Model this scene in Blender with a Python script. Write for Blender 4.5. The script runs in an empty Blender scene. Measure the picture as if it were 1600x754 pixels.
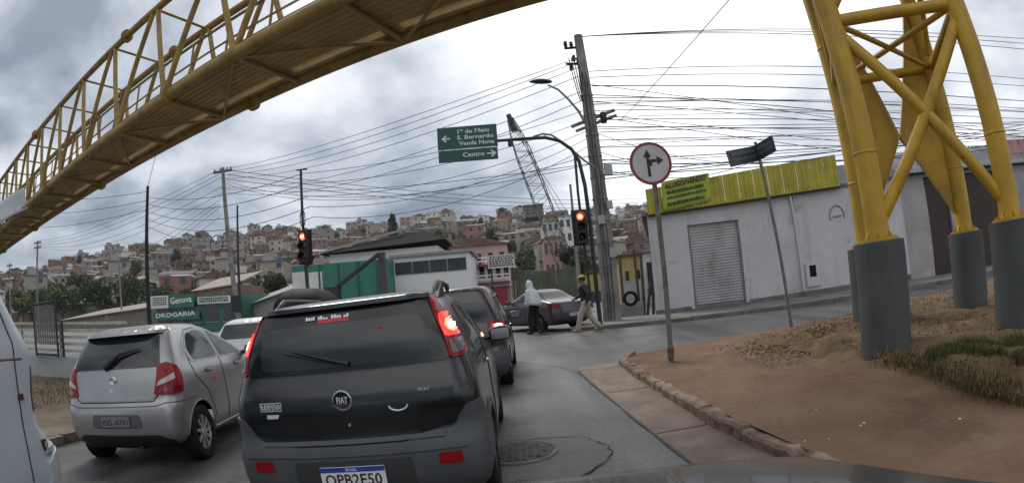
import bpy, bmesh, math, random
import numpy as np
from mathutils import Vector, Matrix
from mathutils.geometry import delaunay_2d_cdt

scene = bpy.context.scene
R = math.radians
random.seed(11)
rng = np.random.default_rng(5)

# ------------------------------------------------------------------ camera
PW, PH, FPX = 1600.0, 754.0, 850.0          # photo size and equisolid focal length in photo pixels
CAM_H, PITCH, ROLL = 1.35, R(6.0), R(5.0)
_f = np.array([0, math.cos(PITCH), math.sin(PITCH)])
_r0 = np.array([1.0, 0, 0]); _u0 = np.cross(_r0, _f)
_r = _r0*math.cos(ROLL) - _u0*math.sin(ROLL)
_u = _u0*math.cos(ROLL) + _r0*math.sin(ROLL)
CO = np.array([0, 0, CAM_H])
cam = bpy.data.cameras.new('camera')
cam.type = 'PANO'
cam.panorama_type = 'FISHEYE_EQUISOLID'      # wide dash-camera lens with barrel distortion
cam.sensor_width = 36.0
cam.sensor_fit = 'HORIZONTAL'
cam.fisheye_lens = FPX*36.0/PW
cam.fisheye_fov = math.pi
cam.clip_start = 0.05; cam.clip_end = 5000
cam_o = bpy.data.objects.new('camera', cam)
scene.collection.objects.link(cam_o)
cam_o.matrix_world = Matrix(((_r[0], _u[0], -_f[0], CO[0]), (_r[1], _u[1], -_f[1], CO[1]), (_r[2], _u[2], -_f[2], CO[2]), (0, 0, 0, 1)))
scene.camera = cam_o

# ------------------------------------------------------------------ sky, sun, exposure
SUN_EL, SUN_AZ = R(52), R(-28)               # azimuth from +Y towards +X
SKY_OFF = (40.47, 3.229, 21.21)
world = bpy.data.worlds.new('World'); scene.world = world
world.use_nodes = True
nt = world.node_tree; nt.nodes.clear()
def N(t, **k):
    n = nt.nodes.new(t)
    for a, b in k.items(): setattr(n, a, b)
    return n
def LK(a, b): nt.links.new(a, b)
out = N('ShaderNodeOutputWorld')
sky = N('ShaderNodeTexSky', sky_type='NISHITA', sun_disc=False, sun_elevation=SUN_EL, sun_rotation=SUN_AZ)
bg1 = N('ShaderNodeBackground'); bg1.inputs[1].default_value = 0.07
LK(sky.outputs[0], bg1.inputs[0])
tc = N('ShaderNodeTexCoord')
sep = N('ShaderNodeSeparateXYZ'); LK(tc.outputs['Generated'], sep.inputs[0])
mx = N('ShaderNodeMath', operation='MAXIMUM'); LK(sep.outputs[2], mx.inputs[0]); mx.inputs[1].default_value = 0.0
ad = N('ShaderNodeMath', operation='ADD'); LK(mx.outputs[0], ad.inputs[0]); ad.inputs[1].default_value = 0.34
dx = N('ShaderNodeMath', operation='DIVIDE'); LK(sep.outputs[0], dx.inputs[0]); LK(ad.outputs[0], dx.inputs[1])
dy = N('ShaderNodeMath', operation='DIVIDE'); LK(sep.outputs[1], dy.inputs[0]); LK(ad.outputs[0], dy.inputs[1])
cmb = N('ShaderNodeCombineXYZ'); LK(dx.outputs[0], cmb.inputs[0]); LK(dy.outputs[0], cmb.inputs[1])
mp = N('ShaderNodeMapping'); LK(cmb.outputs[0], mp.inputs[0]); mp.inputs['Location'].default_value = SKY_OFF
n1 = N('ShaderNodeTexNoise'); n1.inputs['Scale'].default_value = 1.25; n1.inputs['Detail'].default_value = 8; n1.inputs['Roughness'].default_value = 0.54; n1.inputs['Distortion'].default_value = 0.2
LK(mp.outputs[0], n1.inputs['Vector'])
cr = N('ShaderNodeValToRGB')
e = cr.color_ramp.elements
e[0].position = 0.36; e[0].color = (0.215, 0.25, 0.305, 1)
e[1].position = 0.61; e[1].color = (1.2, 1.2, 1.2, 1)
for p, c_ in ((0.435, (0.43, 0.465, 0.525, 1)), (0.50, (0.67, 0.69, 0.735, 1)), (0.555, (0.88, 0.885, 0.90, 1))):
    q = e.new(p); q.color = c_
LK(n1.outputs[0], cr.inputs[0])
# overcast sky: dimmer and bluer towards the horizon all round
el = N('ShaderNodeValToRGB'); LK(mx.outputs[0], el.inputs[0]); ee = el.color_ramp.elements
ee[0].position = 0.0; ee[0].color = (0.60, 0.645, 0.69, 1); ee[1].position = 0.55; ee[1].color = (1, 1, 1, 1)
q = ee.new(0.16); q.color = (0.74, 0.77, 0.80, 1)
ml = N('ShaderNodeMix', data_type='RGBA', blend_type='MULTIPLY'); ml.inputs[0].default_value = 1.0
LK(cr.outputs[0], ml.inputs[6]); LK(el.outputs[0], ml.inputs[7])
bg2 = N('ShaderNodeBackground'); bg2.inputs[1].default_value = 0.94
LK(ml.outputs[2], bg2.inputs[0])
mixs = N('ShaderNodeMixShader'); mixs.inputs[0].default_value = 0.9
LK(bg1.outputs[0], mixs.inputs[1]); LK(bg2.outputs[0], mixs.inputs[2]); LK(mixs.outputs[0], out.inputs[0])

sl = bpy.data.lights.new('sun', 'SUN'); sl.energy = 1.5; sl.angle = R(18); sl.color = (1.0, 0.96, 0.9)
so = bpy.data.objects.new('sun', sl); scene.collection.objects.link(so)
sd = Vector((math.sin(SUN_AZ)*math.cos(SUN_EL), math.cos(SUN_AZ)*math.cos(SUN_EL), math.sin(SUN_EL)))
so.rotation_euler = sd.to_track_quat('Z', 'Y').to_euler()
so.location = sd*50
vs = scene.view_settings
vs.view_transform = 'Standard'; vs.look = 'None'; vs.gamma = 1; vs.exposure = 0.55
try: vs.use_curve_mapping = False
except Exception: pass

# ------------------------------------------------------------------ pixel helpers
def ray(px, py):
    x = px-PW/2; y = PH/2-py; r = math.hypot(x, y)
    th = 2*math.asin(min(.999, r/2/FPX)); k = math.sin(th)/r if r > 1e-9 else 0
    return _r*x*k + _u*y*k + _f*math.cos(th)
def at_z(px, py, z=0.0):
    d = ray(px, py); return CO + d*((z-CO[2])/d[2])
def at_y(px, py, y):
    d = ray(px, py); return CO + d*(y/d[1])
def on_plane(px, py, p0, n):
    d = ray(px, py); n = np.asarray(n, float); return CO + d*(((np.asarray(p0)-CO)@n)/(d@n))
def project(p):
    d = np.asarray(p, float)-CO; x, y, z = d@_r, d@_u, d@_f; q = math.hypot(x, y); r = 2*FPX*math.sin(math.atan2(q, z)/2)
    return PW/2+x/q*r, PH/2-y/q*r
def smooth(t, a, b):
    t = min(1, max(0, (t-a)/(b-a))); return t*t*(3-2*t)
def gz(x, y):
    """height of the street surface"""
    f = smooth(y, 8, 17)
    return 0.05*max(min(x+0.2, 0), -6.0)*(1-f) + 0.12*f

# ------------------------------------------------------------------ object helpers
COL = scene.collection
ORG = {}
def tag(o, label=None, cat=None, group=None, kind=None):
    if label: o['label'] = label
    if cat: o['category'] = cat
    if group: o['group'] = group
    if kind: o['kind'] = kind
    return o
def empty(name, loc, label, cat, group=None, rot=(0, 0, 0)):
    o = bpy.data.objects.new(name, None); COL.objects.link(o)
    o.empty_display_size = 0.2
    o.location = loc; o.rotation_euler = rot
    ORG[o.name] = np.array(loc, float) if rot == (0, 0, 0) else np.zeros(3)
    return tag(o, label, cat, group)
def link(name, me, parent=None, loc=None):
    o = bpy.data.objects.new(name, me); COL.objects.link(o)
    if parent is not None: o.parent = parent
    if loc is not None: o.location = loc
    return o
def copy_tree(o, parent=None):
    c = o.copy(); COL.objects.link(c); c.parent = parent
    for ch in o.children: copy_tree(ch, c)
    return c

class MB:
    """collects polygons; build() links them as one mesh object"""
    def __init__(s): s.v = []; s.f = []; s.m = []; s.cm = 0
    def add(s, vs, fs):
        b = len(s.v); s.v += [tuple(map(float, p)) for p in vs]
        s.f += [tuple(b+i for i in f) for f in fs]; s.m += [s.cm]*len(fs); return s
    def box(s, lo, hi):
        x0, y0, z0 = lo; x1, y1, z1 = hi
        return s.add([(x0,y0,z0),(x1,y0,z0),(x1,y1,z0),(x0,y1,z0),(x0,y0,z1),(x1,y0,z1),(x1,y1,z1),(x0,y1,z1)],
                     [(0,3,2,1),(4,5,6,7),(0,1,5,4),(1,2,6,5),(2,3,7,6),(3,0,4,7)])
    def obox(s, o, ax, ay, az):
        """box from corner o with three edge vectors"""
        o, ax, ay, az = [np.asarray(q, float) for q in (o, ax, ay, az)]
        P = [o, o+ax, o+ax+ay, o+ay]; P += [p+az for p in P]
        fs = [(0,3,2,1),(4,5,6,7),(0,1,5,4),(1,2,6,5),(2,3,7,6),(3,0,4,7)]
        if np.cross(ax, ay)@az < 0: fs = [f[::-1] for f in fs]
        return s.add(P, fs)
    def prism(s, poly, vec):
        """planar polygon (3D points) extruded by vec"""
        n = len(poly); poly = [np.asarray(p, float) for p in poly]; vec = np.asarray(vec, float)
        nn_ = sum((np.cross(poly[i]-poly[0], poly[(i+1) % n]-poly[0]) for i in range(n)), np.zeros(3))
        if nn_@vec > 0: poly = poly[::-1]
        P = poly + [p+vec for p in poly]
        return s.add(P, [tuple(range(n)), tuple(range(2*n-1, n-1, -1))] + [((i+1) % n, i, n+i, n+(i+1) % n) for i in range(n)])
    def tube(s, pts, r, n=8, cap=True):
        pts = [np.asarray(p, float) for p in pts]; m = len(pts)
        rs = r if hasattr(r, '__len__') else [r]*m
        T = []
        for i in range(m):
            a = pts[max(0, i-1)]; b = pts[min(m-1, i+1)]; t = b-a; T.append(t/(np.linalg.norm(t)+1e-12))
        up = np.array([0, 0, 1.0]) if abs(T[0][2]) < 0.9 else np.array([1.0, 0, 0])
        u = np.cross(T[0], up); u /= np.linalg.norm(u)
        vs = []
        for i in range(m):
            u = u - T[i]*(u@T[i]); u /= np.linalg.norm(u); w = np.cross(T[i], u)
            for k in range(n):
                a = 2*math.pi*k/n; vs.append(pts[i] + (u*math.cos(a)+w*math.sin(a))*rs[i])
        fs = []
        for i in range(m-1):
            for k in range(n):
                a = i*n+k; b = i*n+(k+1) % n; fs.append((a, b, b+n, a+n))
        if cap: fs += [tuple(range(n-1, -1, -1)), tuple(range((m-1)*n, m*n))]
        return s.add(vs, fs)
    def lathe(s, prof, o, axis='z', n=24, cap=True):
        """profile [(radius, height)] turned about an axis through o"""
        vs = []; fs = []; m = len(prof)
        for (r, h) in prof:
            for k in range(n):
                a = 2*math.pi*k/n; c_, s_ = r*math.cos(a), r*math.sin(a)
                p = {'z': (c_, s_, h), 'x': (h, c_, s_), 'y': (s_, h, c_)}[axis]
                vs.append((o[0]+p[0], o[1]+p[1], o[2]+p[2]))
        for i in range(m-1):
            for k in range(n):
                a = i*n+k; b = i*n+(k+1) % n; fs.append((a, b, b+n, a+n))
        if cap and prof[0][0] > 1e-5: fs.append(tuple(range(n-1, -1, -1)))
        if cap and prof[-1][0] > 1e-5: fs.append(tuple(range((m-1)*n, m*n)))
        return s.add(vs, fs)
    def grid(s, P, nu, nv):
        return s.add(P, [(j*nu+i, j*nu+i+1, (j+1)*nu+i+1, (j+1)*nu+i) for j in range(nv-1) for i in range(nu-1)])
    def mesh(s, name, mats, org=None, sm=False, ang=None):
        me = bpy.data.meshes.new(name)
        v = np.array(s.v, float)
        if org is not None: v = v-org
        me.from_pydata(v.tolist(), [], s.f)
        if not isinstance(mats, (list, tuple)): mats = [mats]
        for q in mats: me.materials.append(q)
        if len(mats) > 1: me.polygons.foreach_set('material_index', s.m)
        if sm or ang:
            me.polygons.foreach_set('use_smooth', [True]*len(me.polygons))
            if ang: me.set_sharp_from_angle(angle=R(ang))
        me.update(); return me
    def build(s, name, mats, parent=None, sm=False, ang=None, org=None):
        if org is None and parent is not None:
            q = parent
            while q.parent is not None: q = q.parent
            org = ORG.get(q.name)
        return link(name, s.mesh(name, mats, org, sm, ang), parent)
def single(name, mb, mats, label, cat, group=None, kind=None, sm=False, ang=None, base=None):
    """a thing that is one mesh, its origin at its base"""
    v = np.array(mb.v); org = base if base is not None else np.array([v[:, 0].mean(), v[:, 1].mean(), v[:, 2].min()])
    o = link(name, mb.mesh(name, mats, org, sm, ang)); o.location = org
    ORG[o.name] = np.array(org)
    return tag(o, label, cat, group, kind)
def structure(name, mb, mats, sm=False, ang=None):
    o = link(name, mb.mesh(name, mats, None, sm, ang)); ORG[o.name] = np.zeros(3)
    o['kind'] = 'structure'; return o

# ------------------------------------------------------------------ materials
MATS = {}
def mat(name, col, rough=0.6, metal=0.0, var=0.0, vs_=4.0, bump=0.0, bs=40.0, coat=0.0, col2=None, emit=None, estr=0.0, spec=None, detail=5, alpha=None, c2pos=(0.35, 0.65), trans=0.0, rvar=0.0, objvar=0.0, wear=()):
    if name in MATS: return MATS[name]
    m = bpy.data.materials.new(name); m.use_nodes = True
    t = m.node_tree; b = t.nodes['Principled BSDF']
    b.inputs['Roughness'].default_value = rough; b.inputs['Metallic'].default_value = metal
    b.inputs['Coat Weight'].default_value = coat; b.inputs['Coat Roughness'].default_value = 0.08
    b.inputs['Specular IOR Level'].default_value = spec if spec is not None else (0.5 if rough < .78 else 0.15)
    if trans: b.inputs['Transmission Weight'].default_value = trans
    b.inputs['Base Color'].default_value = (*col, 1)
    co = t.nodes.new('ShaderNodeTexCoord')
    if var or col2:
        n = t.nodes.new('ShaderNodeTexNoise'); n.inputs['Scale'].default_value = vs_; n.inputs['Detail'].default_value = detail; n.inputs['Roughness'].default_value = 0.62
        t.links.new(co.outputs['Object'], n.inputs['Vector'])
        r = t.nodes.new('ShaderNodeValToRGB')
        c2 = col2 if col2 else tuple(min(1, c*(1+var)) for c in col)
        c1 = col if col2 else tuple(c*(1-var) for c in col)
        r.color_ramp.elements[0].position = c2pos[0]; r.color_ramp.elements[1].position = c2pos[1]
        r.color_ramp.elements[0].color = (*c1, 1); r.color_ramp.elements[1].color = (*c2, 1)
        t.links.new(n.outputs[0], r.inputs[0]); t.links.new(r.outputs[0], b.inputs['Base Color'])
        if rvar:
            mr = t.nodes.new('ShaderNodeMapRange'); mr.inputs[1].default_value = 0.35; mr.inputs[2].default_value = 0.65
            mr.inputs[3].default_value = max(0.02, rough-rvar); mr.inputs[4].default_value = rough+rvar
            t.links.new(n.outputs[0], mr.inputs[0]); t.links.new(mr.outputs[0], b.inputs['Roughness'])
    for (wc, sc_, lo, hi, amt) in wear:                         # stains, streaks, rust: colour, noise scale xyz, ramp from-to, amount
        mp_ = t.nodes.new('ShaderNodeMapping'); mp_.inputs['Scale'].default_value = sc_; mp_.inputs['Location'].default_value = (lo*31, hi*17, amt*7)
        t.links.new(co.outputs['Object'], mp_.inputs[0])
        nw = t.nodes.new('ShaderNodeTexNoise'); nw.inputs['Scale'].default_value = 1.0; nw.inputs['Detail'].default_value = 7; nw.inputs['Roughness'].default_value = .65
        t.links.new(mp_.outputs[0], nw.inputs['Vector'])
        mr = t.nodes.new('ShaderNodeMapRange'); mr.inputs[1].default_value = lo; mr.inputs[2].default_value = hi; mr.inputs[3].default_value = 0; mr.inputs[4].default_value = amt
        t.links.new(nw.outputs[0], mr.inputs[0])
        mw_ = t.nodes.new('ShaderNodeMix'); mw_.data_type = 'RGBA'; mw_.inputs[7].default_value = (*wc, 1)
        src = b.inputs['Base Color'].links[0].from_socket if b.inputs['Base Color'].links else None
        if src: t.links.new(src, mw_.inputs[6])
        else: mw_.inputs[6].default_value = (*col, 1)
        t.links.new(mr.outputs[0], mw_.inputs[0]); t.links.new(mw_.outputs[2], b.inputs['Base Color'])
    if objvar:                                                  # each house its own shade
        oi = t.nodes.new('ShaderNodeObjectInfo'); mr = t.nodes.new('ShaderNodeMapRange'); mr.inputs[3].default_value = 1-objvar; mr.inputs[4].default_value = 1+objvar*.6
        hs = t.nodes.new('ShaderNodeHueSaturation'); t.links.new(oi.outputs['Random'], mr.inputs[0]); t.links.new(mr.outputs[0], hs.inputs['Value'])
        src = b.inputs['Base Color'].links[0].from_socket if b.inputs['Base Color'].links else None
        if src: t.links.new(src, hs.inputs['Color'])
        else: hs.inputs['Color'].default_value = (*col, 1)
        t.links.new(hs.outputs[0], b.inputs['Base Color'])
    if bump:
        n2 = t.nodes.new('ShaderNodeTexNoise'); n2.inputs['Scale'].default_value = bs; n2.inputs['Detail'].default_value = 4
        t.links.new(co.outputs['Object'], n2.inputs['Vector'])
        bu = t.nodes.new('ShaderNodeBump'); bu.inputs['Strength'].default_value = bump; bu.inputs['Distance'].default_value = 0.02
        t.links.new(n2.outputs[0], bu.inputs['Height']); t.links.new(bu.outputs[0], b.inputs['Normal'])
    if emit:
        b.inputs['Emission Color'].default_value = (*emit, 1); b.inputs['Emission Strength'].default_value = estr
    MATS[name] = m; return m

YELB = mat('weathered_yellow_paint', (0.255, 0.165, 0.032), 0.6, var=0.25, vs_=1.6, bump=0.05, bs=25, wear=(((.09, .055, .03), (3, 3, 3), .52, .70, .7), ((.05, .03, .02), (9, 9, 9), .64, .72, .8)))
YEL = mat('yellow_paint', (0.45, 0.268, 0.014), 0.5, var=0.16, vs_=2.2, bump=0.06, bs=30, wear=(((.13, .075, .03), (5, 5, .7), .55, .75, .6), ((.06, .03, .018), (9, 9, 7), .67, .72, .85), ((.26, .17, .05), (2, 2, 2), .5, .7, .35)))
YELD = mat('yellow_deck_paint', (0.34, 0.24, 0.085), 0.6, var=0.2, vs_=1.8)
PIER = mat('pier_paint', (0.082, 0.087, 0.088), 0.8, var=0.14, vs_=1.5, bump=0.15, bs=18, wear=(((.12, .105, .09), (3, 3, .5), .54, .75, .55), ((.035, .035, .035), (5, 5, 1.2), .58, .75, .6), ((.13, .085, .055), (4, 4, 5), .62, .72, .5)))
ASPH = None
CONC = mat('concrete', (0.28, 0.27, 0.25), 0.85, var=0.22, vs_=2.5, bump=0.25, bs=30)
CONCD = mat('dark_concrete', (0.15, 0.145, 0.14), 0.85, var=0.25, vs_=2.0, bump=0.25, bs=25)
POLEC = mat('pole_concrete', (0.21, 0.20, 0.19), 0.85, var=0.3, vs_=1.6, bump=0.2, bs=20)
STEEL = mat('galvanised_steel', (0.20, 0.20, 0.20), 0.5, 0.6, var=0.2, vs_=6)
BLACKM = mat('black_metal', (0.018, 0.018, 0.02), 0.5, var=0.2, vs_=5)
CABLE = mat('cable_rubber', (0.02, 0.02, 0.022), 0.6)
RUBBER = mat('tyre_rubber', (0.016, 0.016, 0.017), 0.8, var=0.2, vs_=12)
GLASS = mat('tinted_glass', (0.016, 0.018, 0.021), 0.06, spec=0.6)
GLASSS = mat('side_glass', (0.035, 0.038, 0.042), 0.08, spec=0.35)
PLASTIC = mat('black_plastic', (0.015, 0.015, 0.016), 0.5)
GREYPL = mat('grey_bumper_plastic', (0.058, 0.062, 0.066), 0.6, var=0.1, vs_=5, bump=0.05, bs=200)
WHITE = mat('white_paint', (0.70, 0.70, 0.69), 0.5, var=0.06, vs_=3)
RED = mat('red_lens', (0.22, 0.005, 0.010), 0.25, spec=.3)
REDG = mat('lit_brake_lens', (0.5, 0.02, 0.02), 0.2, emit=(1.0, 0.045, 0.03), estr=1.1)
REDC = mat('brake_bulb', (1.0, 0.5, 0.4), 0.2, emit=(1.0, 0.13, 0.06), estr=2.2)
REDW_ = mat('brake_bulb_core', (1.0, 0.8, 0.7), 0.2, emit=(1.0, 0.62, 0.42), estr=3.2)
CLEARL = mat('clear_lens', (0.35, 0.33, 0.33), 0.12, coat=0.5)
CHROME = mat('chrome_trim', (0.6, 0.6, 0.6), 0.18, 1.0)
DARKINT = mat('dark_interior', (0.01, 0.01, 0.011), 0.8)
# ================================================================== SETTING: ground, kerbs, pavements
def asphalt():
    m = bpy.data.materials.new('asphalt'); m.use_nodes = True
    t = m.node_tree; b = t.nodes['Principled BSDF']
    co = t.nodes.new('ShaderNodeTexCoord')
    def noise(sc, det, rough=0.6, dist=0.0):
        n = t.nodes.new('ShaderNodeTexNoise'); n.inputs['Scale'].default_value = sc; n.inputs['Detail'].default_value = det
        n.inputs['Roughness'].default_value = rough; n.inputs['Distortion'].default_value = dist
        t.links.new(co.outputs['Object'], n.inputs['Vector']); return n
    def ramp(src, stops):
        r = t.nodes.new('ShaderNodeValToRGB'); el = r.color_ramp.elements
        el[0].position, el[0].color = stops[0][0], (*stops[0][1], 1); el[1].position, el[1].color = stops[-1][0], (*stops[-1][1], 1)
        for p, c in stops[1:-1]:
            q = el.new(p); q.color = (*c, 1)
        t.links.new(src.outputs[0], r.inputs[0]); return r
    big = ramp(noise(0.35, 5), [(0.32, (0.058, 0.057, 0.056)), (0.5, (0.080, 0.079, 0.077)), (0.7, (0.112, 0.109, 0.105))])
    fine = ramp(noise(26, 5, .75), [(0.34, (0.45, 0.45, 0.45)), (0.66, (1.6, 1.6, 1.6))])
    mix = t.nodes.new('ShaderNodeMix'); mix.data_type = 'RGBA'; mix.blend_type = 'MULTIPLY'; mix.inputs[0].default_value = 1.0
    t.links.new(big.outputs[0], mix.inputs[6]); t.links.new(fine.outputs[0], mix.inputs[7])
    # sandy dust lying in blotches
    dust = ramp(noise(0.9, 6, 0.7, 0.6), [(0.56, (0, 0, 0)), (0.75, (0.55, 0.55, 0.55))])
    mix2 = t.nodes.new('ShaderNodeMix'); mix2.data_type = 'RGBA'; mix2.inputs[7].default_value = (0.10, 0.082, 0.066, 1)
    t.links.new(dust.outputs[0], mix2.inputs[0]); t.links.new(mix.outputs[2], mix2.inputs[6])
    # tyre-polished and oily lanes along the direction of travel
    mpv = t.nodes.new('ShaderNodeMapping'); mpv.inputs['Scale'].default_value = (1.6, .10, 1); t.links.new(co.outputs['Object'], mpv.inputs[0])
    nv2 = t.nodes.new('ShaderNodeTexNoise'); nv2.inputs['Scale'].default_value = 1; nv2.inputs['Detail'].default_value = 6; t.links.new(mpv.outputs[0], nv2.inputs['Vector'])
    lane = ramp(nv2, [(0.42, (.62, .62, .64)), (0.6, (1.15, 1.14, 1.12))])
    mix3 = t.nodes.new('ShaderNodeMix'); mix3.data_type = 'RGBA'; mix3.blend_type = 'MULTIPLY'; mix3.inputs[0].default_value = 1.0
    t.links.new(mix2.outputs[2], mix3.inputs[6]); t.links.new(lane.outputs[0], mix3.inputs[7])
    t.links.new(mix3.outputs[2], b.inputs['Base Color'])
    rr = t.nodes.new('ShaderNodeMapRange'); rr.inputs[1].default_value = 0.35; rr.inputs[2].default_value = 0.68; rr.inputs[3].default_value = 0.34; rr.inputs[4].default_value = 0.65
    t.links.new(noise(0.5, 5, 0.6, 0.4).outputs[0], rr.inputs[0]); t.links.new(rr.outputs[0], b.inputs['Roughness'])
    bu = t.nodes.new('ShaderNodeBump'); bu.inputs['Strength'].default_value = 0.5; bu.inputs['Distance'].default_value = 0.012
    t.links.new(noise(38, 4).outputs[0], bu.inputs['Height']); t.links.new(bu.outputs[0], b.inputs['Normal'])
    return m
ASPH = asphalt()
CLAY = mat('red_clay', (0.112, 0.066, 0.040), 0.9, col2=(0.185, 0.120, 0.080), vs_=0.75, bump=0.7, bs=9, detail=9, wear=(((.21, .155, .115), (.55, .9, 1), .56, .66, .6), ((.075, .05, .036), (1.3, .5, 1), .55, .7, .65), ((.20, .15, .11), (14, 14, 14), .58, .68, .6)))
SAND = mat('sandy_gutter_concrete', (0.095, 0.066, 0.047), 0.7, col2=(0.185, 0.135, 0.098), vs_=2.2, bump=0.4, bs=16, detail=8, wear=(((.06, .045, .035), (2, .8, 1), .52, .68, .7), ((.13, .082, .052), (1.2, 1.2, 1), .5, .62, .6)))
KERB = mat('kerb_stone', (0.10, 0.062, 0.045), 0.9, col2=(0.27, 0.21, 0.165), vs_=5, bump=0.5, bs=16, detail=8)
EARTH = mat('bank_earth', (0.085, 0.058, 0.035), 0.95, col2=(0.15, 0.105, 0.062), vs_=3, bump=0.6, bs=12, detail=8)
PATCH = mat('asphalt_patch', (0.058, 0.056, 0.055), 0.5, col2=(0.085, 0.08, 0.075), vs_=3, bump=0.4, bs=50, rvar=0.1)
CRACK = mat('crack_tar', (0.012, 0.012, 0.013), 0.6)
PAVE = mat('pavement_concrete', (0.14, 0.13, 0.12), 0.85, col2=(0.22, 0.205, 0.19), vs_=1.2, bump=0.3, bs=20)

# street surface: one sheet out past the hills
xs = np.concatenate([[-900, -400, -200, -100, -60, -40, -30, -24, -18, -14, -12], np.arange(-10, 10.01, 0.4), [11, 12, 14, 17, 20, 25, 30, 40, 60, 100, 200, 400, 900]])
ys = np.concatenate([[-120, -60, -30, -15, -8], np.arange(-5, 25.01, 0.5), [27, 30, 35, 40, 50, 60, 80, 100, 140, 200, 400, 700, 1200]])
m = MB(); m.grid([(x, y, gz(x, y) + 0.006*math.sin(x*2.1+y*0.7)*math.sin(y*1.3) if y < 26 else gz(x, y)) for y in ys for x in xs], len(xs), len(ys))
ground = structure('ground', m, ASPH, sm=True)

# kerb line of the right-hand island (foot of the kerb), from the photo
kpx = [(1240, 735), (1200, 713), (1130, 678), (1050, 631), (1000, 597), (968, 572)]
kp = [at_z(px, py, 0.0) for px, py in kpx]
kline = [np.array([kp[0][0]+0.06, -4.0, 0]), np.array([kp[0][0]+0.03, 1.5, 0])] + kp
tip = kp[-1]
for a, b in ((0.10, 0.55), (0.45, 0.95), (1.1, 1.2), (2.0, 1.38)):
    kline.append(np.array([tip[0]+a, tip[1]+b, 0.0]))
def polyline_sample(pts, step):
    pts = [np.asarray(p, float) for p in pts]; L = [0]
    for i in range(1, len(pts)): L.append(L[-1]+np.linalg.norm(pts[i]-pts[i-1]))
    n = max(2, int(L[-1]/step)+1); res = []
    for s in np.linspace(0, L[-1], n):
        i = min(len(pts)-2, int(np.searchsorted(L, s, side='right')-1)); t = (s-L[i])/(L[i+1]-L[i]+1e-9)
        res.append(pts[i]*(1-t)+pts[i+1]*t)
    return res
kerb = bpy.data.objects.new('kerb', None); COL.objects.link(kerb); kerb['kind'] = 'structure'; ORG['kerb'] = np.zeros(3)
ks = polyline_sample(kline, 0.85)
for i in range(len(ks)-1):
    a, b = ks[i], ks[i+1]; t = (b-a)/np.linalg.norm(b-a); nrm = np.array([t[1], -t[0], 0])   # to the island side
    a = a+t*0.008; b = b-t*0.008
    h = 0.135+random.uniform(-0.015, 0.012) - (0.09 if i > len(ks)-4 else 0)
    off = random.uniform(-0.015, 0.015); w = 0.13
    P = []; nseg = 6
    for k in range(nseg+1):
        q = a+(b-a)*k/nseg + nrm*(off+random.uniform(-0.014, 0.014)); g = gz(*q[:2])
        hh = h+random.uniform(-0.024, 0.010)
        P.append([(q[0], q[1], g-0.1), (*(q+nrm*0.008)[:2], g+hh-0.025), (*(q+nrm*0.03)[:2], g+hh), (*(q+nrm*w)[:2], g+hh), (*(q+nrm*w)[:2], g-0.1)])
    m = MB(); vs_ = [p for row in P for p in row]; fs = []
    for k in range(nseg):
        for j in range(4): fs.append((k*5+j, (k+1)*5+j, (k+1)*5+j+1, k*5+j+1))
    fs += [(0, 1, 2, 3, 4), tuple(nseg*5+j for j in (4, 3, 2, 1, 0))]
    m.add(vs_, fs); m.build('kerb_stone', KERB, kerb)

# gutter slabs between asphalt and kerb
gpx = [(905, 580), (960, 627), (1000, 660), (1090, 730)]
gl = [at_z(px, py, 0.0) for px, py in gpx]
def gut_x(y): return float(np.interp(y, [-4, gl[3][1], gl[2][1], gl[1][1], gl[0][1], 12], [gl[3][0]+.1, gl[3][0], gl[2][0], gl[1][0], gl[0][0], gl[0][0]+.1]))
kya = [k[1] for k in kline if k[1] <= tip[1]+1e-6]; kxa = [k[0] for k in kline if k[1] <= tip[1]+1e-6]
def ker_x(y): return float(np.interp(y, kya, kxa))
gutter = bpy.data.objects.new('gutter', None); COL.objects.link(gutter); gutter['kind'] = 'structure'; ORG['gutter'] = np.zeros(3)
yy = -4.0
while yy < 9.6:
    y1 = min(9.7, yy+2.1+random.uniform(-.2, .2)); m = MB(); P = []
    for j in range(9):
        y = yy+0.012+(y1-yy-0.024)*j/8; x0, x1 = gut_x(y)+random.uniform(-.012, .012), ker_x(y)+0.04
        for i in range(6):
            x = x0+(x1-x0)*i/5; P.append((x, y, gz(x, y)+0.012-0.004*(i in (0,))+0.012*(i == 5)))
    m.grid(P, 6, 9); m.build('gutter_slab', SAND, gutter, sm=True); yy = y1
m = MB(); pts = []
for y in np.arange(-3, 9.3, 0.25):
    pts.append(y)
for i in range(len(pts)-1):
    a, b = pts[i], pts[i+1]; wa, wb = 0.012+0.006*math.sin(a*5), 0.012+0.006*math.sin(b*5)
    m.add([(gut_x(a)-wa-.01, a, gz(gut_x(a), a)+.011), (gut_x(a)+wa-.01, a, gz(gut_x(a), a)+.0125), (gut_x(b)+wb-.01, b, gz(gut_x(b), b)+.0125), (gut_x(b)-wb-.01, b, gz(gut_x(b), b)+.011)], [(0, 1, 2, 3)])
m.build('joint', CRACK, gutter)

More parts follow.
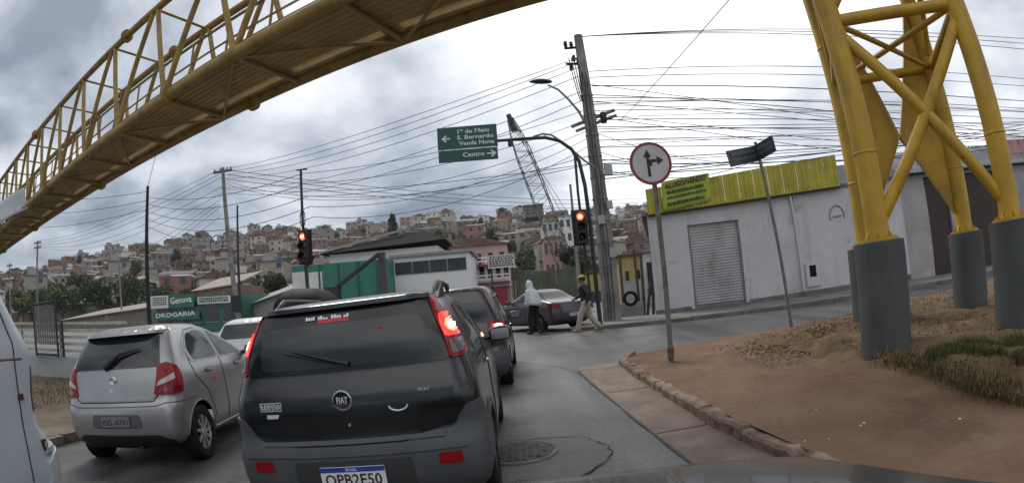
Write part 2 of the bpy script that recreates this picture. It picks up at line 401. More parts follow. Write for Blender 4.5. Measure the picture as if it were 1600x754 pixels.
# clay island
fe = [(tip[1]-0.02, tip[0]+0.1), (tip[1]+0.55, tip[0]+0.16), (tip[1]+0.95, tip[0]+0.5), (tip[1]+1.25, tip[0]+1.2)]
pA = at_z(1240, 516, .1); pB = at_z(1330, 508, .12)
fe += [(tip[1]+1.5, 4.6), (tip[1]+1.7, 6.4), (tip[1]+2.2, 10), (tip[1]+2.7, 18)]
def isl_x(y):
    if y <= tip[1]: return ker_x(y)+0.11
    return float(np.interp(y, [q[0] for q in fe], [q[1] for q in fe]))
def bump2(x, y): return 0.012*math.sin(x*1.7+.6)*math.sin(y*1.3)+0.008*math.sin(x*4.1+y*2.7)+0.005*math.sin(x*9.3-y*7.1)
def isl_z(x, y):
    edge = smooth(x-isl_x(y), 0, 1.6)
    flush = smooth(y, tip[1]-0.5, tip[1]+1.6)
    z = gz(x, y)+0.125-0.085*flush + bump2(x, y)*(0.4+0.6*edge) + 0.03*edge*(1-flush)
    z += 0.10*smooth(x, 3.2, 6.0)*smooth(y, 5.5, 8.0)*(1-smooth(y, 9.5, 11.5))
    return z
yr_ = np.concatenate([[-4, -2, 0, 1.5], np.arange(2, 13.01, 0.22)]); yr_ = yr_[yr_ < tip[1]+2.6]
m = MB(); P = []; nu = 60
for y in yr_:
    x0 = isl_x(y)
    for i in range(nu):
        t = (i/(nu-1))**1.6; x = x0+(18-x0)*t; P.append((x, y, isl_z(x, y)))
m.grid(P, nu, len(yr_)); structure('clay_footpath', m, CLAY, sm=True)

# raised bed round the tower piers, with a broken edge
bedf = [at_z(px, py, 0.2) for px, py in ((1332, 566), (1400, 566), (1440, 577), (1520, 605), (1600, 632))]
bedf.append(bedf[-1] + (bedf[-1]-bedf[-2])*3)
bx = [p[0] for p in bedf]; by = [p[1] for p in bedf]
def bed_front(x): return float(np.interp(x, bx, by))
m = MB(); P = []; nu, nv = 46, 30
for j in range(nv):
    for i in range(nu):
        x = bx[0]+(11.5-bx[0])*(i/(nu-1)); yf_ = bed_front(x)+0.05*math.sin(x*11)+.03*math.sin(x*23); y1 = 9.6-0.1*x
        t = j/(nv-1); y = yf_+(y1-yf_)*t
        e_ = min(1, j/2.0)*min(1, (nv-1-j)/4.0)*min(1, i/2.0)
        z = isl_z(x, y)-0.03 + e_*(0.17+0.06*math.sin(x*3.1+y*2)*math.sin(y*2.3)+0.03*math.sin(x*7.7)*math.sin(y*6.1)+random.uniform(-.015, .015))
        P.append((x, y, z))
m.grid(P, nu, nv); bed = structure('earth_bank', m, EARTH, sm=True)
def bed_z(x, y):
    return isl_z(x, y)+0.13 if (x > bx[0]+.15 and y > bed_front(x)+.1 and y < 9.3-0.1*x) else isl_z(x, y)
edging = bpy.data.objects.new('edging', None); COL.objects.link(edging); edging['kind'] = 'structure'; ORG['edging'] = np.zeros(3)
es = polyline_sample(bedf[:-1], 0.42)
for i in range(len(es)-1):
    if random.random() < 0.18 or i > 9: continue
    a, b = es[i], es[i+1]; t = (b-a)/np.linalg.norm(b-a); nrm = np.array([-t[1], t[0], 0]); L_ = np.linalg.norm(b-a)
    a = a+np.array([0, 0, 0]); z0 = isl_z(*a[:2])-0.05; m = MB(); hh = random.uniform(.10, .19); ww = random.uniform(.09, .14)
    o = np.array([a[0], a[1], z0])+nrm*random.uniform(-.03, .04)
    ax = t*(L_-.03)+np.array([0, 0, random.uniform(-.03, .03)]); 
    m.obox(o, ax, nrm*ww, np.array([random.uniform(-.02, .02), random.uniform(-.02, .02), hh]))
    m.build('edging_stone', EARTH, edging)

# patch with a round manhole cover in the lane
mh = at_z(808, 708, 0.0)
patch_px = [(660, 745), (700, 690), (780, 682), (910, 683), (945, 694), (958, 708), (948, 722), (925, 738), (900, 750), (780, 760)]
pp = [at_z(px, py, 0.0) for px, py in patch_px]
def sheet(name, pts2, mats, lift, parent=None):
    pts = polyline_sample(list(pts2)+[pts2[0]], 0.12)[:-1]
    n = len(pts); bnd = [Vector((p[0], p[1])) for p in pts]
    x0, x1 = min(p[0] for p in pts), max(p[0] for p in pts); y0, y1 = min(p[1] for p in pts), max(p[1] for p in pts)
    g = max(0.12, (x1-x0+y1-y0)/30); inn = [Vector((x, y)) for x in np.arange(x0, x1, g) for y in np.arange(y0, y1, g)]
    vs2, _, fs, *_ = delaunay_2d_cdt(bnd+inn, [(i, (i+1) % n) for i in range(n)], [tuple(range(n))], 1, 1e-5)
    mb = MB(); mb.add([(v.x, v.y, gz(v.x, v.y)+lift) for v in vs2], [tuple(f) for f in fs])
    for i, f in enumerate(mb.f):
        a, b, c_ = [np.array(mb.v[k]) for k in f[:3]]
        if np.cross(b-a, c_-a)[2] < 0: mb.f[i] = f[::-1]
    return mb
wob = [p + np.array([random.uniform(-.03, .03), random.uniform(-.03, .03), 0]) for p in polyline_sample(pp+[pp[0]], 0.2)[:-1]]
structure('asphalt_patch', sheet('p', wob, PATCH, 0.010), PATCH, sm=True)
def ribbon(pts, w, lift):
    mb = MB(); pts = [np.asarray(p, float) for p in pts]; vs_ = []
    for i, p in enumerate(pts):
        t = pts[min(i+1, len(pts)-1)]-pts[max(0, i-1)]; t = t/np.linalg.norm(t); nr = np.array([-t[1], t[0], 0]); ww = w*random.uniform(.45, 1.3)
        for s_ in (-1, 1):
            q = p+nr*ww*s_; vs_.append((q[0], q[1], gz(q[0], q[1])+lift))
    mb.add(vs_, [(2*i+1, 2*i, 2*i+2, 2*i+3) for i in range(len(pts)-1)]); return mb
def wiggle(pts, step=0.12, amp=0.03):
    return [p+np.array([random.uniform(-amp, amp), random.uniform(-amp, amp), 0]) for p in polyline_sample(pts, step)]
for nm, px in (('a', [(800, 752), (900, 749), (930, 735), (952, 718), (956, 703), (940, 692), (905, 683)]),
               ('b', [(905, 580), (880, 572), (850, 569), (815, 566)]),
               ('c', [(905, 580), (925, 600), (945, 618)]), ('d', [(840, 548), (880, 543), (925, 549), (985, 545)]), ('e', [(790, 690), (850, 685), (905, 683)])):
    P = [at_z(a, b, 0.04 if b < 600 else 0.0) for a, b in px]
    structure('road_crack', ribbon(wiggle(P, .06, .022), 0.008, 0.016), CRACK)
# manhole
MHM = mat('manhole_iron', (0.045, 0.042, 0.04), 0.55, 0.3, col2=(0.10, 0.085, 0.07), vs_=9, bump=0.9, bs=55)
mh[2] = gz(mh[0], mh[1])
t = empty('manhole', tuple(mh), 'round iron manhole cover set in patched asphalt behind the black hatchback', 'manhole')
m = MB(); m.lathe([(0.36, 0.0), (0.36, 0.024), (0.32, 0.024), (0.315, 0.016), (0.30, 0.016)], mh, n=40, cap=False); m.build('ring', CONCD, t, ang=30)
m = MB(); m.lathe([(0.298, 0.0), (0.298, 0.022), (0.0, 0.022)], mh, n=40); cov = m.build('cover', MHM, t, ang=30)
m = MB()
for i in range(-4, 5):
    for j in range(-4, 5):
        if math.hypot(i, j) < 4.3: m.box((mh[0]+i*.06-.02, mh[1]+j*.06-.02, mh[2]+.0225), (mh[0]+i*.06+.02, mh[1]+j*.06+.02, mh[2]+.030))
m.build('tread_pattern', MHM, cov)['kind'] = 'stuff'

# far pavement along the white building
FB = at_z(1032, 490, 0.26); FB[2] = 0.26                     # foot of the facade, left end
FU = np.array([0.965, -0.262, 0.0]); FU /= np.linalg.norm(FU)   # along the facade
FN = np.array([FU[1], -FU[0], 0.0])                           # out of the facade, towards the street
if FN[1] > 0: FN = -FN
def FP(u, n, z): return FB+FU*u+FN*n+np.array([0, 0, z-FB[2]])
m = MB(); P = []
uu = np.arange(-2.9, 33, 0.75); nn_ = [3.0, 2.2, 1.4, .6, -.3]
for n_ in nn_:
    for u_ in uu:
        q = FP(u_, n_, 0); P.append((q[0], q[1], 0.235+0.01*math.sin(u_*1.9+n_)+.02*(3-n_)/3))
m.grid(P, len(uu), len(nn_)); structure('pavement', m, PAVE, sm=True)
fk = bpy.data.objects.new('kerb.001', None); COL.objects.link(fk); fk['kind'] = 'structure'; ORG['kerb.001'] = np.zeros(3)
for i in range(38):
    u_ = -2.9+i*0.97; m = MB(); h_ = 0.24+random.uniform(-.015, .01)
    q = FP(u_+.008, 3.0, 0.0); m.obox((q[0], q[1], 0.0), FU*0.955, FN*0.13, (0, 0, h_)); m.build('kerb_stone', CONCD, fk)

# left pavement: kerb, worn earth, low wall
lk0 = at_z(82, 697, -0.28); LKX = lk0[0]
m = MB(); P = []; xs2 = np.linspace(LKX-7.5, LKX-0.13, 26); ys2 = np.concatenate([np.arange(-4, 14.1, 0.4), [16, 18, 21, 25]])
def lp_z(x, y): return gz(x, y)+0.12+0.012*math.sin(x*3+y)*math.sin(y*2.2)
for y in ys2:
    for x in xs2: P.append((x, y, lp_z(x, y)+0.10*smooth(LKX-x, 1.6, 2.4)))
m.grid(P, len(xs2), len(ys2)); structure('left_pavement', m, mat('worn_earth_pavement', (0.12, 0.09, 0.065), 0.9, col2=(0.21, 0.175, 0.14), vs_=1.3, bump=0.4, bs=15, detail=8), sm=True)
lk = bpy.data.objects.new('kerb.002', None); COL.objects.link(lk); lk['kind'] = 'structure'; ORG['kerb.002'] = np.zeros(3)
for i in range(26):
    y = -3+i*1.0; g = gz(LKX, y); m = MB(); m.obox((LKX-.14, y+.008, g-.1), (.14, 0, 0), (0, .984, 0), (0, 0, .23+random.uniform(-.012, .012))); m.build('kerb_stone', KERB, lk)
# ================================================================== FOOTBRIDGE
AZ = R(113.5)
BD = np.array([math.sin(AZ), math.cos(AZ), 0]); BN = np.array([math.sin(AZ-math.pi/2), math.cos(AZ-math.pi/2), 0])
def BP(s, n, z): return BD*s+BN*n+np.array([0, 0, z])
ZB, ZT, NN, NF = 6.82, 10.25, 6.35, 8.42
S0, S1, PIT = -75.0, 9.0, 3.1
bridge = empty('footbridge', tuple(BP(-10, 7.5, 0)), 'yellow steel truss footbridge spanning high over the road', 'footbridge')
for n_ in (NN, NF):
    joints = [s for s in (-66.5, -54.5, -42.5, -30.6, -21.3, -10.6, 1.5)]
    bj = [-71.5, -58, -45.5, -33.5, -21.3, -10.6, 1.5] if n_ == NF else [-70, -58, -46, -35, -23, -11.6, 0.5]
    tj = [-65, -51.5, -39.5, -27.2, -15.5, -3.0]
    for nm, z_, r_, js in (('bottom_chord', ZB, 0.155, bj), ('top_chord', ZT, 0.125, tj)):
        cuts = [S0]+js+[S1]
        for a, b in zip(cuts[:-1], cuts[1:]):
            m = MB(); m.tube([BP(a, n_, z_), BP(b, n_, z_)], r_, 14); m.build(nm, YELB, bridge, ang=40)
        for j in js:
            m = MB()
            for o_ in (-.045, .012): m.tube([BP(j+o_, n_, z_), BP(j+o_+.033, n_, z_)], r_+.11, 16)
            for k in range(10):
                a = 2*math.pi*k/10; q = BN*math.cos(a)*(r_+.065)+np.array([0, 0, math.sin(a)*(r_+.065)])
                m.tube([BP(j-.075, n_, z_)+q, BP(j+.075, n_, z_)+q], .016, 6)
            m.build('flange_joint', YELB, bridge, ang=40)
ST = -13.45; SB = -11.9
tops = [ST+PIT*k for k in range(-20, 8)]; bots = [SB+PIT*k for k in range(-21, 7)]
tops = [s for s in tops if S0+1 < s < S1-1]; bots = [s for s in bots if S0+1 < s < S1-1]
for n_ in (NN, NF):
    for s in tops:
        for ds in (-PIT/2, PIT/2):
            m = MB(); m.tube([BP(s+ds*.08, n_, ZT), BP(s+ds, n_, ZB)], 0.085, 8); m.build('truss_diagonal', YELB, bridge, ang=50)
for s in tops:
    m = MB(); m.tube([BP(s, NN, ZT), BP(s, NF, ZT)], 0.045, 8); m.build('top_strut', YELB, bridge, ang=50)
for i, s in enumerate(bots):
    m = MB(); m.tube([BP(s, NN, ZB-.06), BP(s, NF, ZB-.06)], 0.055, 8); m.build('cross_beam', YELD, bridge, ang=50)
    if i+1 < len(bots):
        a, b = (NN, NF) if i % 2 else (NF, NN)
        m = MB(); m.tube([BP(s, a, ZB-.09), BP(bots[i+1], b, ZB-.09)], 0.042, 8); m.build('wind_brace', YELD, bridge, ang=50)
# deck of long folded steel planks; a slit of daylight along the far chord
nd0, nd1, NPL = NN+.12, NF-.50, 8
for k in range(NPL):
    a = nd0+(nd1-nd0)*k/NPL; b = nd0+(nd1-nd0)*(k+1)/NPL; w_ = b-a
    for (sa, sb) in ((-75, -42.5), (-42.5, -10.6), (-10.6, 9)):
        m = MB(); prof = [(a+.004, ZB+.12), (a+.004, ZB+.06), (a+.05, ZB+.015), (b-.05, ZB+.015), (b-.004, ZB+.06), (b-.004, ZB+.12)]
        m.prism([BP(sa, n_, z_) for n_, z_ in prof], BD*(sb-sa-.01)); m.build('deck_plank', YELD, bridge)
for s0_, s1_ in [(bots[i]+.25, bots[i+1]-.25) for i in range(len(bots)-1)]:
    pass
for s in bots:
    m = MB(); m.obox(BP(s-.22, nd1, ZB+.02), BD*.44, BN*.30, (0, 0, .08)); m.build('deck_edge_plate', YELD, bridge)
m = MB(); m.obox(BP(S0, NF-.30, ZB+.03), BD*(S1-S0), BN*.20, (0, 0, .10)); m.build('edge_channel', YELD, bridge)
for n_, sg in ((NN+.16, 1), (NF-.16, -1)):
    for z_, hh, nm in ((ZB+1.15, .07, 'handrail'), (ZB+.62, .04, 'mid_rail'), (ZB+.22, .16, 'toe_board')):
        m = MB(); m.obox(BP(S0, n_-.02, z_), BD*(S1-S0), BN*.04, (0, 0, hh)); m.build(nm, YELB if nm != 'handrail' else mat('dark_handrail', (0.10, 0.075, 0.03), .6), bridge)
    for s in np.arange(S0+.5, S1, PIT/2):
        m = MB(); m.obox(BP(s, n_-.022, ZB+.1), BD*.05, BN*.044, (0, 0, 1.1)); m.build('rail_post', YELB, bridge)
# pale tarpaulin tied to the truss at the far end
m = MB(); P = []
q0 = [on_plane(px, py, BP(0, NN-.2, 0), BN) for px, py in ((-60, 392), (2, 362), (40, 325), (40, 292), (12, 316), (-60, 350))]
for k in range(13):
    t = k/12
    lo = q0[0]*(1-t)+q0[2]*t; hi = q0[5]*(1-t)+q0[3]*t
    for j in range(6):
        w = j/5; p = lo*(1-w)+hi*w - BN*(0.12*math.sin(k*1.4+j*.9)+.06*math.sin(k*3.1)); P.append(p)
m.grid(P, 13-0 and 6, 13)
o = single('tarpaulin', m, mat('pale_tarpaulin', (0.40, 0.42, 0.45), .6, var=.12, vs_=2), 'pale grey tarpaulin tied to the near truss of the footbridge', 'tarpaulin', sm=True)
sm_ = o.modifiers.new('thick', 'SOLIDIFY'); sm_.thickness = 0.01

# ================================================================== SUPPORT TOWER
SA_, SD_, NA_, NB_ = 1.62, 4.15, 6.42, 9.15
zA = 0.14
TW = {'A': (SA_, NA_), 'D': (SD_, NA_), 'B': (SA_, NB_), 'C': (SD_, NB_)}
tower = empty('bridge_tower', (5.66, 5.66, 0.1), 'yellow four-legged steel bridge tower standing on grey round piers', 'tower')
PT = 1.52                                                       # top of the piers
TXY = {'A': (4.18, 5.12), 'D': (5.75, 4.10), 'C': (7.15, 6.20), 'B': (5.58, 7.22)}
def leg(k, z): return np.array([*TXY[k], z])
TN = np.cross(leg('C', 0)-leg('B', 0), [0, 0, 1.0]); TN /= np.linalg.norm(TN)
for k in 'ABCD':
    x, y = leg(k, 0)[:2]; g = -0.1
    m = MB(); m.lathe([(0.33, g), (0.33, PT-.012), (0.318, PT), (0.0, PT)], (x, y, 0), n=36); pr = m.build('concrete_pier', PIER, tower, ang=40)
    m = MB(); m.lathe([(0.27, PT+.001), (0.27, PT+.03), (0.0, PT+.03)], (x, y, 0), n=24)
    for j in range(8):
        a = 2*math.pi*j/8+.2; m.lathe([(.014, PT+.03), (.014, PT+.055), (0, PT+.055)], (x+.225*math.cos(a), y+.225*math.sin(a), 0), n=6)
    m.build('base_plate', YEL, pr, ang=40)
    m = MB(); m.tube([leg(k, PT+.03), leg(k, ZB)], 0.155, 22); lg = m.build('leg', YEL, tower, ang=40)
    for zz in (2.55, 4.9):
        m = MB(); m.lathe([(.150, zz-.02), (.163, zz-.012), (.163, zz+.012), (.150, zz+.02)], (x, y, 0), n=22, cap=False); m.build('weld_ring', YEL, lg, ang=60)
    for j in range(6):
        a = 2*math.pi*j/6; c_, s_ = math.cos(a), math.sin(a); p0 = np.array([x, y, 0])
        m = MB(); nrm = np.array([-s_, c_, 0])*.012
        m.prism([p0+np.array([c_*.14, s_*.14, PT+.03])-nrm/2, p0+np.array([c_*.215, s_*.215, PT+.03])-nrm/2, p0+np.array([c_*.14, s_*.14, PT+.14])-nrm/2], nrm); m.build('stiffener', YEL, pr)
zs = float(on_plane(1312, 34, leg('A', 0), BN)[2])              # level of the lower strut
zs = min(max(zs, 3.6), 5.2)
def tub(a, b, r, nm, par=tower):
    m = MB(); m.tube([a, b], r, 12); return m.build(nm, YEL, par, ang=40)
tub(leg('A', zs), leg('D', zs), .085, 'horizontal_strut'); tub(leg('B', zs), leg('C', zs), .085, 'horizontal_strut')
tub(leg('A', zs), leg('B', zs), .07, 'horizontal_strut'); tub(leg('D', zs), leg('C', zs), .07, 'horizontal_strut')
zx0, zx1 = PT+.16, zs-.12
tub(leg('A', zx1), leg('D', zx0), .085, 'cross_brace'); tub(leg('D', zx1), leg('A', zx0), .085, 'cross_brace')
tub(leg('A', zs), leg('C', zs), .045, 'plan_brace'); tub(leg('D', zs), leg('B', zs), .045, 'plan_brace')
for p, q in (('A', 'B'), ('D', 'C')):
    tub(leg(p, zs+.1), leg(q, ZB-.2), .06, 'side_brace'); tub(leg(q, zs+.1), leg(p, ZB-.2), .06, 'side_brace')
tub(leg('A', zs+.1), leg('D', ZB-.2), .075, 'cross_brace'); tub(leg('D', zs+.1), leg('A', ZB-.2), .075, 'cross_brace')
for p, q in (('A', 'D'), ('B', 'C'), ('A', 'B'), ('D', 'C')): tub(leg(p, ZB-.02), leg(q, ZB-.02), .1, 'cap_beam')
# rear frame: two big triangular web plates meeting in the middle
mid = (leg('B', (PT+zs)/2+.28)+leg('C', (PT+zs)/2+.28))/2
for k, sg in (('B', -1), ('C', 1)):
    p0 = leg(k, PT+.06); p1 = leg(k, zs+(2.3 if k == 'B' else 1.6))
    m = MB(); m.prism([p0-TN*.012, mid-TN*.012+(leg('C', 0)-leg('B', 0))*sg*.008, p1-TN*.012], TN*.024); m.build('web_plate', YEL, tower)
    for a, b in ((p0, mid), (p1, mid)):
        m = MB(); t_ = b-a; m.obox(a-TN*.09, t_, TN*.18, np.array([0, 0, .02])); m.build('plate_flange', YEL, tower)
# ================================================================== CARS
def pchip(xa, ya):
    xa = np.asarray(xa, float); ya = np.asarray(ya, float); h = np.diff(xa); d = np.diff(ya)/h; n = len(xa); mm = np.zeros(n)
    for i in range(1, n-1):
        if d[i-1]*d[i] > 0:
            w1, w2 = 2*h[i]+h[i-1], h[i]+2*h[i-1]; mm[i] = (w1+w2)/(w1/d[i-1]+w2/d[i])
    mm[0], mm[-1] = d[0], d[-1]
    def f(x):
        x = min(max(x, xa[0]), xa[-1]); i = min(n-2, max(0, int(np.searchsorted(xa, x, side='right')-1)))
        t = (x-xa[i])/h[i]
        return float((2*t**3-3*t*t+1)*ya[i]+(t**3-2*t*t+t)*h[i]*mm[i]+(-2*t**3+3*t*t)*ya[i+1]+(t**3-t*t)*h[i]*mm[i+1])
    return f
class Car:
    """body as a loft of rounded plan outlines; rows of (z, half width, rear y, front y); origin on the ground under the rear axle"""
    def __init__(s, root, rows, rr=.17, rf=.35, bow=.035, tp=.02, wb=2.4, wr=.3, ra=.345, zb=.2, track=.71):
        s.root = root; z = [r[0] for r in rows]
        s.fw, s.fr, s.ff = pchip(z, [r[1] for r in rows]), pchip(z, [r[2] for r in rows]), pchip(z, [r[3] for r in rows])
        s.rr, s.rf, s.bow, s.tp, s.wb, s.wr, s.ra, s.zb, s.zt, s.track = rr, rf, bow, tp, wb, wr, ra, zb, z[-1], track
        s.ztop = z[-1]; s.zt = max(r[0] for r in rows if r[1] >= (.53 if z[-1] < 2 else .8))
    def row(s, z):
        w = s.fw(z); we = w-s.tp; yr, yf = s.fr(z), s.ff(z); rr = min(s.rr, we*.6, (yf-yr)*.25); rf = min(s.rf, we*.6, (yf-yr)*.25)
        return w, we, yr, yf, rr, rf
    def ends(s, z):
        w, we, yr, yf, rr, rf = s.row(z)
        return yr+s.bow*((we-rr)/we)**2+rr, yf-s.bow*2*((we-rf)/we)**2-rf
    def ev(s, q, z):
        sg = 1 if q >= 0 else -1; q = abs(q)
        w, we, yr, yf, rr, rf = s.row(z); y0, y1 = s.ends(z)
        if q <= 1: x = q*(we-rr); y = yr+s.bow*(x/we)**2
        elif q <= 2: a = (q-1)*math.pi/2; x = we-rr+rr*math.sin(a); y = y0-rr*math.cos(a)
        elif q <= 3: t = q-2; x = w-s.tp*(2*t-1)**2; y = y0+(y1-y0)*t
        elif q <= 4: a = (q-3)*math.pi/2; x = we-rf+rf*math.cos(a); y = y1+rf*math.sin(a)
        else: x = (5-q)*(we-rf); y = yf-s.bow*2*(x/we)**2
        return np.array([sg*x, y, z])
    def q_rear(s, x, z):
        w, we, yr, yf, rr, rf = s.row(z); ax = min(abs(x), we-1e-4)
        q = ax/(we-rr) if ax <= we-rr else 1+math.asin((ax-(we-rr))/rr)/(math.pi/2)
        return q if x >= 0 else -q
    def q_side(s, y, z):
        y0, y1 = s.ends(z)
        if y < y0:
            w, we, yr, yf, rr, rf = s.row(z); return 1+math.acos(min(1, max(0, (y0-y)/rr)))/(math.pi/2)
        return 2+min(1.0, (y-y0)/(y1-y0))
    def pos(s, where, a, z, off=0.0):
        f = {'rear': lambda A, Z: s.ev(s.q_rear(A, Z), Z), 'R': lambda A, Z: s.ev(s.q_side(A, Z), Z), 'L': lambda A, Z: s.ev(-s.q_side(A, Z), Z), 'wrap': lambda A, Z: s.ev(A, Z)}[where]
        p = f(a, z)
        if off == 0: return p
        e_ = 0.01; da = f(a+e_, z)-f(a-e_, z); dz = f(a, min(s.zt, z+e_))-f(a, max(s.zb, z-e_)); n = np.cross(da, dz); ln = np.linalg.norm(n)
        if ln < 1e-9: return p
        n = n/ln; ref = np.array([p[0], p[1]-s.wb/2, (z-.7)*.6])
        if n@ref < 0: n = -n
        return p+n*off
    def shell(s, paint, name='body'):
        bpts = [(q, s.zb) for q in np.linspace(0, 2, 13)[:-1]]
        y0, y1 = s.ends(s.zb)
        for yc in (0.0, s.wb):
            z0 = s.zb; half = math.sqrt(max(0, s.ra**2-(z0-s.wr)**2))
            a0 = math.asin((z0-s.wr)/s.ra); ya, yb = yc-s.ra*math.cos(a0), yc+s.ra*math.cos(a0)
            angs = np.linspace(math.pi-a0, a0, 23)
            bpts += [(s.q_side(yc+s.ra*math.cos(a), s.wr+s.ra*math.sin(a)), s.wr+s.ra*math.sin(a)) for a in angs]
            bpts += [(q, s.zb) for q in np.linspace(s.q_side(yc+half, s.zb), 3 if yc else s.q_side(s.wb-half, s.zb), 8)[1:-1]]
        bpts += [(q, s.zb) for q in np.linspace(3, 5, 11)]
        ztop = s.zt
        zsamp = sorted(set([round(v, 4) for v in np.linspace(s.zb, s.zt-.12, 26)] + [s.zt-.12*(1-t)**2 for t in np.linspace(0, 1, 9)]))
        bpts += [(5, z) for z in zsamp[1:]] + [(q, ztop) for q in np.linspace(5, 0, 26)[1:]] + [(0, z) for z in zsamp[::-1][1:-1]]
        qs = np.concatenate([np.linspace(0, 1, 8), np.linspace(1, 2, 8)[1:], np.linspace(2, 3, 34)[1:], np.linspace(3, 4, 7)[1:], np.linspace(4, 5, 6)[1:]])
        nb = len(bpts); inn = []
        for q in qs[1:-1]:
            for z in zsamp[1:-1]:
                if 1.9 < q < 3.1:
                    y = s.ev(q, z)[1]
                    if any(math.hypot(y-yc, z-s.wr) < s.ra+.02 for yc in (0, s.wb)): continue
                inn.append((q, z))
        V = [Vector((a*.8, b)) for a, b in bpts+inn]
        v2, _, fs, *_ = delaunay_2d_cdt(V, [(i, (i+1) % nb) for i in range(nb)], [tuple(range(nb))], 1, 1e-6)
        P = [s.ev(v.x/.8, v.y) for v in v2]
        bm = bmesh.new(); va = [bm.verts.new(p) for p in P]; vb = [bm.verts.new((-p[0], p[1], p[2])) for p in P]
        for f in fs:
            for L_, rev in ((va, False), (vb, True)):
                ff = [L_[i] for i in f]
                try: bm.faces.new(ff[::-1] if rev else ff)
                except Exception: pass
        bmesh.ops.remove_doubles(bm, verts=bm.verts, dist=1e-4)
        # crowned roof: rings shrinking from the roof edge
        edge = [s.ev(q, s.zt) for q in np.linspace(0, 5, 26)]; ring0 = edge+[np.array([-p[0], p[1], p[2]]) for p in edge[::-1][1:-1]]
        cen = np.array([0, (edge[0][1]+edge[-1][1])/2, s.zt]); hh = s.ztop-s.zt; prev = None
        for f in (1, .985, .96, .92, .86, .78, .68, .55, .4, .22):
            cur = [bm.verts.new(cen+(p-cen)*f+np.array([0, 0, hh*(1-f**3)**.55])) for p in ring0]
            if prev:
                for i in range(len(cur)): bm.faces.new((prev[i], prev[(i+1) % len(cur)], cur[(i+1) % len(cur)], cur[i]))
            prev = cur
        bm.faces.new(prev)
        bmesh.ops.remove_doubles(bm, verts=bm.verts, dist=1e-4)
        bmesh.ops.recalc_face_normals(bm, faces=bm.faces)
        for f in bm.faces: f.smooth = True
        me = bpy.data.meshes.new(name); bm.to_mesh(me); bm.free(); me.materials.append(paint); me.set_sharp_from_angle(angle=R(42))
        return link(name, me, s.root)
    def panel(s, name, where, poly, mats, off=.006, parent=None, rim=.02, step=.06, rnd=0, flip=False):
        pts = [np.array([a, b, 0.0]) for a, b in poly]
        if rnd:
            q = []; n = len(pts)
            for i in range(n):
                p0, p1, p2 = pts[i-1], pts[i], pts[(i+1) % n]; a = p1+(p0-p1)*min(.45, rnd/np.linalg.norm(p0-p1)); c_ = p1+(p2-p1)*min(.45, rnd/np.linalg.norm(p2-p1))
                for t in (0, .25, .5, .75, 1): q.append(a*(1-t)**2+2*p1*t*(1-t)+c_*t*t)
            pts = q
        pts = polyline_sample(pts+[pts[0]], step)[:-1] if not rnd else pts
        out_ = [pts[0]]
        for i in range(1, len(pts)+1):
            a, b = pts[i-1], pts[i % len(pts)]; k = max(1, int(np.linalg.norm(b-a)/step))
            for j in range(1, k+1):
                if i == len(pts) and j == k: break
                out_.append(a+(b-a)*j/k)
        pts = out_; n = len(pts); bnd = [Vector((p[0], p[1])) for p in pts]
        x0, x1 = min(p[0] for p in pts), max(p[0] for p in pts); y0, y1 = min(p[1] for p in pts), max(p[1] for p in pts)
        inn = [Vector((x, y)) for x in np.arange(x0+step*.5, x1, step) for y in np.arange(y0+step*.5, y1, step)]
        v2, _, fs, *_ = delaunay_2d_cdt(bnd+inn, [(i, (i+1) % n) for i in range(n)], [tuple(range(n))], 1, 1e-6)
        mb = MB(); P = [s.pos(where, v.x, v.y, off) for v in v2]
        fs = [tuple(f) for f in fs]
        mb.add(P, fs)
        # wind outward
        f = fs[0]; a, b, c_ = [P[i] for i in f[:3]]; cen = (a+b+c_)/3; outw = np.array([cen[0], cen[1]-s.wb/2, (cen[2]-.7)*.6])
        if np.cross(b-a, c_-a)@outw < 0: mb.f = [f[::-1] for f in mb.f]
        # rim going inwards
        mb2 = [s.pos(where, p[0], p[1], off) for p in pts]+[s.pos(where, p[0], p[1], off-rim) for p in pts]
        mb.add(mb2, [(i, n+i, n+(i+1) % n, (i+1) % n) for i in range(n)])
        return mb.build(name, mats, parent or s.root, ang=50, org=np.zeros(3))
    def line(s, name, where, pts, w=.004, off=.003, mats=None, parent=None):
        q = polyline_sample([np.array([a, b, 0.]) for a, b in pts], .05)
        mb = MB(); mb.tube([s.pos(where, p[0], p[1], off) for p in q], w, 5); return mb.build(name, mats or PLASTIC, parent or s.root, org=np.zeros(3))
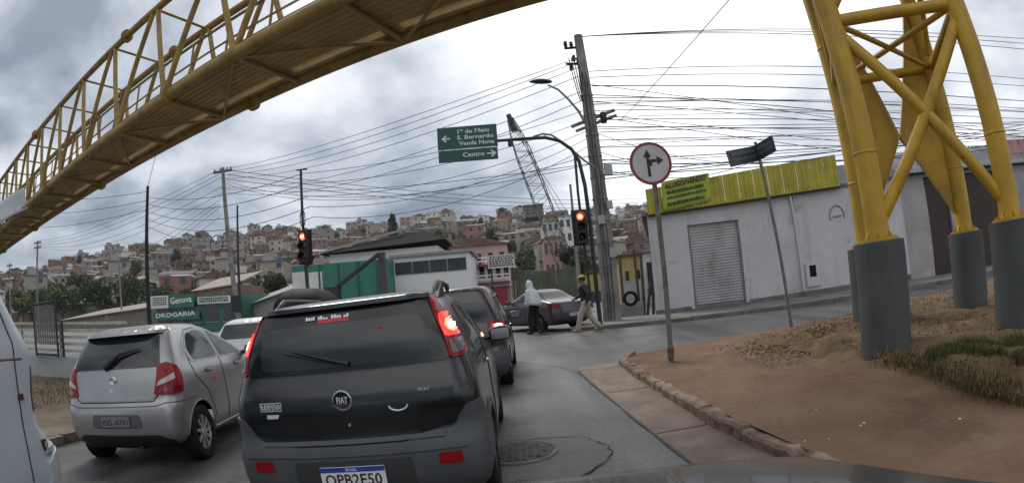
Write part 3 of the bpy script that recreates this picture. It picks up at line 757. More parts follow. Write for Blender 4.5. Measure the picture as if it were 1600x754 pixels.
    def wheels(s, rimmat, style='spoke', tw=.19):
        for yc in (0.0, s.wb):
            for sg in (1, -1):
                x = s.track*sg
                w = bpy.data.objects.new('wheel', None); COL.objects.link(w); w.parent = s.root; w.location = (x, yc, s.wr)
                r = s.wr; h = tw/2
                m = MB(); m.lathe([(r*.62, -h*.95), (r*.9, -h), (r*.985, -h*.8), (r, -h*.4), (r, h*.4), (r*.985, h*.8), (r*.9, h), (r*.66, h*.95), (r*.62, h*.8)] if sg > 0 else [(r*.62, -h*.8), (r*.66, -h*.95), (r*.9, -h), (r*.985, -h*.8), (r, -h*.4), (r, h*.4), (r*.985, h*.8), (r*.9, h), (r*.62, h*.95)], (0, 0, 0), 'x', 32, cap=False)
                m.build('tyre', RUBBER, w, ang=40, org=np.zeros(3))
                m = MB(); o_ = sg*h*.55; m.lathe([(r*.64, sg*h*.78), (r*.60, sg*h*.80), (r*.57, o_)], (0, 0, 0), 'x', 28, cap=False)
                m.lathe([(r*.2, o_), (r*.16, sg*h*.92), (0.001, sg*h*.96)], (0, 0, 0), 'x', 16)
                for k in range(9):
                    a = 2*math.pi*k/9; d = np.array([0, math.cos(a), math.sin(a)]); t = np.array([0, -math.sin(a), math.cos(a)])
                    p = np.array([o_, 0, 0])
                    m.prism([p+d*r*.12-t*.012, p+d*r*.12+t*.012, p+d*r*.6+t*.034, p+d*r*.6-t*.004], np.array([sg*.03, 0, 0]))
                m.build('rim', rimmat, w, org=np.zeros(3))
                m = MB(); m.lathe([(r*.6, o_-sg*.035), (0.001, o_-sg*.035)], (0, 0, 0), 'x', 20); m.build('brake_disc', DARKINT, w, org=np.zeros(3))
        for yc in (0.0, s.wb):
            m = MB(); m.box((-s.track+.02, yc-s.ra-.02, s.zb+.02), (s.track-.02, yc+s.ra+.02, s.wr+s.ra+.06))
            m.build('wheel_well', DARKINT, s.root, org=np.zeros(3))
    def mirror(s, y, z, sg, paint):
        p = s.pos('R' if sg > 0 else 'L', y, z); m = MB(); c_ = p+np.array([sg*.14, 0, .05]); P = []; n = 12
        for j in range(7):
            v = -math.pi/2+math.pi*j/6
            for i in range(n):
                u = 2*math.pi*i/n; sx = math.copysign(abs(math.cos(u))**.6, math.cos(u)); sz = math.copysign(abs(math.sin(u))**.6, math.sin(u))
                P.append(c_+np.array([sx*.115*math.cos(v), math.sin(v)*.06, sz*.075*math.cos(v)]))
        m.add(P, [(j*n+i, j*n+(i+1) % n, (j+1)*n+(i+1) % n, (j+1)*n+i) for j in range(6) for i in range(n)])
        m.tube([p+np.array([-sg*.03, 0, .02]), c_], .03, 6); wm = m.build('wing_mirror', paint, s.root, ang=60, org=np.zeros(3))
        m = MB(); m.obox(c_+np.array([-.085, -.062, -.05]), (.17, 0, 0), (0, 0, .10), (0, -.004, 0)); m.build('mirror_glass', mat('mirror_glass', (.25, .26, .27), .08, .8), wm, org=np.zeros(3))

def text_mesh(txt, size, mats, depth=.004, bold=0.0, align='CENTER'):
    cu = bpy.data.curves.new('t', 'FONT'); cu.body = txt; cu.size = size; cu.align_x = align; cu.align_y = 'CENTER'; cu.extrude = depth; cu.resolution_u = 2
    cu.offset = bold*size
    o = bpy.data.objects.new('t', cu); COL.objects.link(o); bpy.context.view_layer.update()
    me = bpy.data.meshes.new_from_object(o.evaluated_get(bpy.context.evaluated_depsgraph_get()))
    bpy.data.objects.remove(o); me.materials.clear(); me.materials.append(mats); return me
def put_text(txt, size, mats, origin, right, up, parent, org, name='lettering', fit=None, **k):
    """lettering lying in the plane of right and up, centred at origin (world coords minus org)"""
    me = text_mesh(txt, size, mats, **k)
    v = np.zeros(len(me.vertices)*3); me.vertices.foreach_get('co', v); v = v.reshape(-1, 3)
    right = np.asarray(right, float)/np.linalg.norm(right); up = np.asarray(up, float)/np.linalg.norm(up); nrm = np.cross(right, up)
    sx = sy = 1.0
    if fit:
        w = v[:, 0].max()-v[:, 0].min(); h = v[:, 1].max()-v[:, 1].min(); v[:, 0] -= (v[:, 0].max()+v[:, 0].min())/2; v[:, 1] -= (v[:, 1].max()+v[:, 1].min())/2
        sx, sy = fit[0]/w, fit[1]/h
    c = np.asarray(origin, float)-np.asarray(org, float) + v[:, :1]*sx*right + v[:, 1:2]*sy*up + v[:, 2:]*nrm
    me.vertices.foreach_set('co', c.ravel()); me.update(); me.name = name
    return link(name, me, parent)

def car_root(name, loc, yaw, roll, pitch, label, cat='car', group=None):
    o = empty(name, tuple(loc), label, cat, group); M = Matrix.Rotation(yaw, 4, 'Z') @ Matrix.Rotation(pitch, 4, 'X') @ Matrix.Rotation(roll, 4, 'Y')
    o.rotation_euler = M.to_euler(); ORG[o.name] = np.zeros(3); return o
Z3 = np.zeros(3)
def plate(root, y, z, w, h, txt, stripe=True, tilt=0.0, x=0.0):
    m = MB(); m.box((x-w/2, y-.012, z-h/2), (x+w/2, y, z+h/2)); p = m.build('number_plate', WHITE if stripe else mat('old_plate_grey', (.17, .175, .18), .45), root, org=Z3)
    if stripe:
        m = MB(); m.box((x-w/2, y-.0145, z+h*.27), (x+w/2, y-.0122, z+h/2)); m.build('blue_band', mat('plate_blue', (.02, .05, .30), .4), p, org=Z3)
        put_text('BRASIL', .03, WHITE, (x, y-.016, z+h*.385), (1, 0, 0), (0, 0, 1), p, Z3, fit=(.07, .016), depth=.0006)
    put_text(txt, .1, mat('plate_black', (.012, .012, .012), .5), (x, y-.0135, z-(h*.1 if stripe else .005)), (1, 0, 0), (0, 0, 1), p, Z3, fit=(w*.88, h*(.55 if stripe else .52)), depth=.0008, bold=.012)
    return p

# ------------------------------------------------------------------ black hatchback ahead
BLK = mat('black_car_paint', (0.0055, 0.007, 0.0085), 0.28, 0.0, var=.06, vs_=3, coat=.5, spec=.4, wear=(((.06, .055, .05), (3, 3, 3), .5, .75, .14),))
rt = car_root('hatchback', (-1.02, 3.62, -0.05), R(1.2), R(-3.2), 0, 'black boxy hatchback with lit brake lamps directly ahead, plate OPB2E50')
uno_rows = [(.20, .70, -.50, 2.9), (.28, .78, -.62, 3.0), (.40, .815, -.665, 3.06), (.52, .822, -.665, 3.06), (.60, .822, -.645, 3.04), (.66, .82, -.606, 3.02), (.80, .818, -.622, 2.93), (.885, .812, -.618, 2.6), (.94, .803, -.598, 2.35), (1.0, .79, -.572, 2.06),
            (1.06, .772, -.556, 1.94), (1.2, .715, -.53, 1.70), (1.34, .652, -.478, 1.42), (1.41, .612, -.44, 1.22), (1.45, .565, -.39, 1.05), (1.475, .49, -.27, .9), (1.49, .36, -.1, .75), (1.495, .12, .15, .5)]
c = Car(rt, uno_rows, rr=.15, wb=2.376, wr=.295, ra=.345, zb=.2, track=.715)
c.shell(BLK)
c.panel('tailgate', 'rear', [(-.56, .675), (-.44, .645), (.44, .645), (.56, .675), (.625, .76), (.655, .90), (.655, 1.035), (-.655, 1.035), (-.655, .90), (-.625, .76)], BLK, .010, rnd=.03)
gs = c.panel('window_surround', 'rear', [(-.66, 1.05), (.66, 1.05), (.60, 1.25), (.545, 1.405), (-.545, 1.405), (-.60, 1.25)], mat('gloss_black', (.010, .011, .012), .12), .009, rnd=.04)
c.panel('rear_window', 'rear', [(-.55, 1.075), (.55, 1.075), (.515, 1.33), (-.515, 1.33)], mat('rear_screen', (.024, .027, .031), .10, spec=.5), .013, parent=gs, rnd=.06)
c.panel('bumper', 'wrap', [(-2.10, .21), (2.10, .21), (2.13, .36), (2.10, .60), (1.85, .80), (1.30, .79), (1.06, .73), (.90, .64), (.5, .605), (-.5, .605), (-.90, .64), (-1.06, .73), (-1.30, .79), (-1.85, .80), (-2.10, .60), (-2.13, .36)], GREYPL, .014)
c.panel('bumper_ledge', 'rear', [(-.58, .612), (.58, .612), (.60, .634), (-.60, .634)], GREYPL, .022)
c.panel('bumper_lip', 'wrap', [(-1.2, .550), (1.2, .550), (1.2, .562), (-1.2, .562)], GREYPL, .026, step=.1)
pr_ = c.panel('plate_recess', 'rear', [(-.37, .33), (.37, .33), (.37, .525), (-.37, .525)], mat('recess_plastic', (.03, .032, .034), .6), .018, rnd=.03)
plate(rt, -.69, .43, .40, .13, 'OPB2E50', x=.0)
for sg in (-1, 1):
    c.panel('reflector', 'rear', [(sg*.52, .462), (sg*.655, .462), (sg*.655, .530), (sg*.52, .530)][::sg], RED, .020, rnd=.015, step=.04)
    pl = [(.655, 1.055), (.74, 1.055), (.748, 1.12), (.715, 1.25), (.655, 1.375), (.60, 1.425), (.555, 1.425), (.575, 1.33), (.63, 1.18)]
    lm = c.panel('tail_lamp', 'rear', [(sg*a, b) for a, b in pl][::sg], RED, .016, rnd=.02, step=.04)
    c.panel('brake_light', 'rear', [(sg*a, b) for a, b in [(.637, 1.175), (.722, 1.175), (.70, 1.26), (.665, 1.315), (.600, 1.315), (.612, 1.25)]][::sg], REDG, .020, parent=lm, rnd=.02, step=.03, rim=.01)
    c.panel('bulb_glow', 'rear', [(sg*(.668+.034*math.cos(a)-.012*math.sin(a)), 1.240+.046*math.sin(a)) for a in np.linspace(0, 2*math.pi, 17)[:-1]][::sg], REDC, .023, parent=lm, step=.03, rim=.006)
    c.panel('bulb_core', 'rear', [(sg*(.668+.019*math.cos(a)), 1.240+.026*math.sin(a)) for a in np.linspace(0, 2*math.pi, 13)[:-1]][::sg], REDW_, .025, parent=lm, step=.02, rim=.004)
    c.panel('reverse_lens', 'rear', [(sg*a, b) for a, b in [(.665, 1.075), (.722, 1.075), (.732, 1.155), (.652, 1.16)]][::sg], mat('smoked_lens', (.12, .09, .09), .15), .020, parent=lm, rnd=.015, step=.03, rim=.01)
    # roof rail with its swept foot
    m = MB(); pts = [c.pos('R' if sg > 0 else 'L', y_, 1.43) + np.array([-sg*.015, 0, dz]) for y_, dz in ((-.12, -.01), (-.06, .05), (.05, .09), (.3, .095), (.9, .09), (1.1, .03))]
    m.tube(pts, [.012, .02, .022, .02, .02, .012], 8)
    m.prism([pts[0]+np.array([0, -.06, 0]), pts[1], pts[2], pts[2]+np.array([0, .10, -.09])], np.array([sg*.03, 0, 0])); m.build('roof_rail', PLASTIC, rt, ang=50, org=Z3)
    sd_ = 'R' if sg > 0 else 'L'
    c.panel('side_window', sd_, [(-.05, 1.05), (.58, 1.045), (.60, 1.375), (.15, 1.375)], GLASSS, .006, rnd=.05)
    c.panel('side_window', sd_, [(.68, 1.045), (1.62, 1.03), (1.18, 1.375), (.69, 1.38)], GLASSS, .006, rnd=.05)
    c.panel('wheel_arch_trim', sd_, [(.39*math.cos(a), .295+.41*math.sin(a)) for a in np.linspace(math.pi, 0, 15)]+[(.345*math.cos(a), .295+.35*math.sin(a)) for a in np.linspace(0, math.pi, 15)], GREYPL, .014)
    c.panel('sill_trim', sd_, [(.36, .22), (1.98, .22), (1.98, .33), (.36, .33)], GREYPL, .012)
    c.mirror(1.62, .98, sg, BLK)
    for y_ in (.62,): c.line('door_seam', sd_, [(y_, .35), (y_+.02, 1.40)])
    c.panel('door_handle', sd_, [(.42, .90), (.58, .90), (.58, .93), (.42, .93)], BLK, .025)
m = MB(); P = []                                                   # roof edge spoiler
for x in np.linspace(-.56, .56, 15):
    p = c.pos('rear', x, 1.425, 0); e_ = 1-abs(x/.56)**4*.5
    P.append([p+np.array([0, .10, .012]), p+np.array([0, -.045*e_, .026]), p+np.array([0, -.05*e_, .0]), p+np.array([0, .02, -.012])])
m.add([q for r_ in P for q in r_], [(i*4+j, (i+1)*4+j, (i+1)*4+(j+1) % 4, i*4+(j+1) % 4) for i in range(14) for j in range(4)]+[(0, 1, 2, 3), (59, 58, 57, 56)]); m.build('roof_spoiler', BLK, rt, ang=40, org=Z3)
# emblem, badges, stickers, wiper
yb = c.pos('rear', 0, .90, .012)[1]
m = MB(); m.lathe([(.062, 0), (.062, -.008), (.052, -.010), (.050, -.004)], (-.0, yb, .885), 'y', 28, cap=False); em = m.build('emblem', CHROME, rt, ang=40, org=Z3)
m = MB(); m.lathe([(.048, -.003), (0.001, -.003)], (-.0, yb, .885), 'y', 24); m.build('emblem_disc', mat('emblem_dark', (.02, .02, .022), .3), em, org=Z3)
BADGE = mat('badge_silver', (.62, .62, .62), .35, .2)
put_text('FIAT', .03, BADGE, (0, yb-.006, .885), (1, 0, 0), (0, 0, 1), em, Z3, fit=(.070, .040), depth=.002, bold=.02)
yq = c.pos('rear', -.5, .86, .013)[1]
for i, ch in enumerate('uno'):
    xx = -.535+i*.052; m = MB()
    for a, b in (((-.022, -.022), (.022, -.018)), ((-.022, .018), (.022, .022)), ((-.022, -.018), (-.018, .018)), ((.018, -.018), (.022, .018))): m.box((xx+a[0], yq-.003, .868+a[1]*1.2), (xx+b[0], yq+.004, .868+b[1]*1.2))
    o_ = m.build('badge', BADGE, rt, org=Z3); put_text(ch, .04, BADGE, (xx, yq-.001, .868), (1, 0, 0), (0, 0, 1), o_, Z3, fit=(.026, .03), depth=.002, bold=.02)
m = MB(); m.box((-.52, yq-.002, .795), (-.435, yq+.003, .820)); m.build('badge_strip', BADGE, rt, org=Z3)
put_text('WAY', .04, mat('badge_white', (.5, .5, .5), .4), (.49, c.pos('rear', .49, .90, .013)[1], .905), (1, 0, 0), (0, 0, 1), rt, Z3, name='model_badge', fit=(.075, .02), depth=.002)
m = MB(); pts = [np.array([.33+.055*math.cos(a), c.pos('rear', .33, .8, .013)[1], .83+.032*math.sin(a)]) for a in np.linspace(math.pi, 2*math.pi, 9)]; m.tube(pts, .0055, 6); m.build('smile_sticker', BADGE, rt, org=Z3)
m = MB(); m.lathe([(.010, 0), (.010, -.006), (0.001, -.006)], (.02, c.pos('rear', .0, .74, .012)[1], .735), 'y', 12); m.build('key_lock', CHROME, rt, org=Z3)
pz = 1.372; yy_ = c.pos('rear', -.05, pz, .016)[1]
m = MB(); xq = -.21
for i in range(17):
    w_ = random.uniform(.009, .016); h_ = random.uniform(.010, .022)
    if i not in (4, 9, 14): m.obox((xq, yy_-.004, pz-.006), (w_, 0, 0), (0, h_*.33, h_), (0, -.001, 0))
    xq += w_+.004
m.build('window_sticker', mat('sticker_white', (.8, .8, .8), .5), rt, org=Z3)
m = MB(); m.obox((-.13, yy_-.006, pz-.028), (.20, 0, 0), (0, .008, .022), (0, -.002, 0)); m.build('red_sticker', mat('sticker_red', (.55, .03, .05), .5), rt, org=Z3)
m = MB(); a = c.pos('rear', .06, 1.085, .035); b = c.pos('rear', -.30, 1.185, .03); m.tube([c.pos('rear', .06, 1.085, 0), a, b], [.018, .016, .006], 8); b2 = c.pos('rear', -.36, 1.18, .022); m.tube([c.pos('rear', -.02, 1.095, .02), b2], .007, 6); m.build('rear_wiper', PLASTIC, rt, ang=40, org=Z3)
m = MB(); q = c.pos('rear', .26, 1.27, .016)
for i in range(5):
    a = i*2*math.pi/5+.3; m.prism([q+np.array([.022*math.cos(a), 0, .022*math.sin(a)]), q+np.array([.012*math.cos(a+.5), 0, .012*math.sin(a+.5)]), q, q+np.array([.012*math.cos(a-.5), 0, .012*math.sin(a-.5)])], np.array([0, -.002, 0]))
m.build('red_leaf_sticker', mat('sticker_red', (.55, .03, .05), .5), rt, org=Z3)
c.wheels(mat('steel_rim', (.12, .12, .125), .4, .6))

# ------------------------------------------------------------------ silver hatchback on the left
SIL = mat('silver_car_paint', (0.30, 0.298, 0.305), 0.34, 0.55, var=.05, vs_=4, coat=.6)
rt = car_root('hatchback', (-4.22, 4.82, -0.215), R(8.5), R(-3.6), R(-.4), 'silver rounded hatchback with dark rear wiper, turned slightly left beside the black car')
et_rows = [(.22, .70, -.44, 2.95), (.30, .79, -.545, 3.06), (.42, .835, -.59, 3.1), (.55, .847, -.595, 3.1), (.66, .847, -.585, 3.1), (.72, .847, -.55, 3.05), (.88, .842, -.51, 2.75), (.98, .825, -.48, 2.3), (1.06, .80, -.455, 2.02),
           (1.2, .735, -.385, 1.75), (1.34, .665, -.285, 1.42), (1.42, .615, -.21, 1.18), (1.465, .55, -.10, 1.0), (1.49, .46, .02, .85), (1.505, .33, .2, .7), (1.51, .12, .35, .5)]
c = Car(rt, et_rows, rr=.22, wb=2.46, wr=.30, ra=.35, zb=.22, track=.735)
c.shell(SIL)
c.panel('tailgate', 'rear', [(-.52, .735), (.52, .735), (.60, .80), (.62, 1.045), (-.62, 1.045), (-.60, .80)], SIL, .008, rnd=.05)
c.line('tailgate_seam', 'rear', [(-.63, 1.05), (-.615, .80), (-.53, .72), (.53, .72), (.615, .80), (.63, 1.05)], .006, .001)
c.panel('rear_window', 'rear', [(-.635, 1.06), (.635, 1.06), (.60, 1.20), (.545, 1.385), (-.545, 1.385), (-.60, 1.20)], GLASS, .008, rnd=.04)
m = MB(); P = []
for x in np.linspace(-.57, .57, 15):
    p = c.pos('rear', x, 1.415, 0); e_ = 1-abs(x/.57)**4*.45
    P.append([p+np.array([0, .16, .018]), p+np.array([0, -.10*e_, .020]), p+np.array([0, -.115*e_, -.012]), p+np.array([0, .0, -.035])])
m.add([q for r_ in P for q in r_], [(i*4+j, (i+1)*4+j, (i+1)*4+(j+1) % 4, i*4+(j+1) % 4) for i in range(14) for j in range(4)]+[(0, 1, 2, 3), (59, 58, 57, 56)]); sp = m.build('roof_spoiler', SIL, rt, ang=40, org=Z3)
m = MB(); m.add([q+np.array([0, -.004, -.004]) for r_ in P for q in (r_[2], r_[3])], [(i*2, (i+1)*2, (i+1)*2+1, i*2+1) for i in range(14)]); m.build('spoiler_underside', PLASTIC, sp, org=Z3)
c.line('bumper_seam', 'wrap', [(-2.1, .70), (-1.2, .70), (-.9, .675), (.9, .675), (1.2, .70), (2.1, .70)], .005, .001)
c.panel('plate_recess', 'rear', [(-.36, .455), (.36, .455), (.34, .60), (-.34, .60)], mat('silver_recess', (.12, .12, .125), .45, .4), .006, rnd=.05)
plate(rt, c.pos('rear', 0, .525, .008)[1]-.002, .527, .40, .105, 'PZL-6731', stripe=False)
c.panel('lower_valance', 'wrap', [(-1.6, .225), (1.6, .225), (1.5, .30), (.9, .38), (-.9, .38), (-1.5, .30)], PLASTIC, .008)
for sg in (-1, 1):
    lm = c.panel('tail_lamp', 'wrap', [(sg*a, b) for a, b in [(.90, .785), (1.40, .77), (1.86, .79), (1.88, .97), (1.74, 1.05), (1.42, 1.095), (1.10, 1.07), (.97, .93)]][::sg], RED, .014, rnd=.03, step=.05)
    c.panel('clear_lens', 'wrap', [(sg*a, b) for a, b in [(.97, .865), (1.58, .925), (1.58, .985), (1.03, .91)]][::sg], CLEARL, .018, parent=lm, rnd=.015, step=.04, rim=.008)
    c.panel('dark_lens', 'wrap', [(sg*a, b) for a, b in [(1.02, .80), (1.78, .81), (1.80, .855), (1.0, .85)]][::sg], mat('deep_red_lens', (.12, .004, .008), .15, coat=.5), .018, parent=lm, rnd=.015, step=.04, rim=.008)
    sd_ = 'R' if sg > 0 else 'L'
    c.panel('window_frame', sd_, [(.02, 1.055), (1.72, 1.05), (1.22, 1.40), (.55, 1.43), (.16, 1.38), (-.02, 1.22)], mat('silver_frame', (.33, .33, .345), .4, .5), .004, rnd=.06)
    c.panel('side_window', sd_, [(.10, 1.08), (.76, 1.075), (.74, 1.37), (.52, 1.405), (.22, 1.36), (.07, 1.20)], GLASSS, .009, rnd=.06)
    c.panel('side_window', sd_, [(.86, 1.075), (1.62, 1.07), (1.20, 1.36), (.86, 1.39)], GLASSS, .009, rnd=.05)
    c.line('door_seam', sd_, [(.80, .34), (.80, 1.40)], .004, .002)
    c.line('door_seam', sd_, [(.40, .42), (.28, .72), (.02, .92), (-.02, 1.08), (.06, 1.24), (.24, 1.41), (.6, 1.44)], .005, .001)
    c.line('door_seam', sd_, [(1.80, .34), (1.84, .98)], .004, .002)
    for y_ in (.30, 1.22):
        q = c.panel('door_handle', sd_, [(y_, .935), (y_+.17, .935), (y_+.17, .962), (y_, .962)], SIL, .03, rnd=.01, step=.04)
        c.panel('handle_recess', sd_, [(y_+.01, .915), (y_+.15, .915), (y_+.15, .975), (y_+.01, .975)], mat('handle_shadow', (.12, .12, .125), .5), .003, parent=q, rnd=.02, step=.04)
    c.panel('sill_trim', sd_, [(.42, .245), (1.98, .245), (1.98, .29), (.42, .29)], mat('sill_silver', (.42, .42, .43), .4, .5), .012)
    c.line('wheel_arch_lip', sd_, [(.352*math.cos(a), .30+.352*math.sin(a)) for a in np.linspace(math.pi*.97, .03, 20)], .010, .002, SIL)
    c.mirror(1.72, 1.03, sg, PLASTIC)
c.panel('fuel_flap', 'R', [(-.22, .84), (-.06, .84), (-.06, .98), (-.22, .98)], SIL, .004, rnd=.02)
yb = c.pos('rear', 0, .94, .010)[1]
m = MB()
for rx, rz in ((.055, .038), (.022, .037), (.036, .018)):
    m.tube([np.array([rx*math.cos(a), yb-.004, .945+rz*math.sin(a)]) for a in np.linspace(0, 2*math.pi, 21)], .005, 6)
m.build('emblem', CHROME, rt, ang=40, org=Z3)
for x_, z_, s_, w_ in ((-.50, .945, 'ETIOS', .11), (.44, .955, 'XS', .06), (.40, .80, 'FLEX', .07)): put_text(s_, .03, BADGE, (x_, c.pos('rear', x_, z_, .010)[1], z_), (1, 0, 0), (0, 0, 1), rt, Z3, name='model_badge', fit=(w_, .016), depth=.002)
m = MB(); q = c.pos('rear', -.03, .845, .010); m.prism([q+np.array([-.03, 0, -.015]), q+np.array([.03, 0, -.015]), q+np.array([0, 0, .02])], np.array([0, -.003, 0])); m.build('white_sticker', WHITE, rt, org=Z3)
m = MB(); m.tube([c.pos('rear', -.10, 1.07, 0), c.pos('rear', -.10, 1.075, .045), c.pos('rear', .10, 1.19, .05), c.pos('rear', .36, 1.235, .03)], [.035, .035, .022, .008], 8); m.build('rear_wiper', PLASTIC, rt, ang=40, org=Z3)
m = MB(); m.tube([(.25, -.55, .24), (.25, -.3, .24)], .025, 8); m.build('exhaust_pipe', BLACKM, rt, org=Z3)
c.wheels(mat('silver_hubcap', (.42, .42, .43), .35, .6))
c.panel('red_sticker', 'R', [(.46, .80), (.56, .82), (.55, .86), (.47, .85)], mat('sticker_red', (.55, .03, .05), .5), .005, step=.04)

# ------------------------------------------------------------------ simpler cars farther off
def far_car(loc, yaw, label, paint, rows=uno_rows, lit=False, roll=0, sedan=False, wb=2.4, platetxt=None, lampz=(.86, 1.04), rails=False, win=(1.07, 1.38, .60, .52), mirr=PLASTIC):
    rt = car_root('car', loc, yaw, roll, 0, label); c = Car(rt, rows, rr=.2, wb=wb, wr=.30, ra=.35, zb=.21, track=.72)
    c.shell(paint)
    z0, z1, wa, wb_ = win
    c.panel('rear_window', 'rear', [(-wa, z0), (wa, z0), (wb_, z1), (-wb_, z1)], GLASS, .008, rnd=.05)
    c.panel('tailgate', 'rear', [(-.58, .66), (.58, .66), (.62, z0-.03 if not sedan else .93), (-.62, z0-.03 if not sedan else .93)], paint, .007, rnd=.04)
    c.panel('bumper', 'wrap', [(-2.05, .23), (2.05, .23), (2.05, .60), (1.2, .62), (-1.2, .62), (-2.05, .60)], paint if not rails else GREYPL, .014, step=.09)
    c.panel('lower_valance', 'rear', [(-.6, .24), (.6, .24), (.55, .36), (-.55, .36)], PLASTIC, .018)
    for sg in (-1, 1):
        lm = c.panel('tail_lamp', 'wrap', [(sg*a, b) for a, b in [(.9, lampz[0]), (1.95, lampz[0]+.02), (1.95, lampz[1]-.03), (1.5, lampz[1]), (.95, lampz[1]-.02)]][::sg], RED, .014, rnd=.03, step=.06)
        if lit: c.panel('brake_light', 'wrap', [(sg*a, b) for a, b in [(1.1, lampz[0]+.04), (1.75, lampz[0]+.05), (1.75, lampz[1]-.06), (1.1, lampz[1]-.05)]][::sg], REDG, .019, parent=lm, rnd=.02, step=.04, rim=.008); c.panel('bulb_core', 'wrap', [(sg*(1.4+.22*math.cos(a)), sum(lampz)/2+.035*math.sin(a)) for a in np.linspace(0, 2*math.pi, 13)[:-1]][::sg], REDW_, .022, parent=lm, step=.04, rim=.006)
        sd_ = 'R' if sg > 0 else 'L'
        c.panel('side_window', sd_, [(.08, 1.07), (.76, 1.065), (.74, 1.37), (.24, 1.36)], GLASSS, .007, rnd=.05)
        c.panel('side_window', sd_, [(.84, 1.065), (1.62, 1.06), (1.22, 1.36), (.84, 1.38)], GLASSS, .007, rnd=.05)
        c.line('door_seam', sd_, [(.80, .34), (.80, 1.40)], .005, .002); c.line('door_seam', sd_, [(1.80, .34), (1.80, .98)], .005, .002)
        c.panel('sill_trim', sd_, [(.40, .25), (1.96, .25), (1.96, .30), (.40, .30)], PLASTIC, .01)
        for y_ in (.35, 1.25): c.panel('door_handle', sd_, [(y_, .90), (y_+.17, .90), (y_+.17, .93), (y_, .93)], paint, .025, step=.05)
        c.mirror(1.68, 1.02, sg, mirr)
        if rails:
            m = MB(); m.tube([c.pos(sd_, y_, 1.43)+np.array([0, 0, dz]) for y_, dz in ((.0, 0), (.15, .05), (.9, .05), (1.05, 0))], .018, 6); m.build('roof_rail', PLASTIC, rt, org=Z3)
    yp = c.pos('rear', 0, .80 if sedan else .5, .012)[1]
    plate(rt, yp-.002 if not sedan else c.pos('rear', 0, .55, .016)[1], .78 if False else (.55 if sedan else .46), .40, .13, platetxt or 'HKX4821', stripe=bool(platetxt) )
    c.wheels(mat('grey_hubcap', (.25, .25, .26), .4, .5)); return rt
sedan_rows = [(.21, .70, -.70, 3.1), (.30, .79, -.86, 3.24), (.45, .835, -.92, 3.3), (.60, .84, -.92, 3.3), (.75, .84, -.90, 3.25), (.90, .835, -.87, 2.9), (.97, .82, -.82, 2.45), (1.03, .80, -.50, 2.1), (1.08, .785, -.22, 1.98),
              (1.2, .725, .02, 1.70), (1.32, .665, .22, 1.42), (1.39, .62, .36, 1.2), (1.43, .55, .48, 1.05), (1.455, .44, .6, .95), (1.47, .12, .68, .8)]
# ------------------------------------------------------------------ other traffic
DRED = mat('dark_red_paint', (0.020, 0.010, 0.012), .3, coat=.7)
p3 = at_z(738, 600, 0.0)
far_car((-.98, 8.75, gz(-1.2, 8.7)), R(-1), 'near-black maroon car with glowing brake lamp just beyond the black hatchback', DRED, [(z if z < .9 else .9+(z-.9)*1.27, w, a, b) for z, w, a, b in uno_rows], lit=True, roll=R(-1.5), rails=True, lampz=(.90, 1.08))
far_car((-5.9, 10.9, gz(-5.9, 10.9)), R(3), 'white car half hidden between the silver and the black hatchback', mat('white_car_paint', (.55, .58, .58), .35, coat=.5), et_rows, roll=R(-2), wb=2.46)
far_car((-6.45, 15.2, gz(-6.4, 15.2)), R(2), 'dark tall car whose rounded roof shows above the black hatchback', mat('charcoal_car_paint', (.012, .012, .013), .7, spec=.15), [(z*1.36 if z > .9 else z*(1+.36*(z-.22)/.68), w, a, b) for z, w, a, b in et_rows], wb=2.46)
GREYC = mat('grey_sedan_paint', (.06, .057, .06), .3, .4, coat=.6)
psd = at_z(868, 521, .12)
far_car((psd[0]+.25, psd[1]+1.9, .12), R(34), 'dark grey sedan turning left across the junction behind the walkers', GREYC, sedan_rows, sedan=True, wb=2.5, platetxt='GYN7B13', win=(1.08, 1.36, .62, .53), lampz=(.80, .95))

# van along the left edge: right flank and nose
VANP = mat('van_paint', (.40, .445, .48), .35, coat=.4, var=.04)
vf = at_z(70, 700, .42)
van_rows = [(.25, .80, -1.0, 4.0), (.35, .90, -1.1, 4.08), (.55, .95, -1.12, 4.12), (.74, .955, -1.12, 4.11), (.84, .95, -1.12, 4.03), (1.02, .95, -1.12, 4.02), (1.25, .945, -1.12, 4.05), (1.36, .94, -1.12, 4.05), (1.44, .93, -1.12, 4.0), (1.67, .91, -1.1, 3.85), (1.80, .90, -1.1, 3.76), (2.1, .86, -1.08, 3.52), (2.25, .82, -1.05, 3.32), (2.31, .74, -.95, 2.9), (2.33, .5, -.6, 2.6), (2.335, .2, -.2, 2.2)]
VX, VY = -4.04, -1.60
rt = car_root('van', (VX, VY, gz(VX, 1)), R(0.6), R(-0.5), 0, 'pale grey van alongside at the left edge, only its nose and flank showing', 'van')
c = Car(rt, van_rows, rr=.15, rf=.16, bow=.03, wb=2.9, wr=.32, ra=.38, zb=.25, track=.80)
c.shell(VANP)
c.panel('windscreen', 'R', [(3.90, 1.50), (3.94, 1.50), (3.62, 2.0), (3.58, 2.0)], GLASS, .006, step=.1)
c.panel('side_window', 'R', [(2.1, 1.46), (3.66, 1.44), (3.36, 2.06), (2.1, 2.08)], GLASSS, .007, rnd=.06, step=.1)
c.panel('bumper', 'wrap', [(3.02, .28), (4.6, .28), (4.6, .66), (3.9, .68), (3.3, .66), (3.02, .60)], VANP, .05, rim=.06, step=.08)
c.panel('bumper_top', 'wrap', [(3.05, .665), (4.6, .69), (4.6, .72), (3.1, .70)], mat('van_trim_grey', (.30, .31, .32), .5), .03, rim=.04, step=.08)
c.line('door_seam', 'R', [(3.76, .5), (3.78, 1.4), (3.46, 2.1)], .006, .002); c.line('body_crease', 'R', [(0, 1.31), (3.9, 1.30)], .008, .0, mat('van_shadow_line', (.10, .10, .105), .5))
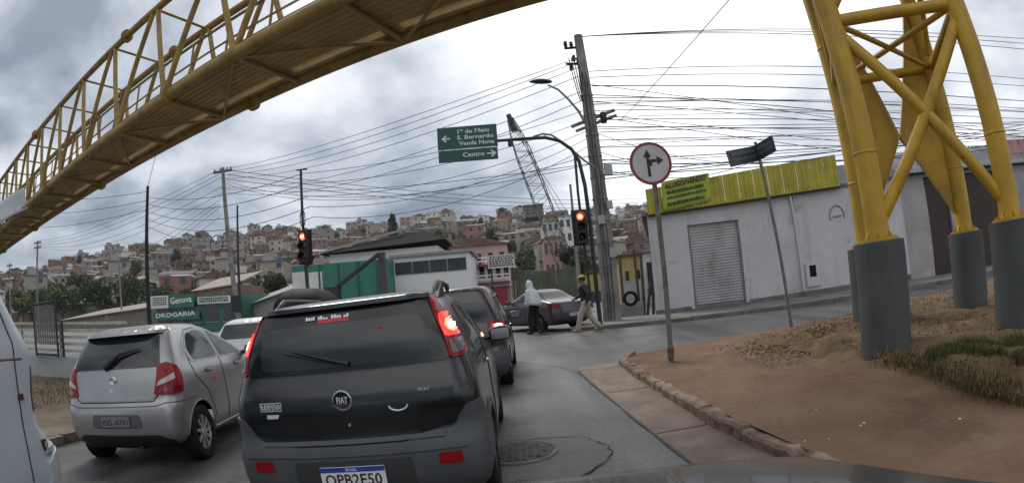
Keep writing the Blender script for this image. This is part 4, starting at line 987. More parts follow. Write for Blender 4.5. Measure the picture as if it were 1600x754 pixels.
c.line('door_seam', 'R', [(3.1, .45), (3.1, 1.3), (2.9, 1.88)], .006, .002)
c.panel('headlamp_trim', 'wrap', [(3.42, .95), (3.66, .95), (3.66, 1.24), (3.42, 1.24)], PLASTIC, .006, step=.06)
c.panel('side_marker', 'R', [(3.76, 1.04), (3.84, 1.04), (3.84, 1.08), (3.76, 1.08)], mat('marker_amber', (.10, .03, .03), .3), .010, step=.03)
c.panel('indicator', 'wrap', [(3.04, .69), (3.22, .69), (3.22, .76), (3.04, .76)], PLASTIC, .018, step=.03)
c.panel('indicator_lens', 'wrap', [(3.09, .705), (3.17, .705), (3.17, .745), (3.09, .745)], CLEARL, .022, step=.03)
c.mirror(3.25, 1.3, 1, PLASTIC); c.wheels(mat('steel_rim', (.12, .12, .125), .4, .6), tw=.2)

# bonnet of the car that carries the camera
BON = mat('own_bonnet_paint', (.055, .058, .062), .22, .3, coat=.7, var=.05, vs_=3)
m = MB(); P = []
for j in range(15):
    t = j/14
    for i in range(29):
        cx = (i-14)/14; x = .82*cx; yfr = 1.63-.13*cx*cx; y = .45+(yfr-.45)*t
        z = float(np.interp(y, [.45, .55, .86, 1.14, 1.5, 1.63], [.985, .975, .928, .882, .815, .785]))-.055*abs(cx)**3-.03*max(0, t-.93)/.07
        P.append((x, y, z))
m.grid(P, 29, 15)
own = empty('own_car', (0, .9, 0), 'dark bonnet of the camera car along the bottom edge of the picture', 'car')
bo = m.build('bonnet', BON, own, sm=True)
for sg in (-1, 1):
    m = MB(); m.tube([(sg*.30, .6, .964), (sg*.34, 1.1, .884), (sg*.38, 1.5, .808)], [.012, .010, .004], 6); m.build('bonnet_crease', BON, bo, sm=True)
for sg in (-1, 1):
    m = MB(); P = []
    for j in range(9):
        t = j/8; y = .55+1.15*t
        for k in range(6):
            w = k/5; P.append((sg*(.815+.06*math.sin(w*math.pi/2)-.03*t**3), y-.05*t, float(np.interp(y, [.45, .86, 1.14, 1.63], [.925, .87, .82, .715]))-.42*w**1.6))
    m.grid(P, 6, 9); m.build('wing', BON, own, sm=True)
m = MB(); m.box((-.70, 1.46, .22), (.70, 1.60, .70)); m.build('front_bumper', PLASTIC, own)

# ================================================================== POLES, SIGNS, LIGHTS
def pole(name, base, top, r0, r1, matr, label, cat='utility pole', group=None, n=12):
    base = np.asarray(base, float); o = empty(name, tuple(base), label, cat, group)
    m = MB(); m.tube([base-np.array([0, 0, .3]), base*.5+np.asarray(top)*.5, top], [r0, (r0+r1)/2, r1], n); m.build('shaft', matr, o, ang=50); return o
def insulator(mb, p, s=1.0):
    mb.lathe([(.03*s, 0), (.06*s, .03*s), (.03*s, .06*s), (.065*s, .09*s), (.03*s, .12*s), (.055*s, .15*s), (.02*s, .19*s)], p, n=10)
PORC = mat('porcelain_brown', (.05, .035, .03), .3)
# tall concrete pole at the junction
UB = at_z(957, 500, .25); UY = UB[1]
UT = at_y(903, 56, UY); UB[2] = .22
up = pole('utility_pole', UB, UT, .34, .17, POLEC, 'tall concrete utility pole with cross-arms and street lamp on the junction corner', n=10)
def UPz(z): return UB+(UT-UB)*((z-UB[2])/(UT[2]-UB[2]))
def upx(px, py): return at_y(px, py, UY)
for (pa, pb, off) in (((882, 76), (906, 74), 0), ((884, 100), (908, 100), 0)):
    m = MB(); m.tube([upx(*pa), upx(*pb)], .05, 6); cb = m.build('cross_arm', BLACKM, up)
for px, py in ((884, 68), (893, 69), (897, 90), (893, 104)):
    m = MB(); insulator(m, upx(px, py+6), 1.5); m.build('insulator', PORC, up, ang=40)
m = MB(); m.tube([upx(893, 198), upx(960, 172)], .07, 6); m.tube([upx(900, 205), upx(963, 180)], .06, 6); ca = m.build('cross_arm', POLEC, up)
m = MB(); m.lathe([(.10, 0), (.13, .06), (.13, .36), (.10, .42), (0.01, .44)], upx(944, 192), n=14)
m.build('splice_box', BLACKM, up, ang=40)
for z in np.linspace(2.2, 8.6, 9):
    m = MB(); q = UPz(z); m.lathe([(.355-.014*z, z-.03), (.355-.014*z, z+.03)], (q[0], q[1], 0), n=12); m.build('clamp_band', STEEL, up)
for px, py, s_ in ((948, 268, .28), (950, 322, .2), (955, 395, .24), (938, 345, .22)):
    q = upx(px, py)-np.array([0, .32, 0]); m = MB(); m.box(q-np.array([s_/2, .08, s_*.7]), q+np.array([s_/2, .08, s_*.7])); m.build('meter_box', mat('pale_box', (.33, .33, .33), .6), up)
rr_ = random.Random(3)
for k in range(3):
    x0 = rr_.uniform(-.32, .32); m = MB(); pts = []
    for z in np.linspace(.3, 9.5, 22): pts.append(UPz(z)+np.array([x0*(1-z*.03)+rr_.uniform(-.03, .03), -.36+z*.014, 0]))
    m.tube(pts, .015, 5); m.build('drop_cable', CABLE, up)
for k in range(5):
    m = MB(); a = upx(888+k*4, 92); b = upx(907+k*2.2, 160); m.tube([a+(b-a)*t+np.array([0, -.1, -.25*math.sin(math.pi*t)]) for t in np.linspace(0, 1, 7)], .02, 5); m.build('jumper_cable', CABLE, up)
# street lamp arm
m = MB(); A = [upx(*p) for p in ((916, 196), (905, 175), (888, 155), (872, 140), (856, 133))]; m.tube(A, [.05, .05, .045, .04, .035], 8); ar = m.build('lamp_arm', STEEL, up, ang=50)
q = upx(845, 130); m = MB(); P = []
for t in np.linspace(0, 1, 9):
    w = math.sin(math.pi*min(1, t*.9+.08))**.6
    for k in range(10):
        a = 2*math.pi*k/10; P.append(q+np.array([.42-.85*t, .16*w*math.cos(a), .02+.07*t+(.12 if math.sin(a) > 0 else .07)*w*math.sin(a)]))
m.add(P, [(i*10+k, i*10+(k+1) % 10, (i+1)*10+(k+1) % 10, (i+1)*10+k) for i in range(8) for k in range(10)]); m.build('lamp_head', BLACKM, up, ang=50)

# slender poles on the left and far
GW = mat('weathered_wood', (.10, .09, .08), .9, var=.3, vs_=2)
def px_pole(px_top, px_bot, Y, r, matr, label, cat='utility pole', arms=0, group=None):
    t_ = at_y(*px_top, Y); b_ = at_y(*px_bot, Y); d = b_-t_; zz = gz(b_[0], Y); b_ = t_+d*((t_[2]-zz)/(t_[2]-b_[2])) if b_[2] < t_[2] else b_
    o = pole('utility_pole', b_, t_, r, r*.6, matr, label, cat, group)
    for k in range(arms):
        z_ = t_-np.array([0, 0, .25+.55*k]); m = MB(); m.box(z_-np.array([.75, .06, .06]), z_+np.array([.75, .06, .06])); m.build('cross_arm', GW, o)
        for x_ in (-.65, -.2, .35, .65):
            m = MB(); insulator(m, z_+np.array([x_, 0, .06])); m.build('insulator', PORC, o, ang=40)
    return o, b_, t_
P230 = px_pole((231, 291), (233, 490), 24, .15, mat('tarred_pole', (.03, .034, .038), .8), 'thin black pole rising behind the silver hatchback')
P350 = px_pole((348, 262), (374, 500), 30, .19, POLEC, 'leaning pale concrete pole with cross-arm beside the green shop', arms=1)
P370 = px_pole((371, 321), (377, 500), 34, .12, BLACKM, 'short dark pole just right of the leaning concrete pole')
P59 = px_pole((59, 376), (58, 455), 42, .18, POLEC, 'dark pole below the far end of the footbridge', arms=2)
P16 = px_pole((15, 412), (16, 470), 46, .16, POLEC, 'pale pole behind the van windscreen', arms=1)
P185 = px_pole((186, 400), (190, 480), 52, .14, POLEC, 'small grey pole in front of the hillside between the tree and the black pole')
P893 = px_pole((891, 288), (901, 400), 30, .11, POLEC, 'slim grey pole left of the traffic signal near the tall pole')
m = MB(); q = P350[2]-np.array([-.05, .1, 4.9]); m.tube([q+np.array([.5*math.cos(a), 0, .55*math.sin(a)])-np.array([.45, 0, 0]) for a in np.linspace(0, 2*math.pi, 25)], .03, 6)
m.build('cable_coil', CABLE, P350[0], org=ORG[P350[0].name])
m = MB(); q = P350[2]-np.array([-.95, .1, 8.7]); m.box(q-np.array([.3, .15, .5]), q+np.array([.3, .15, .5])); m.build('junction_box', BLACKM, P350[0])

SIGR = mat('signal_red_lit', (1, .3, .15), .3, emit=(1.0, .09, .025), estr=1.8)
SIGC = mat('signal_core', (1, .8, .6), .3, emit=(1.0, .62, .35), estr=4.0)
SIGD = mat('signal_lens_dark', (.02, .02, .02), .25)
def signal(o, c, s=1.0):
    """three-lens signal head at c, facing the camera side (-Y)"""
    hd = MB(); w, h, d = .30*s, 1.05*s, .22*s
    hd.box(c+np.array([-w/2, -d/2, -h/2]), c+np.array([w/2, d/2, h/2])); head = hd.build('signal_head', BLACKM, o)
    bk = MB(); bk.box(c+np.array([-w*.85, d/2+.004, -h*.56]), c+np.array([w*.85, d/2+.02, h*.56])); bk.build('back_board', BLACKM, o)
    for k, z in enumerate((.33, 0, -.33)):
        q = c+np.array([0, -d/2, z*s]); m = MB(); m.lathe([(.115*s, 0), (.10*s, -.02), (0.001, -.035)], q, 'y', 20); ln = m.build('lens', SIGR if k == 0 else SIGD, head, ang=50)
        if k == 0: m = MB(); m.lathe([(.055*s, -.034), (.05*s, -.045), (.001, -.05)], q, 'y', 14); m.build('lamp_core', SIGC, o)
        m = MB(); P = []
        for j in range(11):
            a = math.pi*(-.15+1.3*j/10)
            for y_ in (0, -.20*s): P.append(q+np.array([.135*s*math.cos(a), y_, .135*s*math.sin(a)]))
        m.add(P, [(2*j, 2*j+1, 2*j+3, 2*j+2) for j in range(10)]); m.build('visor', BLACKM, head, sm=True)
TY = 18.5
tb = at_y(487, 520, TY); tt = at_y(470, 265, TY)
base = tt+(tb-tt)*((tt[2]-gz(tb[0], TY))/(tt[2]-tb[2]))
o = pole('traffic_light', base, tt, .06, .05, BLACKM, 'traffic light showing red on a thin dark post left of centre', 'traffic light')
signal(o, at_y(478, 386, TY)-np.array([0, .18, 0]), 1.08)
m = MB(); m.tube([at_y(463, 266, TY), tt, at_y(480, 264, TY)], .03, 6); m.build('short_arm', BLACKM, o)
m = MB(); q = at_y(474, 342, TY); m.tube([q+np.array([.10*math.cos(a), -.08, .32*math.sin(a)]) for a in np.linspace(0, 6.28, 17)], .018, 5); m.build('cable_loop', CABLE, o)
q = at_y(479, 408, TY); m = MB(); m.prism([q+np.array([-.45, -.1, .18]), q+np.array([.45, -.1, .18]), q+np.array([.05, -.1, -.25])], np.array([0, .05, 0])); m.build('shield_plate', BLACKM, o)

# gantry post with the green direction sign and the second signal
GY = UY-1.6
gp = lambda px, py: at_y(px, py, GY)
gb = gp(938, 505); gb[2] = .2
o = empty('sign_gantry', tuple(gb), 'dark curved post and arm carrying the green direction sign beside the tall pole', 'sign gantry')
path = [gp(938, 503), gp(930, 430), gp(922, 350), gp(914, 290), gp(905, 252), gp(893, 233), (gp(874, 220)), gp(852, 215), gp(815, 217), gp(776, 220)]
path[0][2] = .1
m = MB(); m.tube(path, [.075, .072, .07, .066, .062, .06, .058, .056, .055, .05], 10); m.build('post', BLACKM, o, ang=60)
m = MB(); m.tube([gp(925, 480), gp(917, 420), gp(910, 360), gp(903, 300), gp(898, 240)], .045, 8); m.build('second_post', BLACKM, o, ang=60)
m = MB(); m.tube([gp(832, 214), gp(848, 209), gp(862, 211), gp(885, 226), gp(912, 250), gp(930, 262)], .035, 8); m.build('stay', STEEL, o, ang=60)
m = MB(); m.tube([gp(797, 218), gp(798, 228)], .09, 8); m.build('camera_pod', BLACKM, o)
# sign board itself
GRN = mat('sign_green', (.012, .075, .060), .45, var=.08, vs_=3)
c00, c10, c11, c01 = gp(682, 200), gp(776, 194), gp(779, 247), gp(686, 256)
rt_ = (c10-c00+c11-c01)/2; upv = (c00-c01+c10-c11)/2; cen = (c00+c10+c11+c01)/4
sg_ = empty('direction_sign', tuple(cen-upv/2), 'green direction sign with white place names and two arrows over the junction', 'road sign')
W_, H_ = np.linalg.norm(rt_), np.linalg.norm(upv); ur = rt_/W_; uu_ = upv/H_; un = np.cross(ur, uu_)
def SG(a, b, n=0.0): return cen+ur*a*W_/2+uu_*b*H_/2+un*n
m = MB(); m.obox(SG(-1, -.30, 0), rt_, uu_*H_*.65, -un*.03); bd = m.build('upper_panel', GRN, sg_)
m = MB(); m.obox(SG(-.99, -1, .001), rt_*.985, uu_*H_*.335, -un*.03); bd2 = m.build('lower_panel', GRN, sg_)
SW = mat('sign_white', (.62, .66, .64), .5)
og = ORG[sg_.name]
for txt, a, b, w_, h_ in (('1º de Maio', .22, .70, .56, .115), ('S. Bernardo', .27, .36, .64, .115), ('Venda Nova', .30, .02, .62, .115)):
    put_text(txt, .2, SW, SG(a, b, .006), ur, uu_, bd, og, fit=(w_*W_*.95, h_*H_*1.05), depth=.003, bold=.02)
put_text('Centro', .2, SW, SG(.18, -.64, .007), ur, uu_, bd2, og, fit=(.36*W_, .13*H_), depth=.003, bold=.02)
def arrow(a, b, dr, L_, par):
    m = MB(); p = SG(a, b, .006); d = ur*dr
    m.prism([p+d*L_*.5, p+d*L_*.0+uu_*L_*.42, p-d*L_*.12+uu_*L_*.3, p+d*L_*.12+uu_*L_*.08, p-d*L_*.5+uu_*L_*.08, p-d*L_*.5-uu_*L_*.08, p+d*L_*.12-uu_*L_*.08, p-d*L_*.12-uu_*L_*.3, p-uu_*L_*.42], un*.003); m.build('arrow', SW, par)
arrow(-.72, .34, -1, .30, bd); arrow(.78, -.66, 1, .32, bd2)
for x_ in (-.95, -.75, -.5, -.3, -.1, .1, .35, .6): 
    pass
m = MB(); m.obox(SG(-.96, -.31, .004), rt_*.95, uu_*.02, un*.002); m.build('dividing_line', SW, sg_)
for a in (-.5, .5):
    m = MB(); m.obox(SG(a, -.9, -.05), ur*.06, uu_*H_*.9, -un*.05); m.build('back_bracket', STEEL, sg_)
o2 = empty('traffic_light', tuple(gp(906, 382)), 'traffic light glowing amber-red, mounted beside the tall concrete pole', 'traffic light')
ORG[o2.name] = np.array(o2.location)
signal(o2, gp(906, 356)-np.array([0, .2, 0]), 1.0)
m = MB(); m.tube([gp(906, 345), gp(917, 343)], .04, 6); m.build('bracket', BLACKM, o2)

# round regulatory sign
SB_ = at_z(1049, 566, .13); ST_ = at_y(1016, 240, SB_[1]); SB_[2] = .05
RUST = mat('rusty_post', (.10, .075, .06), .7, .3, col2=(.22, .20, .19), vs_=5)
o = empty('traffic_sign', tuple(SB_), 'round white sign with red rim and black ahead-or-right arrows on a kerbside post', 'road sign')
m = MB(); m.tube([SB_, SB_*.55+ST_*.45, ST_], .04, 10); m.build('post', RUST, o, ang=60)
m = MB(); q = SB_+(ST_-SB_)*.06; m.lathe([(.045, .18), (.058, .24), (.058, .36), (.045, .40)], (q[0], q[1], 0), n=10); m.build('post_collar', RUST, o)
sc = at_y(1017, 255, SB_[1]-.06); axis = ray(1017, 255)
sdir = np.array([0, -1, 0.]); sr_ = np.array([1, 0, 0.]); su = np.array([0, 0, 1.])
RS = .345
def disc(r, n0, n1, mats, nm, par, nn=40):
    m = MB(); m.lathe([(0.001, -n1), (r, -n1), (r, -n0), (0.001, -n0)][::-1], sc, 'y', nn); return m.build(nm, mats, par, ang=30)
pl_ = disc(RS, -.004, .0, STEEL, 'plate', o)
ring = MB(); ring.lathe([(RS*.985, -.0005), (RS*.985, -.004), (RS*.86, -.004), (RS*.86, -.0005)], sc, 'y', 48); ring.build('red_ring', mat('sign_red', (.26, .018, .022), .45, var=.15, vs_=6), o, ang=30)
disc(RS*.86, .0008, .0028, mat('sign_face', (.50, .50, .51), .5, var=.06, vs_=4), 'face', o)
BK = mat('sign_black', (.012, .012, .012), .5)
def sarrow(pts, nm='arrow'):
    m = MB(); m.prism([sc+np.array([a*RS, -.0035, b*RS]) for a, b in pts], np.array([0, -.002, 0])); m.build(nm, BK, o)
sarrow([(-.20, -.62), (-.06, -.62), (-.06, .28), (.06, .28), (-.13, .66), (-.32, .28), (-.20, .28)])
sarrow([(-.058, -.12), (.06, -.12), (.06, .04), (.30, .04), (.30, -.10), (.62, .11), (.30, .33), (.30, .18), (-.058, .18)])

# street-name plates
NBs = at_z(1238, 515, .13); NT = at_y(1180, 222, NBs[1]); NBs[2] = .02
o = empty('street_name_sign', tuple(NBs), 'two dark blue street-name plates in a V on a leaning grey post', 'street sign')
m = MB(); m.tube([NBs, NT], .035, 10); m.build('post', STEEL, o, ang=60)
NAVY = mat('plate_navy', (.028, .045, .065), .4, col2=(.06, .085, .10), vs_=9)
tp_ = at_y(1180, 226, NBs[1])
for (a, b, c_, d, txt) in ((at_y(1134, 236, NBs[1]-.35), at_y(1183, 227, NBs[1]-.03), at_y(1187, 251, NBs[1]-.03), at_y(1142, 261, NBs[1]-.35), 'RUA NOVA'),
                      (at_y(1177, 228, NBs[1]-.03), at_y(1206, 211, NBs[1]-.55), at_y(1213, 236, NBs[1]-.55), at_y(1186, 251, NBs[1]-.03), 'AV MAIO')):
    m = MB(); nrm = np.cross(b-a, d-a); nrm /= np.linalg.norm(nrm); m.prism([a, b, c_, d], nrm*.012); pl = m.build('name_plate', NAVY, o)
    r_ = (b-a); u_ = (a-d); cen_ = (a+b+c_+d)/4; n2 = np.cross(r_, u_); n2 /= np.linalg.norm(n2)
    for k in range(2):
        xx = -.36
        m = MB()
        while xx < .34:
            ww = rr_.uniform(.03, .07); p0 = cen_+r_*xx+u_*(.12-.34*k)+n2*.014; m.obox(p0, r_*ww, u_*.16, n2*.001); xx += ww+.025
        m.build('lettering', mat('plate_faded_white', (.16, .19, .21), .5), pl)

# ------------------------------------------------------------------ overhead cables
def cable(a, b, sag, r=.017, label='black overhead cable sagging between the street poles', group='overhead cables'):
    a, b = np.asarray(a, float), np.asarray(b, float); m = MB()
    m.tube([a+(b-a)*t-np.array([0, 0, 4*sag*t*(1-t)]) for t in np.linspace(0, 1, 15)], r, 5)
    return single('overhead_cable', m, CABLE, label, 'cable', group)
lab_t = 'overhead cable in the sagging tangle right of the tall junction pole'
lab_l = 'overhead cable running from the tall junction pole to the leaning pole on the left'
lab_r = 'overhead cable running from the tall junction pole off to the right'
lab_c = 'overhead cable crossing the road to the signal post left of centre'
lab_f = 'overhead cable leading from the leaning pole down to the far left'
RP = np.array([46.0, 14.0, 0])                                  # next pole, off to the right
for z0, z1, x_ in ((13.1, 13.6, 0), (12.6, 13.1, .1), (12.1, 12.5, .1)):
    cable(UPz(min(z0, UT[2]-.05))+np.array([.1, 0, 0]), RP+np.array([0, 0, z1]), .9, .018, lab_r)
for k, (z0, z1) in enumerate(((9.6, 9.9), (9.3, 9.8), (8.9, 9.0), (8.5, 8.3), (8.2, 8.1), (7.9, 7.7), (7.6, 7.5), (7.3, 7.2), (7.05, 6.9), (6.8, 6.7), (6.5, 6.5))):
    cable(UPz(z0)+np.array([.2, -.1*(k % 3), 0]), RP+np.array([0, .4*(k % 3), z1]), .5+.17*(k % 4), .022 if k == 2 else .016, lab_r)
LT = P350[2]
for k, (z0, dz) in enumerate(((10.2, -.1), (10.0, -.3), (9.8, -.5), (9.4, -.7), (8.8, -1.3), (8.4, -1.7))):
    cable(UPz(z0)-np.array([.15, .1*(k % 2), 0]), LT+np.array([.2*(k % 3), 0, dz]), .75+.12*k, .013, lab_l)
for k, (z0, dz) in enumerate(((8.0, -.1), (7.6, -.5), (7.2, -1.0), (6.9, -1.4), (6.6, -1.8))):
    cable(UPz(z0)-np.array([.2, 0, 0]), tt+np.array([.1*k, .2, dz]), .45+.1*k, .011, lab_c)
    cable(tt+np.array([.1*k, .2, dz]), P230[2]+np.array([0, 0, -.6-.4*k]), .5+.1*k, .014, 'overhead cable between the signal post and the thin black pole')
for k, dz in enumerate((-.1, -.35, -.6, -1.2, -1.6)):
    cable(LT+np.array([-.3+.15*k, 0, dz]), P59[2]+np.array([.2*k, 0, -.2*k]), 1.0+.15*k, .014, lab_f)
    if k < 4: cable(LT+np.array([-.2, 0, dz-2.0]), np.array([-62., 62., 9.-.5*k]), .8+.2*k, .014, lab_f)
for k in range(3):
    cable(P230[2]+np.array([0, 0, -.3-.5*k]), at_y(8, 300+25*k, 30), .6, .016, 'overhead cable passing behind the footbridge from the thin black pole')
    cable(LT+np.array([.3, 0, -.2-.3*k]), np.array([22., 70., 13.-.5*k]), 1.4, .02, 'overhead cable from the leaning pole towards the hill houses')
rw = random.Random(21)
for k in range(16):                                             # sagging tangle right of the tall pole
    z0 = rw.uniform(5.2, 9.2); z1 = rw.uniform(5.2, 9.6); far = RP+np.array([rw.uniform(-8, 0), rw.uniform(-2.5, 3.5), z1])
    cable(UPz(z0)+np.array([.2, rw.uniform(-.2, .1), 0]), far, rw.uniform(.3, 1.9), rw.choice((.011, .014, .018)), lab_t)
for k in range(3):
    z0 = rw.uniform(5.5, 8.5); cable(UPz(z0)+np.array([-.2, 0, 0]), LT+np.array([rw.uniform(-.3, .3), 0, rw.uniform(-3.2, -.6)]), rw.uniform(.6, 2.0), .013, lab_l)
for k in range(5):
    cable(UPz(rw.uniform(5, 8)), FP(rw.uniform(0, 12), .1, 5.3+rw.uniform(0, .4)), rw.uniform(.1, .5), .012, 'thin service cable dropping from the tall pole to the white shop')
cable(at_y(968, 190, 21), at_y(1165, -30, 8.5), .05, .012, 'single slanting stay wire rising right above the tall pole')
cable(P230[2], at_y(247, 230, 21), .02, .015, 'short wire hanging from the footbridge to the thin black pole')

# ------------------------------------------------------------------ crane boom beyond the junction
CRM = mat('crane_lattice_grey', (.10, .105, .11), .6, .2)
CY = 62.
ct, cb0 = at_y(797, 186, CY), at_y(868, 372, CY)
cb0 = ct+(cb0-ct)*((ct[2]-1.8)/(ct[2]-cb0[2]))
o = empty('crane', tuple(np.array([cb0[0]+1.5, CY, .1])), 'grey lattice crane boom leaning up left of the tall pole', 'crane')
ax_ = (ct-cb0); Lb = np.linalg.norm(ax_); ax_ /= Lb; sx_ = np.cross(ax_, [0, 1, 0]); sx_ /= np.linalg.norm(sx_); sy_ = np.array([0, 1., 0])
def wd(t): return .35+.65*min(1, (1-t)*6)
for i, j in ((-1, -1), (1, -1), (1, 1), (-1, 1)):
    m = MB(); m.tube([cb0+ax_*Lb*t+(sx_*i+sy_*j)*wd(t)*.9 for t in np.linspace(0, 1, 10)], .06, 6); m.build('boom_chord', CRM, o)
nb_ = 30
for k in range(nb_):
    t0, t1 = k/nb_, (k+1)/nb_
    for (i0, j0), (i1, j1) in (((-1, -1), (1, -1)), ((1, -1), (1, 1)), ((1, 1), (-1, 1)), ((-1, 1), (-1, -1))):
        a = cb0+ax_*Lb*t0+(sx_*i0+sy_*j0)*wd(t0)*.9; b = cb0+ax_*Lb*t1+(sx_*i1+sy_*j1)*wd(t1)*.9
        m = MB(); m.tube([a, b] if k % 2 else [cb0+ax_*Lb*t0+(sx_*i1+sy_*j1)*wd(t0)*.9, cb0+ax_*Lb*t1+(sx_*i0+sy_*j0)*wd(t1)*.9], .03, 5); m.build('lattice_brace', CRM, o)
m = MB(); m.tube([ct-ax_*1.6, ct+ax_*.6], [.42, .30], 8); m.build('boom_head', BLACKM, o)
for k in range(3):
    m = MB(); m.tube([ct+sx_*.3*(k-1), at_y(880+12*k, 360, CY+.8)], .03, 5); m.build('hoist_rope', CABLE, o)
m = MB(); q = np.array([cb0[0]+1.8, CY, 0]); m.box(q+np.array([-2, -1.5, .12]), q+np.array([2.5, 1.5, 1.3])); m.build('crawler', BLACKM, o)
m = MB(); m.box(q+np.array([-1.6, -1.3, 1.35]), q+np.array([2.8, 1.3, 3.2])); m.build('cab', mat('crane_cab', (.30, .25, .06), .5), o)
# ================================================================== BUILDINGS
WALLW = mat('grey_white_wall', (.49, .495, .505), .8, var=.10, vs_=.7, bump=.2, bs=7, detail=8, wear=(((.22, .21, .20), (2.2, 2.2, .22), .52, .72, .5), ((.52, .51, .50), (.35, .35, .5), .55, .58, .5), ((.17, .155, .14), (.9, .9, 1.6), .60, .74, .6)))
YFAS = mat('yellow_sheet_metal', (.37, .32, .025), .5, var=.22, vs_=1.1, detail=8, wear=(((.17, .13, .03), (3, 3, .4), .52, .72, .6),))
SHUT = mat('roller_shutter', (.46, .46, .47), .5, .2, var=.10, vs_=1.5, wear=(((.22, .20, .18), (1.5, 1.5, .6), .52, .72, .5),))
BRICKR = mat('bare_brick', (.20, .125, .095), .9, var=.25, vs_=1.2, objvar=.45)
DARKDOOR = mat('dark_brown_door', (.035, .022, .018), .6, var=.2)
fp0 = FB; 
def fac(px, py, n=0.0):
    q = on_plane(px, py, FB+FN*n, FN); return float((q-FB)@FU), float(q[2])
uL, _ = fac(1030, 490); uG0, zG1 = fac(1073, 352); uG1, _ = fac(1153, 343); _, zG0 = fac(1085, 467)
uE, _ = fac(1424, 440); uY, zYb = fac(1313, 290, .25); _, zyL0 = fac(1026, 334, .25); _, zyL1 = fac(1010, 296, .25); _, zyR1 = fac(1308, 241, .25)
uL = -.15; zG0 = .32
zt0, zt1 = zyL0, (zYb)                                         # wall top left / at fascia end
def zt(u): return zt0+(zt1-zt0)*(u-uL)/(uY-uL)
shop = empty('shop_building', tuple(FB), 'low white shop with yellow corrugated parapet and closed roller shutter', 'building')
def wallpoly(name, poly, n0, th, mats, par):
    m = MB(); m.prism([FP(u, n0, z) for u, z in poly], -FN*th); return m.build(name, mats, par)
# facade round the shutter opening
wallpoly('wall', [(uL, .1), (uG0, .1), (uG0, zt(uG0)), (uL, zt(uL))], 0, .25, WALLW, shop)
wallpoly('wall', [(uG0+.001, zG1), (uG1-.001, zG1), (uG1-.001, zt(uG1)), (uG0+.001, zt(uG0))], 0, .25, WALLW, shop)
wallpoly('wall', [(uG1, .1), (uE, .1), (uE, zt(uE)), (uG1, zt(uG1))], 0, .25, WALLW, shop)
m = MB(); m.prism([FP(uL, -.25, .1), FP(uL, -9, .1), FP(uL, -9, zt0), FP(uL, -.25, zt0)], FU*.25); m.build('side_wall', WALLW, shop)
m = MB(); m.prism([FP(uL-.2, .1, zt0-.02), FP(uE, .1, zt(uE)-.02), FP(uE, -9, zt(uE)-.02), FP(uL-.2, -9, zt0-.02)], (0, 0, .1)); m.build('roof', CONCD, shop)
# shutter: a folded sheet of slats in its frame
m = MB(); ns = int((zG1-zG0)/.10); P = []
for k in range(ns+1):
    z = zG0+(zG1-zG0)*k/ns
    for dn, dz in ((-.16, 0), (-.115, .028), (-.115, .062), (-.16, .09)):
        P += [FP(uG0+.04, dn, min(zG1, z+dz)), FP(uG1-.04, dn, min(zG1, z+dz))]
m.grid(P, 2, len(P)//2); sh = m.build('roller_shutter', SHUT, shop)
for a, b in ((uG0+.002, uG0+.07), (uG1-.07, uG1-.002)):
    m = MB(); m.prism([FP(a, -.06, zG0), FP(b, -.06, zG0), FP(b, -.06, zG1-.005), FP(a, -.06, zG1-.005)], -FN*.08); m.build('shutter_guide', STEEL, shop)
m = MB(); m.prism([FP(uG0+.075, -.10, zG0), FP(uG1-.075, -.10, zG0), FP(uG1-.075, -.10, zG0+.14), FP(uG0+.075, -.10, zG0+.14)], -FN*.02); m.build('bottom_rail', STEEL, sh)
m = MB(); m.prism([FP(uG0-.1, .25, .2), FP(uG1+.1, .25, .2), FP(uG1+.1, .25, zG0), FP(uG0-.1, .25, zG0)], -FN*.4); m.build('doorstep', CONCD, shop)
wallpoly('plinth', [(uL, .12), (uG0-.12, .12), (uG0-.12, .42), (uL, .40)], .03, .028, CONCD, shop); wallpoly('plinth', [(uG1+.12, .12), (uE, .12), (uE, .5), (uG1+.12, .42)], .03, .028, CONCD, shop)
# corrugated parapet panels
uF0 = float(fac(1010, 310, .25)[0]); npan = 13
for k in range(npan):
    a = uF0+(uY-uF0)*k/npan; b = uF0+(uY-uF0)*(k+1)/npan-.006; P = []; nr = 12
    for i in range(nr+1):
        u = a+(b-a)*i/nr; dn = .25+(.028 if i % 4 in (1, 2) else 0); zb_ = zyL0+(zYb-zyL0)*(u-uF0)/(uY-uF0); z1_ = zyL1+(zyR1-zyL1)*(u-uF0)/(uY-uF0)
        P += [FP(u, dn, zb_), FP(u, dn, z1_)]
    m = MB(); m.add(P, [(2*i, 2*i+2, 2*i+3, 2*i+1) for i in range(nr)]); pn = m.build('parapet_panel', YFAS, shop)
    md = pn.modifiers.new('thick', 'SOLIDIFY'); md.thickness = .012
m = MB(); m.prism([FP(uF0, .24, zyL0), FP(uF0, -5, zyL0), FP(uF0, -5, zyL1), FP(uF0, .24, zyL1)], FU*.012); m.build('parapet_return', YFAS, shop)
m = MB(); m.obox(FP(uF0, .20, zyL0-.06), FP(uY, .20, zYb-.06)-FP(uF0, .20, zyL0-.06), -FN*.2, (0, 0, .05)); m.build('parapet_rail', BLACKM, shop)
